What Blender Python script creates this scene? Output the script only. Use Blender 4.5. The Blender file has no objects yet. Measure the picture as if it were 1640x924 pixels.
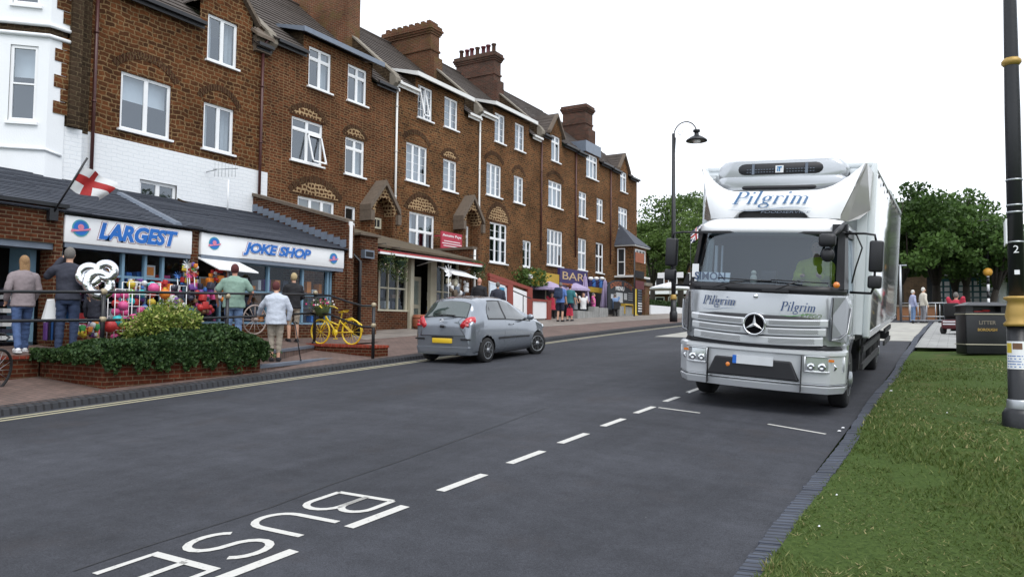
import bpy, bmesh, math, random
import numpy as np
from mathutils import Vector, Matrix, Euler
random.seed(7)
scene = bpy.context.scene
COL = scene.collection
R = math.radians
# ------------------------------------------------------------------ camera, sky, sun, exposure
W0, H0 = 1640.0, 924.0
FPX, PITCH, ROLL, YAW = 1200.0, .0500, .0108, .536
fwv = Vector((-math.sin(YAW)*math.cos(PITCH), math.cos(YAW)*math.cos(PITCH), math.sin(PITCH)))
_r0 = Vector((math.cos(YAW), math.sin(YAW), 0)); _u0 = _r0.cross(fwv)
rgv = math.cos(ROLL)*_r0 + math.sin(ROLL)*_u0
upv = -math.sin(ROLL)*_r0 + math.cos(ROLL)*_u0
cam_d = bpy.data.cameras.new('camera'); cam = bpy.data.objects.new('camera', cam_d); COL.objects.link(cam)
cam.matrix_world = Matrix((rgv, upv, -fwv)).transposed().to_4x4()
cam_d.sensor_width = 36; cam_d.lens = 36*FPX/W0; cam_d.clip_start = .05; cam_d.clip_end = 3000
scene.camera = cam
world = bpy.data.worlds.new('World'); scene.world = world; world.use_nodes = True
wn = world.node_tree; wn.nodes.clear()
_o = wn.nodes.new('ShaderNodeOutputWorld'); _b = wn.nodes.new('ShaderNodeBackground')
_s = wn.nodes.new('ShaderNodeTexSky'); _s.sky_type = 'NISHITA'; _s.sun_disc = False
SUN_EL, SUN_AZ = R(56), R(125)
_s.sun_elevation = SUN_EL; _s.sun_rotation = SUN_AZ
_hs = wn.nodes.new('ShaderNodeHueSaturation'); _hs.inputs['Saturation'].default_value = .15; _hs.inputs['Value'].default_value = 1.0
_tc = wn.nodes.new('ShaderNodeTexCoord'); _nz = wn.nodes.new('ShaderNodeTexNoise'); _nz.inputs['Scale'].default_value = 1.6; _nz.inputs['Detail'].default_value = 4
_mp = wn.nodes.new('ShaderNodeMapping'); _mp.inputs['Scale'].default_value = (1, 1, 3)
_rp = wn.nodes.new('ShaderNodeValToRGB'); _rp.color_ramp.elements[0].position = .3; _rp.color_ramp.elements[1].position = .7
_rp.color_ramp.elements[0].color = (8.6, 9.2, 10.2, 1); _rp.color_ramp.elements[1].color = (9.8, 10.3, 11.1, 1)
_mx = wn.nodes.new('ShaderNodeMixRGB'); _mx.inputs['Fac'].default_value = .93      # overcast cloud deck over the clear sky
L_ = wn.links.new
L_(_s.outputs[0], _hs.inputs['Color']); L_(_tc.outputs['Generated'], _mp.inputs[0]); L_(_mp.outputs[0], _nz.inputs['Vector'])
L_(_nz.outputs['Fac'], _rp.inputs['Fac']); L_(_hs.outputs[0], _mx.inputs[1]); L_(_rp.outputs[0], _mx.inputs[2])
L_(_mx.outputs[0], _b.inputs['Color']); _b.inputs['Strength'].default_value = .1; L_(_b.outputs[0], _o.inputs[0])
sun_d = bpy.data.lights.new('sun', 'SUN'); sun_d.energy = 1.2; sun_d.angle = R(30); sun_d.color = (1, .97, .92)
sun = bpy.data.objects.new('sun', sun_d); COL.objects.link(sun)
_sd = Vector((math.sin(SUN_AZ)*math.cos(SUN_EL), math.cos(SUN_AZ)*math.cos(SUN_EL), math.sin(SUN_EL)))
sun.rotation_euler = _sd.to_track_quat('Z', 'Y').to_euler()
vs = scene.view_settings; vs.view_transform = 'Standard'; vs.look = 'None'; vs.exposure = .62; vs.gamma = 1
vs.use_curve_mapping = False
scene.cycles.max_bounces = 6; scene.cycles.transparent_max_bounces = 12

# ------------------------------------------------------------------ where things stand
def ray(px, py): return fwv + rgv*((px-820)/FPX) - upv*((py-462)/FPX)
def onx(px, py, x): d = ray(px, py); return d*(x/d.x)
def ony(px, py, y): d = ray(px, py); return d*(y/d.y)
def onz(px, py, z): d = ray(px, py); return d*(z/d.z)
def road(y): return -1.6+.052*y if y < 20 else (-.56+.052*(y-20)-.0004*(y-20)**2 if y < 60 else .88+.02*(min(y, 120)-60))
def roadx(x, y): return road(y) - (.045*(min(x, -1.15)+3.6) if x > -3.6 and y < 45 else 0)*min(1, max(0, (24-y)/6) if y > 18 else 1)
def pave(x, y):
    c = .06 if y < 19 else (.03 if y > 30 else .06-.03*(y-19)/11)
    return road(y)+.12+c*max(0, min(-11.5-x, 9))
def terr(x, y): return -.6+.025*(y-7)+.06*max(0, -13.6-x)

# ------------------------------------------------------------------ tagging
def tag(o, label=None, cat=None, group=None, kind=None):
    if label: o['label'] = label
    if cat: o['category'] = cat
    if group: o['group'] = group
    if kind: o['kind'] = kind
    return o
def thing(name, label, cat, loc=(0, 0, 0), rotz=0, group=None, rot=None, scale=1):
    o = bpy.data.objects.new(name, None); COL.objects.link(o); o.empty_display_size = .1
    o.location = loc; o.rotation_euler = rot if rot is not None else (0, 0, rotz); o.scale = (scale,)*3
    return tag(o, label, cat, group)
def copy_tree(o, parent=None):
    c = o.copy(); COL.objects.link(c); c.parent = parent
    for ch in list(o.children): copy_tree(ch, c)
    return c

# ------------------------------------------------------------------ mesh builder
class MB:
    def __init__(s): s.v = []; s.f = []; s.m = []; s.sm = []
    def add(s, vs_, fs, mi=0, smooth=False):
        n = len(s.v); s.v += [tuple(p) for p in vs_]
        for f in fs: s.f.append(tuple(i+n for i in f)); s.m.append(mi); s.sm.append(smooth)
        return s
    def quad(s, a, b, c, d, mi=0): return s.add([a, b, c, d], [(0, 1, 2, 3)], mi)
    def poly(s, pts, mi=0): return s.add(pts, [tuple(range(len(pts)))], mi)
    def box(s, x0, x1, y0, y1, z0, z1, mi=0):
        return s.hexa([(x0, y0, z0), (x1, y0, z0), (x1, y1, z0), (x0, y1, z0), (x0, y0, z1), (x1, y0, z1), (x1, y1, z1), (x0, y1, z1)], mi)
    def hexa(s, p, mi=0):
        return s.add(p, [(0, 3, 2, 1), (4, 5, 6, 7), (0, 1, 5, 4), (1, 2, 6, 5), (2, 3, 7, 6), (3, 0, 4, 7)], mi)
    def rbox(s, x0, x1, y0, y1, z0, z1, r=.02, mi=0, seg=2, axis='z'):
        # box with rounded edges
        bm = bmesh.new(); bmesh.ops.create_cube(bm, size=1)
        for v in bm.verts: v.co = ((x0+x1)/2+v.co.x*(x1-x0), (y0+y1)/2+v.co.y*(y1-y0), (z0+z1)/2+v.co.z*(z1-z0))
        bmesh.ops.bevel(bm, geom=list(bm.edges), offset=r, segments=seg, affect='EDGES', profile=.5)
        bm.verts.index_update()
        s.add([v.co[:] for v in bm.verts], [[v.index for v in f.verts] for f in bm.faces], mi, True); bm.free(); return s
    def prism(s, poly, h0, h1, plane='xz', mi=0):
        # polygon extruded along the axis that is left out of `plane`
        n = len(poly)
        def P(a, b, c):
            return {'xz': (a, c, b), 'yz': (c, a, b), 'xy': (a, b, c)}[plane]
        s.add([P(a, b, h0) for a, b in poly]+[P(a, b, h1) for a, b in poly],
              [tuple(range(n))[::-1], tuple(range(n, 2*n))]+[(i, (i+1) % n, n+(i+1) % n, n+i) for i in range(n)], mi)
        return s
    def tube(s, pts, r, n=8, mi=0, cap=True, smooth=True):
        pts = [Vector(p) for p in pts]; k = len(pts)
        rs = r if isinstance(r, (list, tuple)) else [r]*k
        vs_ = []; up = Vector((0, 0, 1)); prev = None
        for i, p in enumerate(pts):
            t = (pts[min(i+1, k-1)]-pts[max(i-1, 0)]).normalized()
            if prev is None:
                a = t.cross(up) if abs(t.dot(up)) < .95 else t.cross(Vector((1, 0, 0)))
            else: a = prev - t*prev.dot(t)
            a.normalize(); prev = a; b = t.cross(a)
            for j in range(n):
                th = 2*math.pi*j/n; vs_.append(p+(a*math.cos(th)+b*math.sin(th))*rs[i])
        fs = [(i*n+j, i*n+(j+1) % n, (i+1)*n+(j+1) % n, (i+1)*n+j) for i in range(k-1) for j in range(n)]
        if cap: fs += [tuple(range(n))[::-1], tuple(range((k-1)*n, k*n))]
        return s.add(vs_, fs, mi, smooth)
    def lathe(s, prof, c=(0, 0, 0), n=20, mi=0, axis='z', smooth=True):
        vs_ = []; k = len(prof)
        for r_, z in prof:
            for j in range(n):
                th = 2*math.pi*j/n; a, b = r_*math.cos(th), r_*math.sin(th)
                q = {'z': (a, b, z), 'x': (z, a, b), 'y': (a, z, b)}[axis]
                vs_.append((c[0]+q[0], c[1]+q[1], c[2]+q[2]))
        fs = [(i*n+j, i*n+(j+1) % n, (i+1)*n+(j+1) % n, (i+1)*n+j) for i in range(k-1) for j in range(n)]
        fs += [tuple(range(n))[::-1], tuple(range((k-1)*n, k*n))]
        return s.add(vs_, fs, mi, smooth)
    def ball(s, c, r, mi=0, n=12, m=8):
        rx, ry, rz = r if isinstance(r, (tuple, list)) else (r, r, r)
        vs_ = [(c[0], c[1], c[2]-rz)]
        for i in range(1, m):
            ph = -math.pi/2+math.pi*i/m
            for j in range(n):
                th = 2*math.pi*j/n
                vs_.append((c[0]+rx*math.cos(ph)*math.cos(th), c[1]+ry*math.cos(ph)*math.sin(th), c[2]+rz*math.sin(ph)))
        vs_.append((c[0], c[1], c[2]+rz)); e = len(vs_)-1
        fs = [(0, 1+(j+1) % n, 1+j) for j in range(n)]
        fs += [(1+i*n+j, 1+i*n+(j+1) % n, 1+(i+1)*n+(j+1) % n, 1+(i+1)*n+j) for i in range(m-2) for j in range(n)]
        fs += [(1+(m-2)*n+j, 1+(m-2)*n+(j+1) % n, e) for j in range(n)]
        return s.add(vs_, fs, mi, True)
    def xf(s, M):
        s.v = [tuple(M @ Vector(p)) for p in s.v]; return s
    def build(s, name, mats, parent=None, label=None, cat=None, group=None, kind=None, world=False, recalc=True, bev=0):
        me = bpy.data.meshes.new(name); me.from_pydata(s.v, [], s.f)
        if not isinstance(mats, (list, tuple)): mats = [mats]
        for m in mats: me.materials.append(m)
        me.polygons.foreach_set('material_index', s.m); me.polygons.foreach_set('use_smooth', s.sm)
        if recalc and len(s.f) < 60000:
            bm = bmesh.new(); bm.from_mesh(me); bmesh.ops.recalc_face_normals(bm, faces=bm.faces)
            if bev:
                es = [e for e in bm.edges if len(e.link_faces) == 2 and e.calc_face_angle(0) > .6]
                bmesh.ops.bevel(bm, geom=es, offset=bev, segments=2, affect='EDGES', profile=.5, clamp_overlap=True)
            bm.to_mesh(me); bm.free()
        me.update()
        o = bpy.data.objects.new(name, me); COL.objects.link(o)
        if parent:
            o.parent = parent
            if world:
                r = parent
                loc = Vector(r.location)
                if r.parent: loc += Vector(r.parent.location)
                o.location = -loc if r.type == 'EMPTY' else (0, 0, 0)
        return tag(o, label, cat, group, kind)

def _parts(mb, key):
    # regroup the faces of a builder by key(face centre) or, without key, by connected piece
    n = len(mb.v); par = list(range(n))
    def find(a):
        while par[a] != a: par[a] = par[par[a]]; a = par[a]
        return a
    for f in mb.f:
        for q in f[1:]: par[find(q)] = find(f[0])
    out = {}
    for i, f in enumerate(mb.f):
        k = find(f[0]) if key is None else key(mb.v[find(f[0])])
        out.setdefault(k, []).append(i)
    res = []
    for k, fl in out.items():
        m = MB(); mp = {}
        for i in fl:
            nf = []
            for q in mb.f[i]:
                if q not in mp: mp[q] = len(m.v); m.v.append(mb.v[q])
                nf.append(mp[q])
            m.f.append(tuple(nf)); m.m.append(mb.m[i]); m.sm.append(mb.sm[i])
        res.append(m)
    return res
def build_pair(mb, name, mats, parent, key=lambda p: p[0] > 0, **kw): return [m.build(name, mats, parent, **kw) for m in _parts(mb, key)]
def build_each(mb, name, mats, parent, **kw): return [m.build(name, mats, parent, **kw) for m in _parts(mb, None)]
# ------------------------------------------------------------------ materials
def _nt(name):
    m = bpy.data.materials.new(name); m.use_nodes = True; nt = m.node_tree
    return m, nt, nt.nodes['Principled BSDF'], nt.links.new
def mat(name, col, rough=.6, metal=0, var=.12, scale=6, bump=0, bscale=40, coat=0, spec=None, alpha=None, emit=None, estr=0):
    m, nt, b, L = _nt(name)
    b.inputs['Roughness'].default_value = rough; b.inputs['Metallic'].default_value = metal
    if coat: b.inputs['Coat Weight'].default_value = coat; b.inputs['Coat Roughness'].default_value = .04
    if spec is not None: b.inputs['Specular IOR Level'].default_value = spec
    if emit: b.inputs['Emission Color'].default_value = (*emit, 1); b.inputs['Emission Strength'].default_value = estr
    tc = nt.nodes.new('ShaderNodeTexCoord')
    n = nt.nodes.new('ShaderNodeTexNoise'); n.inputs['Scale'].default_value = scale; n.inputs['Detail'].default_value = 5
    L(tc.outputs['Object'], n.inputs['Vector'])
    mx = nt.nodes.new('ShaderNodeMixRGB'); L(n.outputs['Fac'], mx.inputs['Fac'])
    mx.inputs[1].default_value = (*[max(0, c*(1-var)) for c in col], 1); mx.inputs[2].default_value = (*[min(1, c*(1+var)) for c in col], 1)
    L(mx.outputs[0], b.inputs['Base Color'])
    if bump:
        n2 = nt.nodes.new('ShaderNodeTexNoise'); n2.inputs['Scale'].default_value = bscale; n2.inputs['Detail'].default_value = 4
        L(tc.outputs['Object'], n2.inputs['Vector'])
        bp = nt.nodes.new('ShaderNodeBump'); bp.inputs['Strength'].default_value = bump; bp.inputs['Distance'].default_value = .02
        L(n2.outputs['Fac'], bp.inputs['Height']); L(bp.outputs[0], b.inputs['Normal'])
    return m
def brick(name, c1, c2, mortar, bw=.225, bh=.075, ms=.012, off=.5, wob=.0, squash=1, sqf=2, bump=.6, stain=None, bias=0, rough=.85, vary=1.0):
    """coursed masonry in world units; runs along x+y and z"""
    m, nt, b, L = _nt(name); N = nt.nodes.new
    b.inputs['Roughness'].default_value = rough; b.inputs['Specular IOR Level'].default_value = .06
    tc = N('ShaderNodeTexCoord'); sp = N('ShaderNodeSeparateXYZ'); L(tc.outputs['Object'], sp.inputs[0])
    ad = N('ShaderNodeMath'); ad.operation = 'ADD'; L(sp.outputs[0], ad.inputs[0]); L(sp.outputs[1], ad.inputs[1])
    cb = N('ShaderNodeCombineXYZ'); L(ad.outputs[0], cb.inputs[0]); L(sp.outputs[2], cb.inputs[1])
    vec = cb.outputs[0]
    if wob:
        nz = N('ShaderNodeTexNoise'); nz.inputs['Scale'].default_value = 2.6; nz.inputs['Detail'].default_value = 3
        L(cb.outputs[0], nz.inputs['Vector'])
        su = N('ShaderNodeVectorMath'); su.operation = 'SUBTRACT'; L(nz.outputs['Color'], su.inputs[0]); su.inputs[1].default_value = (.5, .5, .5)
        sc = N('ShaderNodeVectorMath'); sc.operation = 'SCALE'; L(su.outputs[0], sc.inputs[0]); sc.inputs['Scale'].default_value = wob
        av = N('ShaderNodeVectorMath'); L(vec, av.inputs[0]); L(sc.outputs[0], av.inputs[1]); vec = av.outputs[0]
    bt = N('ShaderNodeTexBrick'); L(vec, bt.inputs['Vector']); bt.inputs['Scale'].default_value = 1
    bt.inputs['Brick Width'].default_value = bw; bt.inputs['Row Height'].default_value = bh; bt.inputs['Mortar Size'].default_value = ms
    bt.inputs['Mortar Smooth'].default_value = .3; bt.inputs['Bias'].default_value = bias
    bt.offset = off; bt.squash = squash; bt.squash_frequency = sqf
    bt.inputs['Color1'].default_value = (*c1, 1); bt.inputs['Color2'].default_value = (*c2, 1); bt.inputs['Mortar'].default_value = (*mortar, 1)
    n = N('ShaderNodeTexNoise'); n.inputs['Scale'].default_value = 14; n.inputs['Detail'].default_value = 6; n.inputs['Roughness'].default_value = .7; L(vec, n.inputs['Vector'])
    n3 = N('ShaderNodeTexNoise'); n3.inputs['Scale'].default_value = .7; n3.inputs['Detail'].default_value = 4; L(vec, n3.inputs['Vector'])
    r1 = N('ShaderNodeMapRange'); L(n.outputs['Fac'], r1.inputs[0]); r1.inputs[1].default_value = .3; r1.inputs[2].default_value = .7; r1.inputs[3].default_value = 1-.38*vary; r1.inputs[4].default_value = 1+.4*vary
    r2 = N('ShaderNodeMapRange'); L(n3.outputs['Fac'], r2.inputs[0]); r2.inputs[1].default_value = .3; r2.inputs[2].default_value = .7; r2.inputs[3].default_value = 1-.3*vary; r2.inputs[4].default_value = 1+.3*vary
    mu = N('ShaderNodeMath'); mu.operation = 'MULTIPLY'; L(r1.outputs[0], mu.inputs[0]); L(r2.outputs[0], mu.inputs[1])
    vm = N('ShaderNodeVectorMath'); vm.operation = 'SCALE'; L(bt.outputs['Color'], vm.inputs[0]); L(mu.outputs[0], vm.inputs['Scale'])
    out = vm.outputs[0]
    if stain:
        n4 = N('ShaderNodeTexNoise'); n4.inputs['Scale'].default_value = 1.7; n4.inputs['Detail'].default_value = 6; L(vec, n4.inputs['Vector'])
        r4 = N('ShaderNodeMapRange'); L(n4.outputs['Fac'], r4.inputs[0]); r4.inputs[1].default_value = .5; r4.inputs[2].default_value = .68; r4.inputs[4].default_value = .55
        mx = N('ShaderNodeMixRGB'); L(r4.outputs[0], mx.inputs[0]); L(out, mx.inputs[1]); mx.inputs[2].default_value = (*stain, 1); out = mx.outputs[0]
    L(out, b.inputs['Base Color'])
    sb = N('ShaderNodeMath'); sb.operation = 'MULTIPLY_ADD'; L(n.outputs['Fac'], sb.inputs[0]); sb.inputs[1].default_value = .5
    iv = N('ShaderNodeMath'); iv.operation = 'SUBTRACT'; iv.inputs[0].default_value = 1; L(bt.outputs['Fac'], iv.inputs[1]); L(iv.outputs[0], sb.inputs[2])
    bp = N('ShaderNodeBump'); bp.inputs['Strength'].default_value = bump; bp.inputs['Distance'].default_value = .015; L(sb.outputs[0], bp.inputs['Height']); L(bp.outputs[0], b.inputs['Normal'])
    return m
M = {}
M['carstone1'] = brick('carstone_rubble', (.135, .05, .02), (.05, .023, .012), (.19, .122, .062), .27, .125, .016, .5, .17, .6, 3, .8)
M['carstone2'] = brick('carstone_courses', (.135, .047, .021), (.058, .024, .013), (.19, .122, .065), .24, .09, .014, .5, .07, .7, 2, 1.0)
M['carstone3'] = brick('carstone_small', (.155, .062, .027), (.052, .026, .015), (.2, .125, .06), .24, .1, .015, .5, .13, .7, 3, 1.0)
M['carstone_dark'] = brick('carstone_weathered', (.062, .04, .025), (.035, .024, .016), (.1, .075, .045), .32, .12, .012, .5, .1, .7, 2, .9)
M['galleted'] = brick('galleted_stone', (.085, .036, .016), (.05, .022, .012), (.36, .25, .14), .2, .13, .03, .5, .2, .8, 2, .9)
M['voussoir'] = brick('arch_stone', (.07, .034, .02), (.045, .022, .014), (.11, .075, .04), .085, .6, .012, .5, .02)
M['chimbrick'] = brick('chimney_brick', (.15, .055, .03), (.095, .042, .026), (.17, .13, .085), .225, .075, .011, .5, .01, stain=(.12, .095, .035))
M['chimdark'] = brick('chimney_brick_dark', (.12, .05, .035), (.06, .035, .028), (.12, .1, .08), .225, .075, .011, .5, .01)
M['redbrick'] = brick('red_brick', (.105, .034, .016), (.05, .018, .011), (.15, .11, .07), .225, .075, .01)
M['planterbrick'] = brick('planter_brick', (.1, .026, .013), (.06, .018, .01), (.12, .08, .05), .225, .075, .01)
M['coping'] = brick('red_coping', (.26, .05, .03), (.2, .045, .03), (.2, .1, .07), .11, .3, .008)
M['paintbrick'] = brick('white_painted_masonry', (.78, .8, .82), (.76, .78, .8), (.7, .73, .76), .3, .11, .012, .5, .12, bump=.3, rough=.9, vary=.08)
M['white'] = mat('white_render', (.78, .8, .82), .55, var=.04, scale=2, bump=.15, bscale=30)
M['upvc'] = mat('white_upvc', (.82, .83, .84), .35, var=.02)
M['stone'] = mat('dressed_stone', (.13, .1, .075), .85, var=.35, scale=9, bump=.5)
M['stone_pale'] = mat('pale_stone', (.2, .175, .14), .85, var=.3, scale=9, bump=.4)
M['lead'] = mat('lead_flashing', (.17, .2, .25), .45, .3, var=.2, scale=5)
M['gutterw'] = mat('white_gutter', (.7, .7, .68), .4, var=.06)
M['gutterb'] = mat('brown_pipe', (.07, .022, .02), .4, var=.15)
M['black'] = mat('black_paint', (.01, .011, .014), .42, var=.2, bump=.1)
M['blackmatte'] = mat('black_matte', (.012, .012, .013), .75, var=.2)
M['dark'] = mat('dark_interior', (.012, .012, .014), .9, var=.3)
M['gold'] = mat('gold_paint', (.42, .27, .07), .45, .25, var=.15)
M['steel'] = mat('galvanised_steel', (.4, .42, .44), .4, .8)
M['chrome'] = mat('chrome', (.75, .76, .78), .12, 1, var=.03)
M['rubber'] = mat('tyre_rubber', (.014, .014, .015), .8, var=.25, scale=20, bump=.3)
M['bluepaint'] = mat('pale_blue_paint', (.16, .28, .38), .45, var=.1)
M['cream'] = mat('cream_paint', (.5, .47, .36), .5, var=.08)
M['maroon'] = mat('maroon_paint', (.1, .015, .02), .5, var=.15)
M['terracotta'] = mat('terracotta', (.3, .1, .05), .8, var=.2)
M['yellow'] = mat('yellow_paint', (.78, .55, .02), .4, var=.08, coat=.3)
M['tile_brown'] = mat('brown_roof_tile', (.07, .056, .048), .9, var=.5, scale=3, bump=.6, bscale=30)
M['tile_slate'] = mat('slate_roof', (.05, .057, .075), .7, var=.3, scale=4, bump=.4, bscale=20)
M['tile_moss'] = mat('mossy_roof_tile', (.085, .065, .04), .9, var=.5, scale=3, bump=.6, bscale=30)
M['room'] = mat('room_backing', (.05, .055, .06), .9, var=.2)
M['blind'] = mat('white_blind', (.7, .72, .74), .8, var=.04)
M['net'] = mat('net_curtain', (.42, .44, .46), .9, var=.2, scale=14)
M['beigecurtain'] = mat('beige_curtain', (.38, .33, .24), .9, var=.1, scale=10)
def glass(name, tint=(.8, .86, .9), refl=.22, rough=.02):
    m = bpy.data.materials.new(name); m.use_nodes = True; nt = m.node_tree; nt.nodes.clear(); N = nt.nodes.new; L = nt.links.new
    o = N('ShaderNodeOutputMaterial'); t = N('ShaderNodeBsdfTransparent'); t.inputs[0].default_value = (*tint, 1)
    g = N('ShaderNodeBsdfGlossy'); g.inputs['Roughness'].default_value = rough; g.inputs['Color'].default_value = (.84, .92, 1, 1)
    fr = N('ShaderNodeLayerWeight'); fr.inputs['Blend'].default_value = .5
    pw_ = N('ShaderNodeMath'); pw_.operation = 'POWER'; L(fr.outputs['Facing'], pw_.inputs[0]); pw_.inputs[1].default_value = 4.5
    ma = N('ShaderNodeMath'); ma.operation = 'MULTIPLY_ADD'; ma.use_clamp = True; L(pw_.outputs[0], ma.inputs[0]); ma.inputs[1].default_value = .85; ma.inputs[2].default_value = refl+.04
    mx = N('ShaderNodeMixShader'); L(ma.outputs[0], mx.inputs[0]); L(t.outputs[0], mx.inputs[1]); L(g.outputs[0], mx.inputs[2]); L(mx.outputs[0], o.inputs[0])
    # faintly uneven panes
    tc = N('ShaderNodeTexCoord'); n = N('ShaderNodeTexNoise'); n.inputs['Scale'].default_value = 1.2; L(tc.outputs['Object'], n.inputs['Vector'])
    bp = N('ShaderNodeBump'); bp.inputs['Strength'].default_value = .04; L(n.outputs['Fac'], bp.inputs['Height']); L(bp.outputs[0], g.inputs['Normal'])
    return m
M['glass'] = glass('window_glass', refl=.13)
M['shopglass'] = glass('shop_glass', refl=-.01)
M['carglass'] = glass('tinted_car_glass', (.32, .38, .38), refl=.14)
M['screen'] = glass('windscreen_glass', (.5, .58, .64), refl=.05)

def asphalt():
    m, nt, b, L = _nt('asphalt'); N = nt.nodes.new
    tc = N('ShaderNodeTexCoord')
    def noise(sc, det=4, ro=.6, stretch=None):
        n = N('ShaderNodeTexNoise'); n.inputs['Scale'].default_value = sc; n.inputs['Detail'].default_value = det; n.inputs['Roughness'].default_value = ro
        if stretch:
            mp = N('ShaderNodeMapping'); mp.inputs['Scale'].default_value = stretch; L(tc.outputs['Object'], mp.inputs[0]); L(mp.outputs[0], n.inputs['Vector'])
        else: L(tc.outputs['Object'], n.inputs['Vector'])
        return n.outputs['Fac']
    def rng(s, a, b_, c, d):
        r = N('ShaderNodeMapRange'); L(s, r.inputs[0]); r.inputs[1].default_value = a; r.inputs[2].default_value = b_; r.inputs[3].default_value = c; r.inputs[4].default_value = d; return r.outputs[0]
    def mul(a, b_):
        r = N('ShaderNodeMath'); r.operation = 'MULTIPLY'; L(a, r.inputs[0]); L(b_, r.inputs[1]); return r.outputs[0]
    v = mul(rng(noise(.35, 5), .3, .7, .78, 1.2), rng(noise(1.1, 6, .65, (1.6, .12, 1)), .3, .72, .84, 1.14))
    v = mul(v, rng(noise(120, 3, .8), .25, .75, .45, 1.6)); v = mul(v, rng(noise(45, 2, .8), .3, .7, .85, 1.15))
    v = mul(v, rng(noise(5, 5, .7), .3, .7, .84, 1.15))
    v = mul(v, rng(noise(.9, 5, .7, (.25, 2.2, 1)), .3, .7, .9, 1.12))
    c = N('ShaderNodeVectorMath'); c.operation = 'SCALE'; c.inputs[0].default_value = (.043, .045, .053); L(v, c.inputs['Scale'])
    v = mul(v, rng(noise(1.9, 4, .55), .62, .74, 1, .72)); v = mul(v, rng(noise(.5, 6, .7, (3.5, .35, 1)), .3, .7, .86, 1.14))
    # brownish dust and dark patches toward the kerb bay
    mx = N('ShaderNodeMixRGB'); L(rng(noise(.8, 6, .7), .56, .72, 0, .35), mx.inputs[0]); L(c.outputs[0], mx.inputs[1]); mx.inputs[2].default_value = (.046, .039, .038, 1)
    vo = N('ShaderNodeTexVoronoi'); vo.inputs['Scale'].default_value = 3.2; L(tc.outputs['Object'], vo.inputs['Vector'])
    sp = rng(vo.outputs['Distance'], .012, .018, 1, 0)
    mx2 = N('ShaderNodeMixRGB'); L(sp, mx2.inputs[0]); L(mx.outputs[0], mx2.inputs[1]); mx2.inputs[2].default_value = (.16, .16, .16, 1)
    L(mx2.outputs[0], b.inputs['Base Color']); b.inputs['Roughness'].default_value = .85; b.inputs['Specular IOR Level'].default_value = .2
    bp = N('ShaderNodeBump'); bp.inputs['Strength'].default_value = .45; bp.inputs['Distance'].default_value = .006; L(noise(90, 3, .8), bp.inputs['Height']); L(bp.outputs[0], b.inputs['Normal'])
    return m
M['asphalt'] = asphalt()
def paving(name, c1, c2, mortar, bw, bh, ms, off=.5, rough=.85):
    m, nt, b, L = _nt(name); N = nt.nodes.new
    tc = N('ShaderNodeTexCoord'); bt = N('ShaderNodeTexBrick'); L(tc.outputs['Object'], bt.inputs['Vector']); bt.inputs['Scale'].default_value = 1
    bt.offset = off; bt.inputs['Brick Width'].default_value = bw; bt.inputs['Row Height'].default_value = bh; bt.inputs['Mortar Size'].default_value = ms
    bt.inputs['Color1'].default_value = (*c1, 1); bt.inputs['Color2'].default_value = (*c2, 1); bt.inputs['Mortar'].default_value = (*mortar, 1)
    n = N('ShaderNodeTexNoise'); n.inputs['Scale'].default_value = 1.5; n.inputs['Detail'].default_value = 7; n.inputs['Roughness'].default_value = .7; L(tc.outputs['Object'], n.inputs['Vector'])
    r = N('ShaderNodeMapRange'); L(n.outputs['Fac'], r.inputs[0]); r.inputs[1].default_value = .3; r.inputs[2].default_value = .7; r.inputs[3].default_value = .7; r.inputs[4].default_value = 1.25
    v = N('ShaderNodeVectorMath'); v.operation = 'SCALE'; L(bt.outputs['Color'], v.inputs[0]); L(r.outputs[0], v.inputs['Scale']); L(v.outputs[0], b.inputs['Base Color'])
    b.inputs['Roughness'].default_value = rough
    return m
M['redpave'] = paving('red_block_paving', (.155, .1, .082), (.118, .078, .065), (.07, .052, .046), .2, .1, .008)
M['palepave'] = paving('pale_slab_paving', (.24, .21, .185), (.2, .175, .155), (.1, .09, .08), .6, .6, .012)
M['greypave'] = paving('grey_slab_paving', (.3, .3, .29), (.26, .26, .25), (.17, .17, .165), .45, .3, .012)
M['kerb_b'] = paving('dark_kerb_setts', (.035, .036, .042), (.026, .028, .033), (.012, .012, .014), .22, .11, .018)
M['kerb_g'] = paving('blue_brick_kerb', (.06, .07, .095), (.045, .052, .072), (.02, .022, .027), .6, .075, .01, 0)
M['concrete'] = paving('pale_concrete', (.36, .35, .31), (.33, .32, .29), (.3, .29, .26), 2.2, 2.2, .01)
def paintmat():
    m, nt, b, L = _nt('road_paint'); N = nt.nodes.new; tc = N('ShaderNodeTexCoord')
    n = N('ShaderNodeTexNoise'); n.inputs['Scale'].default_value = 25; n.inputs['Detail'].default_value = 6; n.inputs['Roughness'].default_value = .8; L(tc.outputs['Object'], n.inputs['Vector'])
    r = N('ShaderNodeValToRGB'); L(n.outputs['Fac'], r.inputs[0]); r.color_ramp.elements[0].position = .3; r.color_ramp.elements[0].color = (.2, .2, .19, 1); r.color_ramp.elements[1].position = .44; r.color_ramp.elements[1].color = (.52, .51, .48, 1)
    L(r.outputs[0], b.inputs['Base Color']); b.inputs['Roughness'].default_value = .7; return m
M['paint'] = paintmat()
M['paint_y'] = mat('worn_yellow_line', (.36, .33, .22), .75, var=.3, scale=14)
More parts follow.
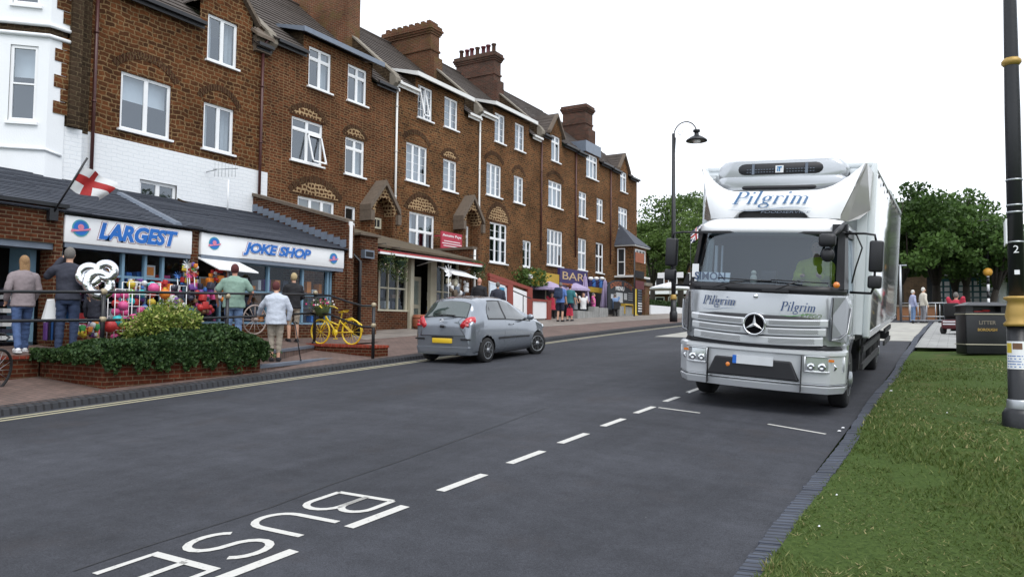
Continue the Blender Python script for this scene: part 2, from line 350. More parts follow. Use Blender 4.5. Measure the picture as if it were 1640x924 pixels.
def grassmat():
    m, nt, b, L = _nt('grass_soil'); N = nt.nodes.new; tc = N('ShaderNodeTexCoord')
    def noise(sc, det=5, ro=.6):
        n = N('ShaderNodeTexNoise'); n.inputs['Scale'].default_value = sc; n.inputs['Detail'].default_value = det; n.inputs['Roughness'].default_value = ro; L(tc.outputs['Object'], n.inputs['Vector']); return n.outputs['Fac']
    r = N('ShaderNodeValToRGB'); L(noise(28, 6, .75), r.inputs[0]); e = r.color_ramp.elements; e[0].position = .3; e[0].color = (.03, .055, .012, 1); e[1].position = .7; e[1].color = (.1, .15, .04, 1)
    r2 = N('ShaderNodeMapRange'); L(noise(1.1, 6, .65), r2.inputs[0]); r2.inputs[1].default_value = .58; r2.inputs[2].default_value = .72; r2.inputs[4].default_value = .75
    mx = N('ShaderNodeMixRGB'); L(r2.outputs[0], mx.inputs[0]); L(r.outputs[0], mx.inputs[1]); mx.inputs[2].default_value = (.15, .12, .055, 1)
    L(mx.outputs[0], b.inputs['Base Color']); b.inputs['Roughness'].default_value = .95; b.inputs['Specular IOR Level'].default_value = .1
    bp = N('ShaderNodeBump'); bp.inputs['Strength'].default_value = .9; bp.inputs['Distance'].default_value = .03; L(noise(45, 5, .8), bp.inputs['Height']); L(bp.outputs[0], b.inputs['Normal'])
    return m
M['grass'] = grassmat()
def leafmat(name, a, bcol, c=None, sc=1.5, tr=.3):
    m, nt, b, L = _nt(name); N = nt.nodes.new
    at = N('ShaderNodeAttribute'); at.attribute_name = 'tint'
    r = N('ShaderNodeValToRGB'); L(at.outputs['Fac'], r.inputs[0]); e = r.color_ramp.elements; e[0].color = (*a, 1); e[1].color = (*bcol, 1); e[0].position = .15; e[1].position = .85
    if c: q = r.color_ramp.elements.new(.97); q.color = (*c, 1)
    L(r.outputs[0], b.inputs['Base Color']); b.inputs['Roughness'].default_value = .55; b.inputs['Specular IOR Level'].default_value = .25
    t = N('ShaderNodeBsdfTranslucent'); L(r.outputs[0], t.inputs[0]); mx = N('ShaderNodeMixShader'); mx.inputs[0].default_value = tr
    o = nt.nodes['Material Output']; L(b.outputs[0], mx.inputs[1]); L(t.outputs[0], mx.inputs[2]); L(mx.outputs[0], o.inputs[0])
    return m
M['blade'] = leafmat('grass_blades', (.06, .092, .018), (.15, .19, .055), (.36, .31, .15))
M['leaf_dark'] = leafmat('tree_leaf_dark', (.028, .06, .014), (.09, .165, .035))
M['leaf_mid'] = leafmat('tree_leaf_light', (.045, .085, .02), (.13, .2, .05))
M['leaf_ivy'] = leafmat('ivy_leaf', (.014, .036, .01), (.045, .09, .024), (.1, .15, .05), tr=.15)
M['leaf_gold'] = leafmat('variegated_leaf', (.07, .12, .02), (.3, .36, .07), (.55, .52, .2), tr=.2)
M['leaf_flower'] = leafmat('basket_leaf', (.04, .07, .02), (.16, .2, .08), (.6, .45, .4), tr=.2)
M['bark'] = mat('bark', (.05, .042, .033), .9, var=.35, scale=12, bump=.6)

def leaves(name, pts, size, m, parent=None, spread=1.0, seed=0, aspect=.6, tintvar=.25, tints=None, **kw):
    """one mesh of small leaf-shaped faces at the given points; tint is stored per face"""
    rg = np.random.default_rng(seed); pts = np.asarray(pts, float); n = len(pts)
    d1 = rg.normal(size=(n, 3)); d1 /= np.linalg.norm(d1, axis=1)[:, None]
    d2 = rg.normal(size=(n, 3)); d2 -= d1*(d1*d2).sum(1)[:, None]; d2 /= np.linalg.norm(d2, axis=1)[:, None]
    s = (size*rg.uniform(.6, 1.3, n))[:, None]
    V = np.stack([pts-d1*s, pts+d2*s*aspect+d1*s*.1, pts+d1*s, pts-d2*s*aspect+d1*s*.1], 1).reshape(-1, 3)
    me = bpy.data.meshes.new(name); me.vertices.add(4*n); me.vertices.foreach_set('co', V.ravel())
    me.loops.add(4*n); me.loops.foreach_set('vertex_index', np.arange(4*n)); me.polygons.add(n)
    me.polygons.foreach_set('loop_start', np.arange(0, 4*n, 4)); me.polygons.foreach_set('loop_total', np.full(n, 4)); me.update()
    at = me.attributes.new('tint', 'FLOAT', 'FACE')
    t = rg.normal(.5, tintvar, n) if tints is None else tints+rg.normal(0, tintvar, n)
    at.data.foreach_set('value', np.clip(t, 0, 1).astype(np.float32)); me.materials.append(m); me.validate()
    o = bpy.data.objects.new(name, me); COL.objects.link(o); o.parent = parent
    return tag(o, **kw)

def text_mb(s, size=1.0, depth=.01, bold=0, shear=0, align='CENTER', space=1):
    """letters as real geometry: x right, z up, facing -y"""
    c = bpy.data.curves.new('t', 'FONT'); c.body = s; c.size = size; c.extrude = depth/2; c.offset = bold; c.shear = shear
    c.align_x = align; c.align_y = 'CENTER'; c.space_character = space; c.resolution_u = 3
    o = bpy.data.objects.new('t', c); COL.objects.link(o); dg = bpy.context.evaluated_depsgraph_get()
    me = bpy.data.meshes.new_from_object(o.evaluated_get(dg)); mb = MB()
    mb.add([(v.co.x, -v.co.z, v.co.y) for v in me.vertices], [tuple(p.vertices) for p in me.polygons])
    bpy.data.objects.remove(o); bpy.data.curves.remove(c); bpy.data.meshes.remove(me)
    return mb
def frame_m(o, xdir, zdir=(0, 0, 1)):
    """matrix: local x along xdir, local z along zdir, at o (local -y faces the viewer)"""
    x = Vector(xdir).normalized(); z = Vector(zdir); z = (z-x*z.dot(x)).normalized(); y = z.cross(x)
    m = Matrix((x, y, z)).transposed().to_4x4(); m.translation = Vector(o); return m
STREET = lambda x, y, z: frame_m((x, y, z), (0, 1, 0))      # board on a wall that faces the road (+x); reads along +y

# ------------------------------------------------------------------ ground, road, pavements
def grid(name, xs, ys, zf, m, kind='structure', uvx=None):
    """sheet over x(y) columns; xs may hold numbers or functions of y"""
    mb = MB(); nx = len(xs); vv = []
    for y in ys:
        for x in xs:
            xx = x(y) if callable(x) else x; vv.append((xx, y, zf(xx, y)))
    fs = [(j*nx+i, j*nx+i+1, (j+1)*nx+i+1, (j+1)*nx+i) for j in range(len(ys)-1) for i in range(nx-1)]
    mb.add(vv, fs); return mb.build(name, m, kind=kind)
YS = [-8, -4, 0]+[i*1.5 for i in range(1, 16)]+[24+3*i for i in range(13)]+[70, 90, 120]
far_x = [-1500, -400, -120, -60, -30, -19, -12, -4, 4, 20, 60, 200, 1500]
grid('ground', far_x, [-60, -20]+YS+[200, 500, 2500], lambda x, y: road(max(y, -8))-.25, M['grass'])
grid('road', [-11.5, -9, -6, -3.6, -2.4, -1.15], YS, roadx, M['asphalt'])
grid('pale_road', [-9, -6, -3.6, -1.15], [24.8, 26, 28, 31, 34, 37, 41.5], lambda x, y: road(y)+.006, M['concrete'])
grid('cross_road', [-1.15, 8, 30, 60], [41.5, 43, 46, 49, 52], lambda x, y: road(y)+.002, M['asphalt'])
PY = [-8, -4, 0]+[i for i in range(1, 14)]+[13.9, 15, 16, 17, 18, 19, 20, 22, 24, 26, 28, 30, 33, 36, 40, 44, 48, 52, 60, 70, 90, 120]
grid('pavement', [-19.3, -17, -15.2, -14.4, -13, -11.5], PY, lambda x, y: pave(x, y)-.004, M['redpave'])
grid('slab_pavement', [-19.2, -17, -15, lambda y: -14.6+.04*(y-17)], [14, 16, 17, 18, 19, 20, 22, 24, 26, 28, 30, 33, 36, 40, 44, 48, 52, 60], lambda x, y: pave(x, y)+.001, M['palepave'])
# left kerb: dark setts with a face
mb = MB()
for i in range(len(PY)-1):
    y0, y1 = PY[i], PY[i+1]
    a, b = road(y0), road(y1)
    mb.quad((-11.57, y0, pave(-11.57, y0)+.004), (-11.4, y0, a+.085), (-11.4, y1, b+.085), (-11.57, y1, pave(-11.57, y1)+.004))
    mb.quad((-11.4, y0, a+.085), (-11.37, y0, a-.02), (-11.37, y1, b-.02), (-11.4, y1, b+.085))
mb.build('kerb', M['kerb_b'], kind='structure')
# yellow line, worn pale, along the left kerb
mb = MB()
for xx in (-11.13, -10.93):
    for i in range(len(PY)-1):
        y0, y1 = PY[i], PY[i+1]
        if y1 < 40: mb.quad((xx-.045, y0, road(y0)+.004), (xx+.045, y0, road(y0)+.004), (xx+.045, y1, road(y1)+.004), (xx-.045, y1, road(y1)+.004))
mb.build('road_line', M['paint_y'], kind='structure')
# right kerb: blue engineering bricks, nearly flush, edge slightly wavy
mb = MB(); rgk = random.Random(3)
kz = lambda y: roadx(-1.15, y)
y = -2.0
while y < 41:
    L = .075 if y < 10 else .3
    dz = rgk.uniform(-.004, .004); a, b = kz(y)+.045+dz, kz(y+L)+.045+dz; w = -1.13+.02*math.sin(y*.9)+rgk.uniform(-.008, .008)
    g_ = .006 if L < .1 else .01
    mb.hexa([(w, y, a-.1), (w+.16, y, a-.1), (w+.16, y+L-g_, b-.1), (w, y+L-g_, b-.1), (w+.01, y, a), (w+.16, y, a+.01), (w+.16, y+L-g_, b+.01), (w+.01, y+L-g_, b)])
    y += L
mb.build('kerb', M['kerb_g'], kind='structure')
def lawn_z(x, y): return road(y)-.05+.05*min(1, max(0, (x+.9)/1.2))+.02*math.sin(x*1.7+y*.8)
grid('lawn', [-.985, -.6, -.2, .4, 1, 2, 4, 8, 16, 40], [-4, 0]+[i*.75 for i in range(1, 29)]+[21.6], lawn_z, M['grass'])
grid('slab_pavement', [-.93, 0, 2, 6, 14, 40], [21.6, 23, 25, 28, 31, 34, 37, 41.5], lambda x, y: road(y)+.05, M['greypave'])
# white bay markings
def stroke(mb, pts, w, closed=False):
    pts = [Vector((*p, 0)) for p in pts]; n = len(pts)
    L, Rr = [], []
    for i, p in enumerate(pts):
        a = pts[i-1] if (i > 0 or closed) else p; b = pts[(i+1) % n] if (i < n-1 or closed) else p
        t = (b-a).normalized(); nn = Vector((-t.y, t.x, 0))
        k = 1.0
        if a is not p and b is not p:
            c = (p-a).normalized().dot((b-p).normalized()); k = 1/max(.6, math.sqrt(max(.05, (1+c)/2)))
        L.append(p+nn*w/2*k); Rr.append(p-nn*w/2*k)
    m_ = n if closed else n-1
    for i in range(m_):
        j = (i+1) % n; q = [L[i], Rr[i], Rr[j], L[j]]
        mb.poly([(v.x, v.y, roadx(v.x, v.y)+.005) for v in q])
mb = MB()
for a, b in ((1.9, 2.45), (2.86, 3.42), (3.93, 4.52), (4.99, 5.62), (6.08, 6.7), (7.12, 7.74), (8.23, 8.82), (9.28, 9.9), (10.42, 10.95), (11.5, 12.1), (12.6, 13.2)):
    stroke(mb, [(-3.62, a), (-3.6, b)], .088)
stroke(mb, [(-3.52, 9.87), (-2.93, 9.82)], .05); stroke(mb, [(-2.02, 9.6), (-1.33, 9.4)], .05)
mb.build('road_marking', M['paint'], kind='structure')
def arc(cx, cy, rx, ry, a0, a1, n=10): return [(cx+rx*math.cos(R(a0+(a1-a0)*i/n)), cy+ry*math.sin(R(a0+(a1-a0)*i/n))) for i in range(n+1)]
mb = MB(); sg_ = [onz(x_, y_, -1.36) for x_, y_ in ((120, 915), (230, 878), (330, 845), (430, 812), (530, 777), (640, 738), (760, 696), (880, 652))]; q_ = []
for (x_, y_) in ((120, 915), (230, 878), (330, 845), (430, 812), (530, 777), (640, 738), (760, 696), (880, 652)):
    d = ray(x_, y_); t = -1.6/(d.z-.052*d.y); q_.append(((d*t).x+.02*math.sin(y_), (d*t).y))
stroke(mb, q_, .016); mb.v = [(x, y, z-.002) for x, y, z in mb.v]
mb.build('road_line', mat('tar_seam', (.014, .015, .018), .7), kind='structure')
# the word BUSES; local u = reading direction (-y), v = letter up (+x)
def letter(mb, polys, u0, w=.056):
    for pl, cl in polys: stroke(mb, [(-4.33+v, u0-u) for u, v in pl], w, cl)
mb = MB()
B = [([(0, 0), (0, .56)], False), ([(0, .56)]+arc(.24, .43, .13, .13, 90, -90, 8)+[(0, .30)], False), ([(0, .30)]+arc(.3, .15, .14, .15, 90, -90, 8)+[(0, 0)], False)]
U = [([(0, .56), (0, .2)]+arc(.17, .17, .17, .17, 180, 360, 10)+[(.34, .56)], False)]
S = [(arc(.19, .42, .17, .14, 20, 180, 8)+arc(.19, .42, .17, .14, 180, 270, 4)[1:]+arc(.19, .14, .18, .14, 90, -160, 12)[1:], False)]
E_ = [([(.38, .56), (0, .56), (0, 0), (.38, 0)], False), ([(0, .3), (.3, .3)], False)]
for pl, u0 in ((B, 4.58), (U, 3.98), (S, 3.48), (E_, 2.96), (S, 2.44)): letter(mb, pl, u0)
mb.build('road_marking', M['paint'], kind='structure')

# ------------------------------------------------------------------ grass blades on the near lawn
rg = np.random.default_rng(5); n = 120000
yy = 1.9+17*rg.random(n)**1.5; xx = -1.0+(rg.random(n)**1.1)*(.8+.62*yy)
keep = (rg.random(n) < .9); xx, yy = xx[keep], yy[keep]; n = len(xx)
bare = (np.sin(xx*3.1+1.3*np.sin(yy*1.7))*np.sin(yy*2.3+xx)+.6*np.sin(yy*6.1+xx*4.3) > 1.02) & (rg.random(n) < .85)
for (cx, cy, rx, ry) in ((-.25, 4.4, .25, .35), (.2, 14.4, .95, .55), (-.6, 5.2, .2, .3), (-.55, 20, .4, .5), (.9, 6.3, .2, .2), (1.6, 9, .5, .3), (-.3, 7.4, .22, .45), (.1, 3.2, .15, .2), (.5, 11.6, .4, .22)):
    bare |= (((xx-cx)/rx)**2+((yy-cy)/ry)**2 < 1) & (rg.random(n) < .9)
xx, yy = xx[~bare], yy[~bare]; n = len(xx)
h = rg.uniform(.014, .038, n)*(1+.5*np.sin(xx*2+yy)); an = rg.uniform(0, 2*math.pi, n); w = rg.uniform(.0025, .0055, n)*(1+yy*.12)
zz = np.array([lawn_z(a, b) for a, b in zip(xx, yy)]); lx = rg.normal(0, .028, n); ly = rg.normal(0, .028, n)
V = np.stack([np.stack([xx-np.cos(an)*w, yy-np.sin(an)*w, zz-.005], 1), np.stack([xx+np.cos(an)*w, yy+np.sin(an)*w, zz-.005], 1), np.stack([xx+lx, yy+ly, zz+h], 1)], 1).reshape(-1, 3)
me = bpy.data.meshes.new('grass_blades'); me.vertices.add(3*n); me.vertices.foreach_set('co', V.ravel()); me.loops.add(3*n)
me.loops.foreach_set('vertex_index', np.arange(3*n)); me.polygons.add(n); me.polygons.foreach_set('loop_start', np.arange(0, 3*n, 3)); me.polygons.foreach_set('loop_total', np.full(n, 3)); me.update()
tt = rg.normal(.42, .2, n); dry = rg.random(n) < .07; tt[dry] = 1.0
tt += .15*np.sin(xx*1.3+yy*.7)
me.attributes.new('tint', 'FLOAT', 'FACE').data.foreach_set('value', np.clip(tt, 0, 1).astype(np.float32)); me.materials.append(M['blade']); me.validate()
o = bpy.data.objects.new('grass', me); COL.objects.link(o)
tag(o, 'short mown green grass beside the kerb with straw coloured blades', 'grass', kind='stuff')
# litter and daisies
for i, (px, py, s) in enumerate(((1344, 689, .022), (1350, 684, .02), (1427, 632, .025), (1104, 628, .02), (1517, 674, .01), (1340, 802, .008), (1312, 857, .008))):
    d = ray(px, py); t = 5
    while (d*t).z > roadx((d*t).x, (d*t).y)+.02 and t < 60: t += .02
    p = d*t; mb = MB(); zl = (lawn_z(p.x, p.y) if p.x > -.93 else roadx(p.x, p.y))+.012
    mb.add([(p.x-s, p.y-s*.6, zl), (p.x+s, p.y-s, zl+.002), (p.x+s*.8, p.y+s, zl+.005), (p.x-s*.4, p.y+s*.7, zl+.008), (p.x, p.y, zl+.012)], [(0, 1, 4), (1, 2, 4), (2, 3, 4), (3, 0, 4)])
    lab = ['crumpled white paper scrap lying at the road edge by the kerb', 'crumpled white paper scrap lying at the road edge by the kerb', 'white paper scrap on the lawn beside the lorry', 'white scrap on the asphalt by the front wheel of the lorry', 'tiny white scrap on the open lawn', 'tiny white scrap on the open lawn', 'tiny white scrap on the open lawn'][i]
    mb.build('litter', M['upvc'], label=lab, cat='litter', group='scraps of litter')

# ------------------------------------------------------------------ terrace, steps, brick planter walls
_terr0 = terr
def terr(x, y):
    z = _terr0(x, y)
    return z-.1*min(1, max(0, (x-(-12.2-(y-10.12)*.444)+1.3)/1.3)) if y > 10.05 else z
def tx(y):
    if y < 7.12: return -13.84
    if y < 10.1: return -13.3
    return -12.2-(y-10.12)*.444
mb = MB(); ty = [1, 3, 5, 6, 7.119, 7.121, 8, 9, 10.099, 10.12, 11, 12, 13, 13.5]
for i in range(len(ty)-1):
    y0, y1 = ty[i], ty[i+1]
    for a, b in ((0, .33), (.33, .66), (.66, 1)):
        q = []
        for yy_, f in ((y0, a), (y0, b), (y1, b), (y1, a)):
            x_ = -16.4+(tx(yy_)+16.4)*f; q.append((x_, yy_, terr(x_, yy_)))
        mb.poly(q)
mb.poly([(-16.4, 13.5, terr(-16.4, 13.5)), (-13.7, 13.5, terr(-13.7, 13.5)), (-13.9, 16.2, pave(-13.9, 16.2)+.01), (-16.4, 16.2, terr(-16.4, 16)+.01)])
mb.build('pavement', M['redpave'], kind='structure')
L1 = [(-11.72, 10.12, -.825), (-12.5, 13.5, -.765)]; L2 = [(-12.2, 10.12, terr(-12.2, 10.1)), (-13.7, 13.5, terr(-13.7, 13.5))]
mb = MB()
mb.poly([(L1[0][0], 10.12, -.825), (L1[1][0], 13.5, -.765), (L2[1][0], 13.5, -.77), (L2[0][0], 10.12, -.82)])
def nosing(mb, A, B, th, depth, mi):
    A, B = Vector(A), Vector(B); n_ = Vector((-(B-A).y, (B-A).x, 0)).normalized()
    if n_.x > 0: n_ = -n_
    f = -n_*.015
    mb.hexa([A+f+Vector((0, 0, -th)), A+n_*depth+Vector((0, 0, -th)), B+n_*depth+Vector((0, 0, -th)), B+f+Vector((0, 0, -th)), A+f+Vector((0, 0, .006)), A+n_*depth+Vector((0, 0, .006)), B+n_*depth+Vector((0, 0, .006)), B+f+Vector((0, 0, .006))], mi)
    mb.hexa([A+Vector((0, 0, -.4)), A+n_*.1+Vector((0, 0, -.4)), B+n_*.1+Vector((0, 0, -.4)), B+Vector((0, 0, -.4)), A+Vector((0, 0, -th-.001)), A+n_*.1+Vector((0, 0, -th-.001)), B+n_*.1+Vector((0, 0, -th-.001)), B+Vector((0, 0, -th-.001))], 0)
nosing(mb, *L1, .055, .2, 1); nosing(mb, *L2, .055, .2, 1)
mb.build('steps', [M['redpave'], M['lead']], label='two shallow red steps with dark edges between planter and flank wall', cat='steps')

def wall_between(mb, A, B, z0, z1, th, side=1, mi=0):
    A, B = Vector((*A, 0)), Vector((*B, 0)); n_ = Vector((-(B-A).y, (B-A).x, 0)).normalized()*th*side
    p = [A, B, B+n_, A+n_]
    mb.hexa([(q.x, q.y, z0) for q in p]+[(q.x, q.y, z1) for q in p], mi)
pl = thing('brick_planter', 'long low red brick planter full of ivy beside the terrace steps', 'planter', (-12.6, 8.6, -1.05))
mb = MB(); P4 = [(-11.9, 7.12), (-11.69, 10.1), (-13.3, 10.1), (-13.83, 7.12)]
for i in range(4): wall_between(mb, P4[i], P4[(i+1) % 4], -1.4, -.66, .22 if i != 2 else .2)
mb.build('wall', M['planterbrick'], pl, world=True)
mb = MB()
for i in range(4): wall_between(mb, P4[i], P4[(i+1) % 4], -.66, -.6, .23)
mb.build('coping', M['redbrick'], pl, world=True)
mb = MB(); mb.poly([(x, y, -.68) for x, y in P4]); mb.build('soil', mat('soil', (.04, .028, .018), .95), pl, world=True)
tw = thing('terrace_wall', 'low brick terrace wall with red coping left of the ivy planter', 'wall', (-13.9, 4, -1.1))
mb = MB(); mb.box(-14.06, -13.84, .5, 7.1, -1.5, -.655); mb.build('wall', M['planterbrick'], tw, world=True)
mb = MB(); mb.box(-14.1, -13.81, .5, 7.1, -.655, -.59); mb.build('coping', M['coping'], tw, world=True)
fw_ = thing('flank_wall', 'low brick wall with red coping under the yellow bicycle', 'wall', (-13, 13.7, -.9))
mb = MB(); mb.box(-14.9, -11.72, 13.5, 13.95, -1.3, -.55); mb.build('wall', M['planterbrick'], fw_, world=True)
mb = MB(); mb.box(-14.92, -11.7, 13.48, 13.97, -.55, -.49); mb.build('coping', M['coping'], fw_, world=True)

# ------------------------------------------------------------------ the terrace of stone houses
XF = -19.0
def facade(y0, y1, z0, z1, holes, x=XF, th=.3, extra=(), mi=0, mb=None):
    """wall on the plane x with openings, reveals inwards; extra = [(y0,y1,z1)] raised pieces"""
    mb = mb or MB()
    ys = sorted({y0, y1, *[h[0] for h in holes], *[h[1] for h in holes], *[e[0] for e in extra], *[e[1] for e in extra]})
    zs = sorted({z0, z1, *[h[2] for h in holes], *[h[3] for h in holes], *[e[2] for e in extra]})
    for i in range(len(ys)-1):
        for j in range(len(zs)-1):
            a, b, c, d = ys[i], ys[i+1], zs[j], zs[j+1]; cy, cz = (a+b)/2, (c+d)/2
            top = max([z1]+[e[2] for e in extra if e[0] < cy < e[1]])
            if cy < y0 or cy > y1 or cz < z0 or cz > top: continue
            if any(h[0] < cy < h[1] and h[2] < cz < h[3] for h in holes): continue
            mb.quad((x, a, c), (x, b, c), (x, b, d), (x, a, d), mi)
    for h in holes:
        a, b, c, d = h[:4]
        for q in (((a, c), (a, d)), ((b, d), (b, c)), ((a, d), (b, d)), ((b, c), (a, c))):
            (u, v), (s, t) = q; mb.quad((x, u, v), (x, s, t), (x-.16, s, t), (x-.16, u, v), mi)
    return mb
def window(root, y0, y1, z0, z1, x=XF, cols=2, transom=None, bars=(0, 0), back='net', sill=True, openp=None, framem='upvc', rec=.05, gl='glass'):
    f = MB(); w = .055; xa, xb = x-rec-.06, x-rec
    f.box(xa, xb, y0, y1, z1-w, z1); f.box(xa, xb, y0, y1, z0, z0+w); f.box(xa, xb, y0, y0+w, z0+w, z1-w); f.box(xa, xb, y1-w, y1, z0+w, z1-w)
    cw = (y1-y0-w)/cols
    rows = [(z0+w, z1-w)]
    if transom: zt = z0+(z1-z0)*transom; f.box(xa, xb-.002, y0+w, y1-w, zt-.03, zt+.03); rows = [(z0+w, zt-.03), (zt+.03, z1-w)]
    for k in range(cols):
        ya, yb = y0+w+k*cw, y0+w+(k+1)*cw-w*.0
        if k < cols-1: f.box(xa, xb-.004, yb-.045, yb+.015, z0+w, z1-w); yb -= .045
        else: yb = y1-w
        if k: ya += .015
        for za, zb in rows:
            s = .028
            f.box(xa+.01, xb-.008, ya, ya+s, za, zb); f.box(xa+.01, xb-.008, yb-s, yb, za, zb); f.box(xa+.01, xb-.008, ya+s, yb-s, za, za+s); f.box(xa+.01, xb-.008, ya+s, yb-s, zb-s, zb)
            for i in range(1, bars[0]+1): yy = ya+s+(yb-ya-2*s)*i/(bars[0]+1); f.box(xa+.03, xb-.012, yy-.008, yy+.008, za+s, zb-s)
            for i in range(1, bars[1]+1): zz = za+s+(zb-za-2*s)*i/(bars[1]+1); f.box(xa+.032, xb-.014, ya+s, yb-s, zz-.008, zz+.008)
    fo = f.build('window', M[framem], root, world=True)
    g = MB(); g.quad((xa+.02, y0+w*.5, z0+w*.5), (xa+.02, y1-w*.5, z0+w*.5), (xa+.02, y1-w*.5, z1-w*.5), (xa+.02, y0+w*.5, z1-w*.5)); g.build('pane', M[gl], fo)
    if openp:   # one sash swung out
        ya, yb, za, zb, sw = openp; p = MB()
        for (a, b, c, d) in ((ya, yb, zb-.05, zb), (ya, yb, za, za+.05), (ya, ya+.05, za, zb), (yb-.05, yb, za, zb)):
            q = lambda y_, z_: (xb+.012+(zb-z_)/(zb-za)*sw, y_, z_)
            p.hexa([(q(a, c)[0], a, c), (q(b, c)[0], b, c), (q(b, c)[0]+.04, b, c), (q(a, c)[0]+.04, a, c), (q(a, d)[0], a, d), (q(b, d)[0], b, d), (q(b, d)[0]+.04, b, d), (q(a, d)[0]+.04, a, d)])
        p.build('open_sash', M[framem], fo, label='sash tilted open')
    if sill:
        s = MB(); s.box(x-.05, x+.09, y0-.07, y1+.07, z0-.06, z0-.002); s.build('sill', M['upvc'] if sill != 'stone' else M['stone'], fo)
    if back and back != 'none':
        c = MB(); xx = x-.3
        if back == 'blind': c.quad((xx, y0, z0+(z1-z0)*.56), (xx, y1, z0+(z1-z0)*.56), (xx, y1, z1), (xx, y0, z1)); c.build('blind', M['blind'], fo)
        elif back == 'beige': c.quad((xx, y0, z0), (xx, y1, z0), (xx, y1, z1), (xx, y0, z1)); c.build('curtain', M['beigecurtain'], fo)
        else:
            n = 24; vs_ = []
            for i in range(n+1):
                yy = y0+(y1-y0)*i/n; dx = .03*math.sin(i*1.9); vs_ += [(xx+dx, yy, z0), (xx+dx, yy, z1)]
            ks = range(n) if back == 'net' else [k for k in range(n) if k < n*.28 or k >= n*.72]
            c.add(vs_, [(2*k, 2*k+2, 2*k+3, 2*k+1) for k in ks], 0, True); c.build('curtain', M['net'], fo)
    return fo
def tiled(root, name, ya, yb, xa, za, xb, zb, m, rows=18, th=.035, skew=0):
    """sloping roof of overlapping courses rising from (xa,za) to (xb,zb)"""
    mb = MB(); rgr = random.Random(int(ya*10)+int(za*7))
    nx, nz = (xb-xa)/rows, (zb-za)/rows
    L = math.hypot(xb-xa, zb-za); ux, uz = -(zb-za)/L, (xb-xa)/L
    if uz < 0: ux, uz = -ux, -uz
    seg = max(2, int((yb-ya)/1.2))
    for k in range(rows):
        for j in range(seg):
            a, b = ya+(yb-ya)*j/seg, ya+(yb-ya)*(j+1)/seg; jit = rgr.uniform(-.006, .006)
            t = th+jit
            x0, z0, x1, z1 = xa+nx*k, za+nz*k, xa+nx*(k+1.08), za+nz*(k+1.08)
            mb.quad((x0+ux*t, a, z0+uz*t), (x0+ux*t, b, z0+uz*t), (x1+ux*.004, b, z1+uz*.004), (x1+ux*.004, a, z1+uz*.004))
            mb.quad((x0, a, z0), (x0, b, z0), (x0+ux*t, b, z0+uz*t), (x0+ux*t, a, z0+uz*t))
    mb.quad((xa, ya, za-.02), (xa, yb, za-.02), (xb, yb, zb-.02), (xb, ya, zb-.02))
    return mb.build(name, m, root, world=True, recalc=False)
def arch(root, y0, y1, z, rise, ring=.22, fill=None, x=XF):
    """relieving arch of wedge stones over an opening, with its filled tympanum"""
    mb = MB(); n = 14; cy = (y0+y1)/2; hw = (y1-y0)/2
    rad = (hw*hw+rise*rise)/(2*rise); cz = z+rise-rad; a0 = math.asin(min(1, hw/rad))
    P = lambda r_, a: (cy+r_*math.sin(a), cz+r_*math.cos(a))
    for i in range(n):
        a, b = -a0+2*a0*i/n+.012, -a0+2*a0*(i+1)/n-.012
        q = [P(rad, a), P(rad, b), P(rad+ring, b), P(rad+ring, a)]
        mb.prism(q, x-.01, x+.014+.006*(i % 2), 'yz', 0)
    if fill:
        pts = [P(rad-.01, -a0+2*a0*i/n) for i in range(n+1)]
        mb.prism([(p[0], max(p[1], z+.004)) for p in pts], x-.01, x+.01, 'yz', 1)
        mb.box(x-.01, x+.016, y0-.04, y1+.04, z-.0, z+.05, 0)
    return mb.build('arch', [M['voussoir'], M['galleted']], root, world=True)
def pipe(root, y, za, zb, m='gutterb', x=XF+.09, top=True, r=.045):
    mb = MB(); mb.tube([(x, y, za), (x, y, zb)], r, 8)
    z = za+.6
    while z < zb: mb.lathe([(r+.014, z), (r+.014, z+.05)], (x, y, 0), 8); z += 1.8
    if top: mb.tube([(x, y, zb-.02), (x+.02, y, zb+.12), (x+.16, y+.1, zb+.34)], r, 8); mb.box(x-.06, x+.08, y-.08, y+.08, zb-.08, zb+.03)
    return mb.build('drainpipe', M[m], root, world=True)
def gutter(root, ya, yb, z, m='black', x=XF+.3, name='gutter', h=.1, w=.12):
    mb = MB(); mb.box(x-w, x, ya, yb, z-h, z); mb.box(x-w-.03, x-w, ya, yb, z-h-.1, z+.02)
    return mb.build(name, M[m], root, world=True)
def dormer(root, ya, yb, dz, eave, tile, fascia='lead'):
    x0 = XF+.32; d = (dz+.12-eave)/.62+.1
    tiled(root, 'dormer_roof', ya-.2, yb+.25, x0, dz+.06, x0-d-.4, dz+.06+.25*(d+.4), M[tile], 7, .03)
    mb = MB()
    for y in (ya, yb):
        mb.poly([(XF, y, eave-.1), (XF, y, dz+.04), (XF-d, y, dz+.04+.2*d), (XF-d, y, eave+.87*(d-.3))])
    build_each(mb, 'dormer_cheek', M['carstone_dark'], root, world=True)
    mb = MB(); mb.box(x0-.05, x0+.02, ya-.28, yb+.32, dz-.08, dz+.09)
    mb.prism([(x0-.05, dz-.08), (x0-.05, dz+.09), (x0-d-.3, dz+.09+.25*(d+.3)), (x0-d-.3, dz+.0+.25*(d+.3))], ya-.3, ya-.22, 'xz')
    mb.build('fascia', M[fascia], root, world=True)
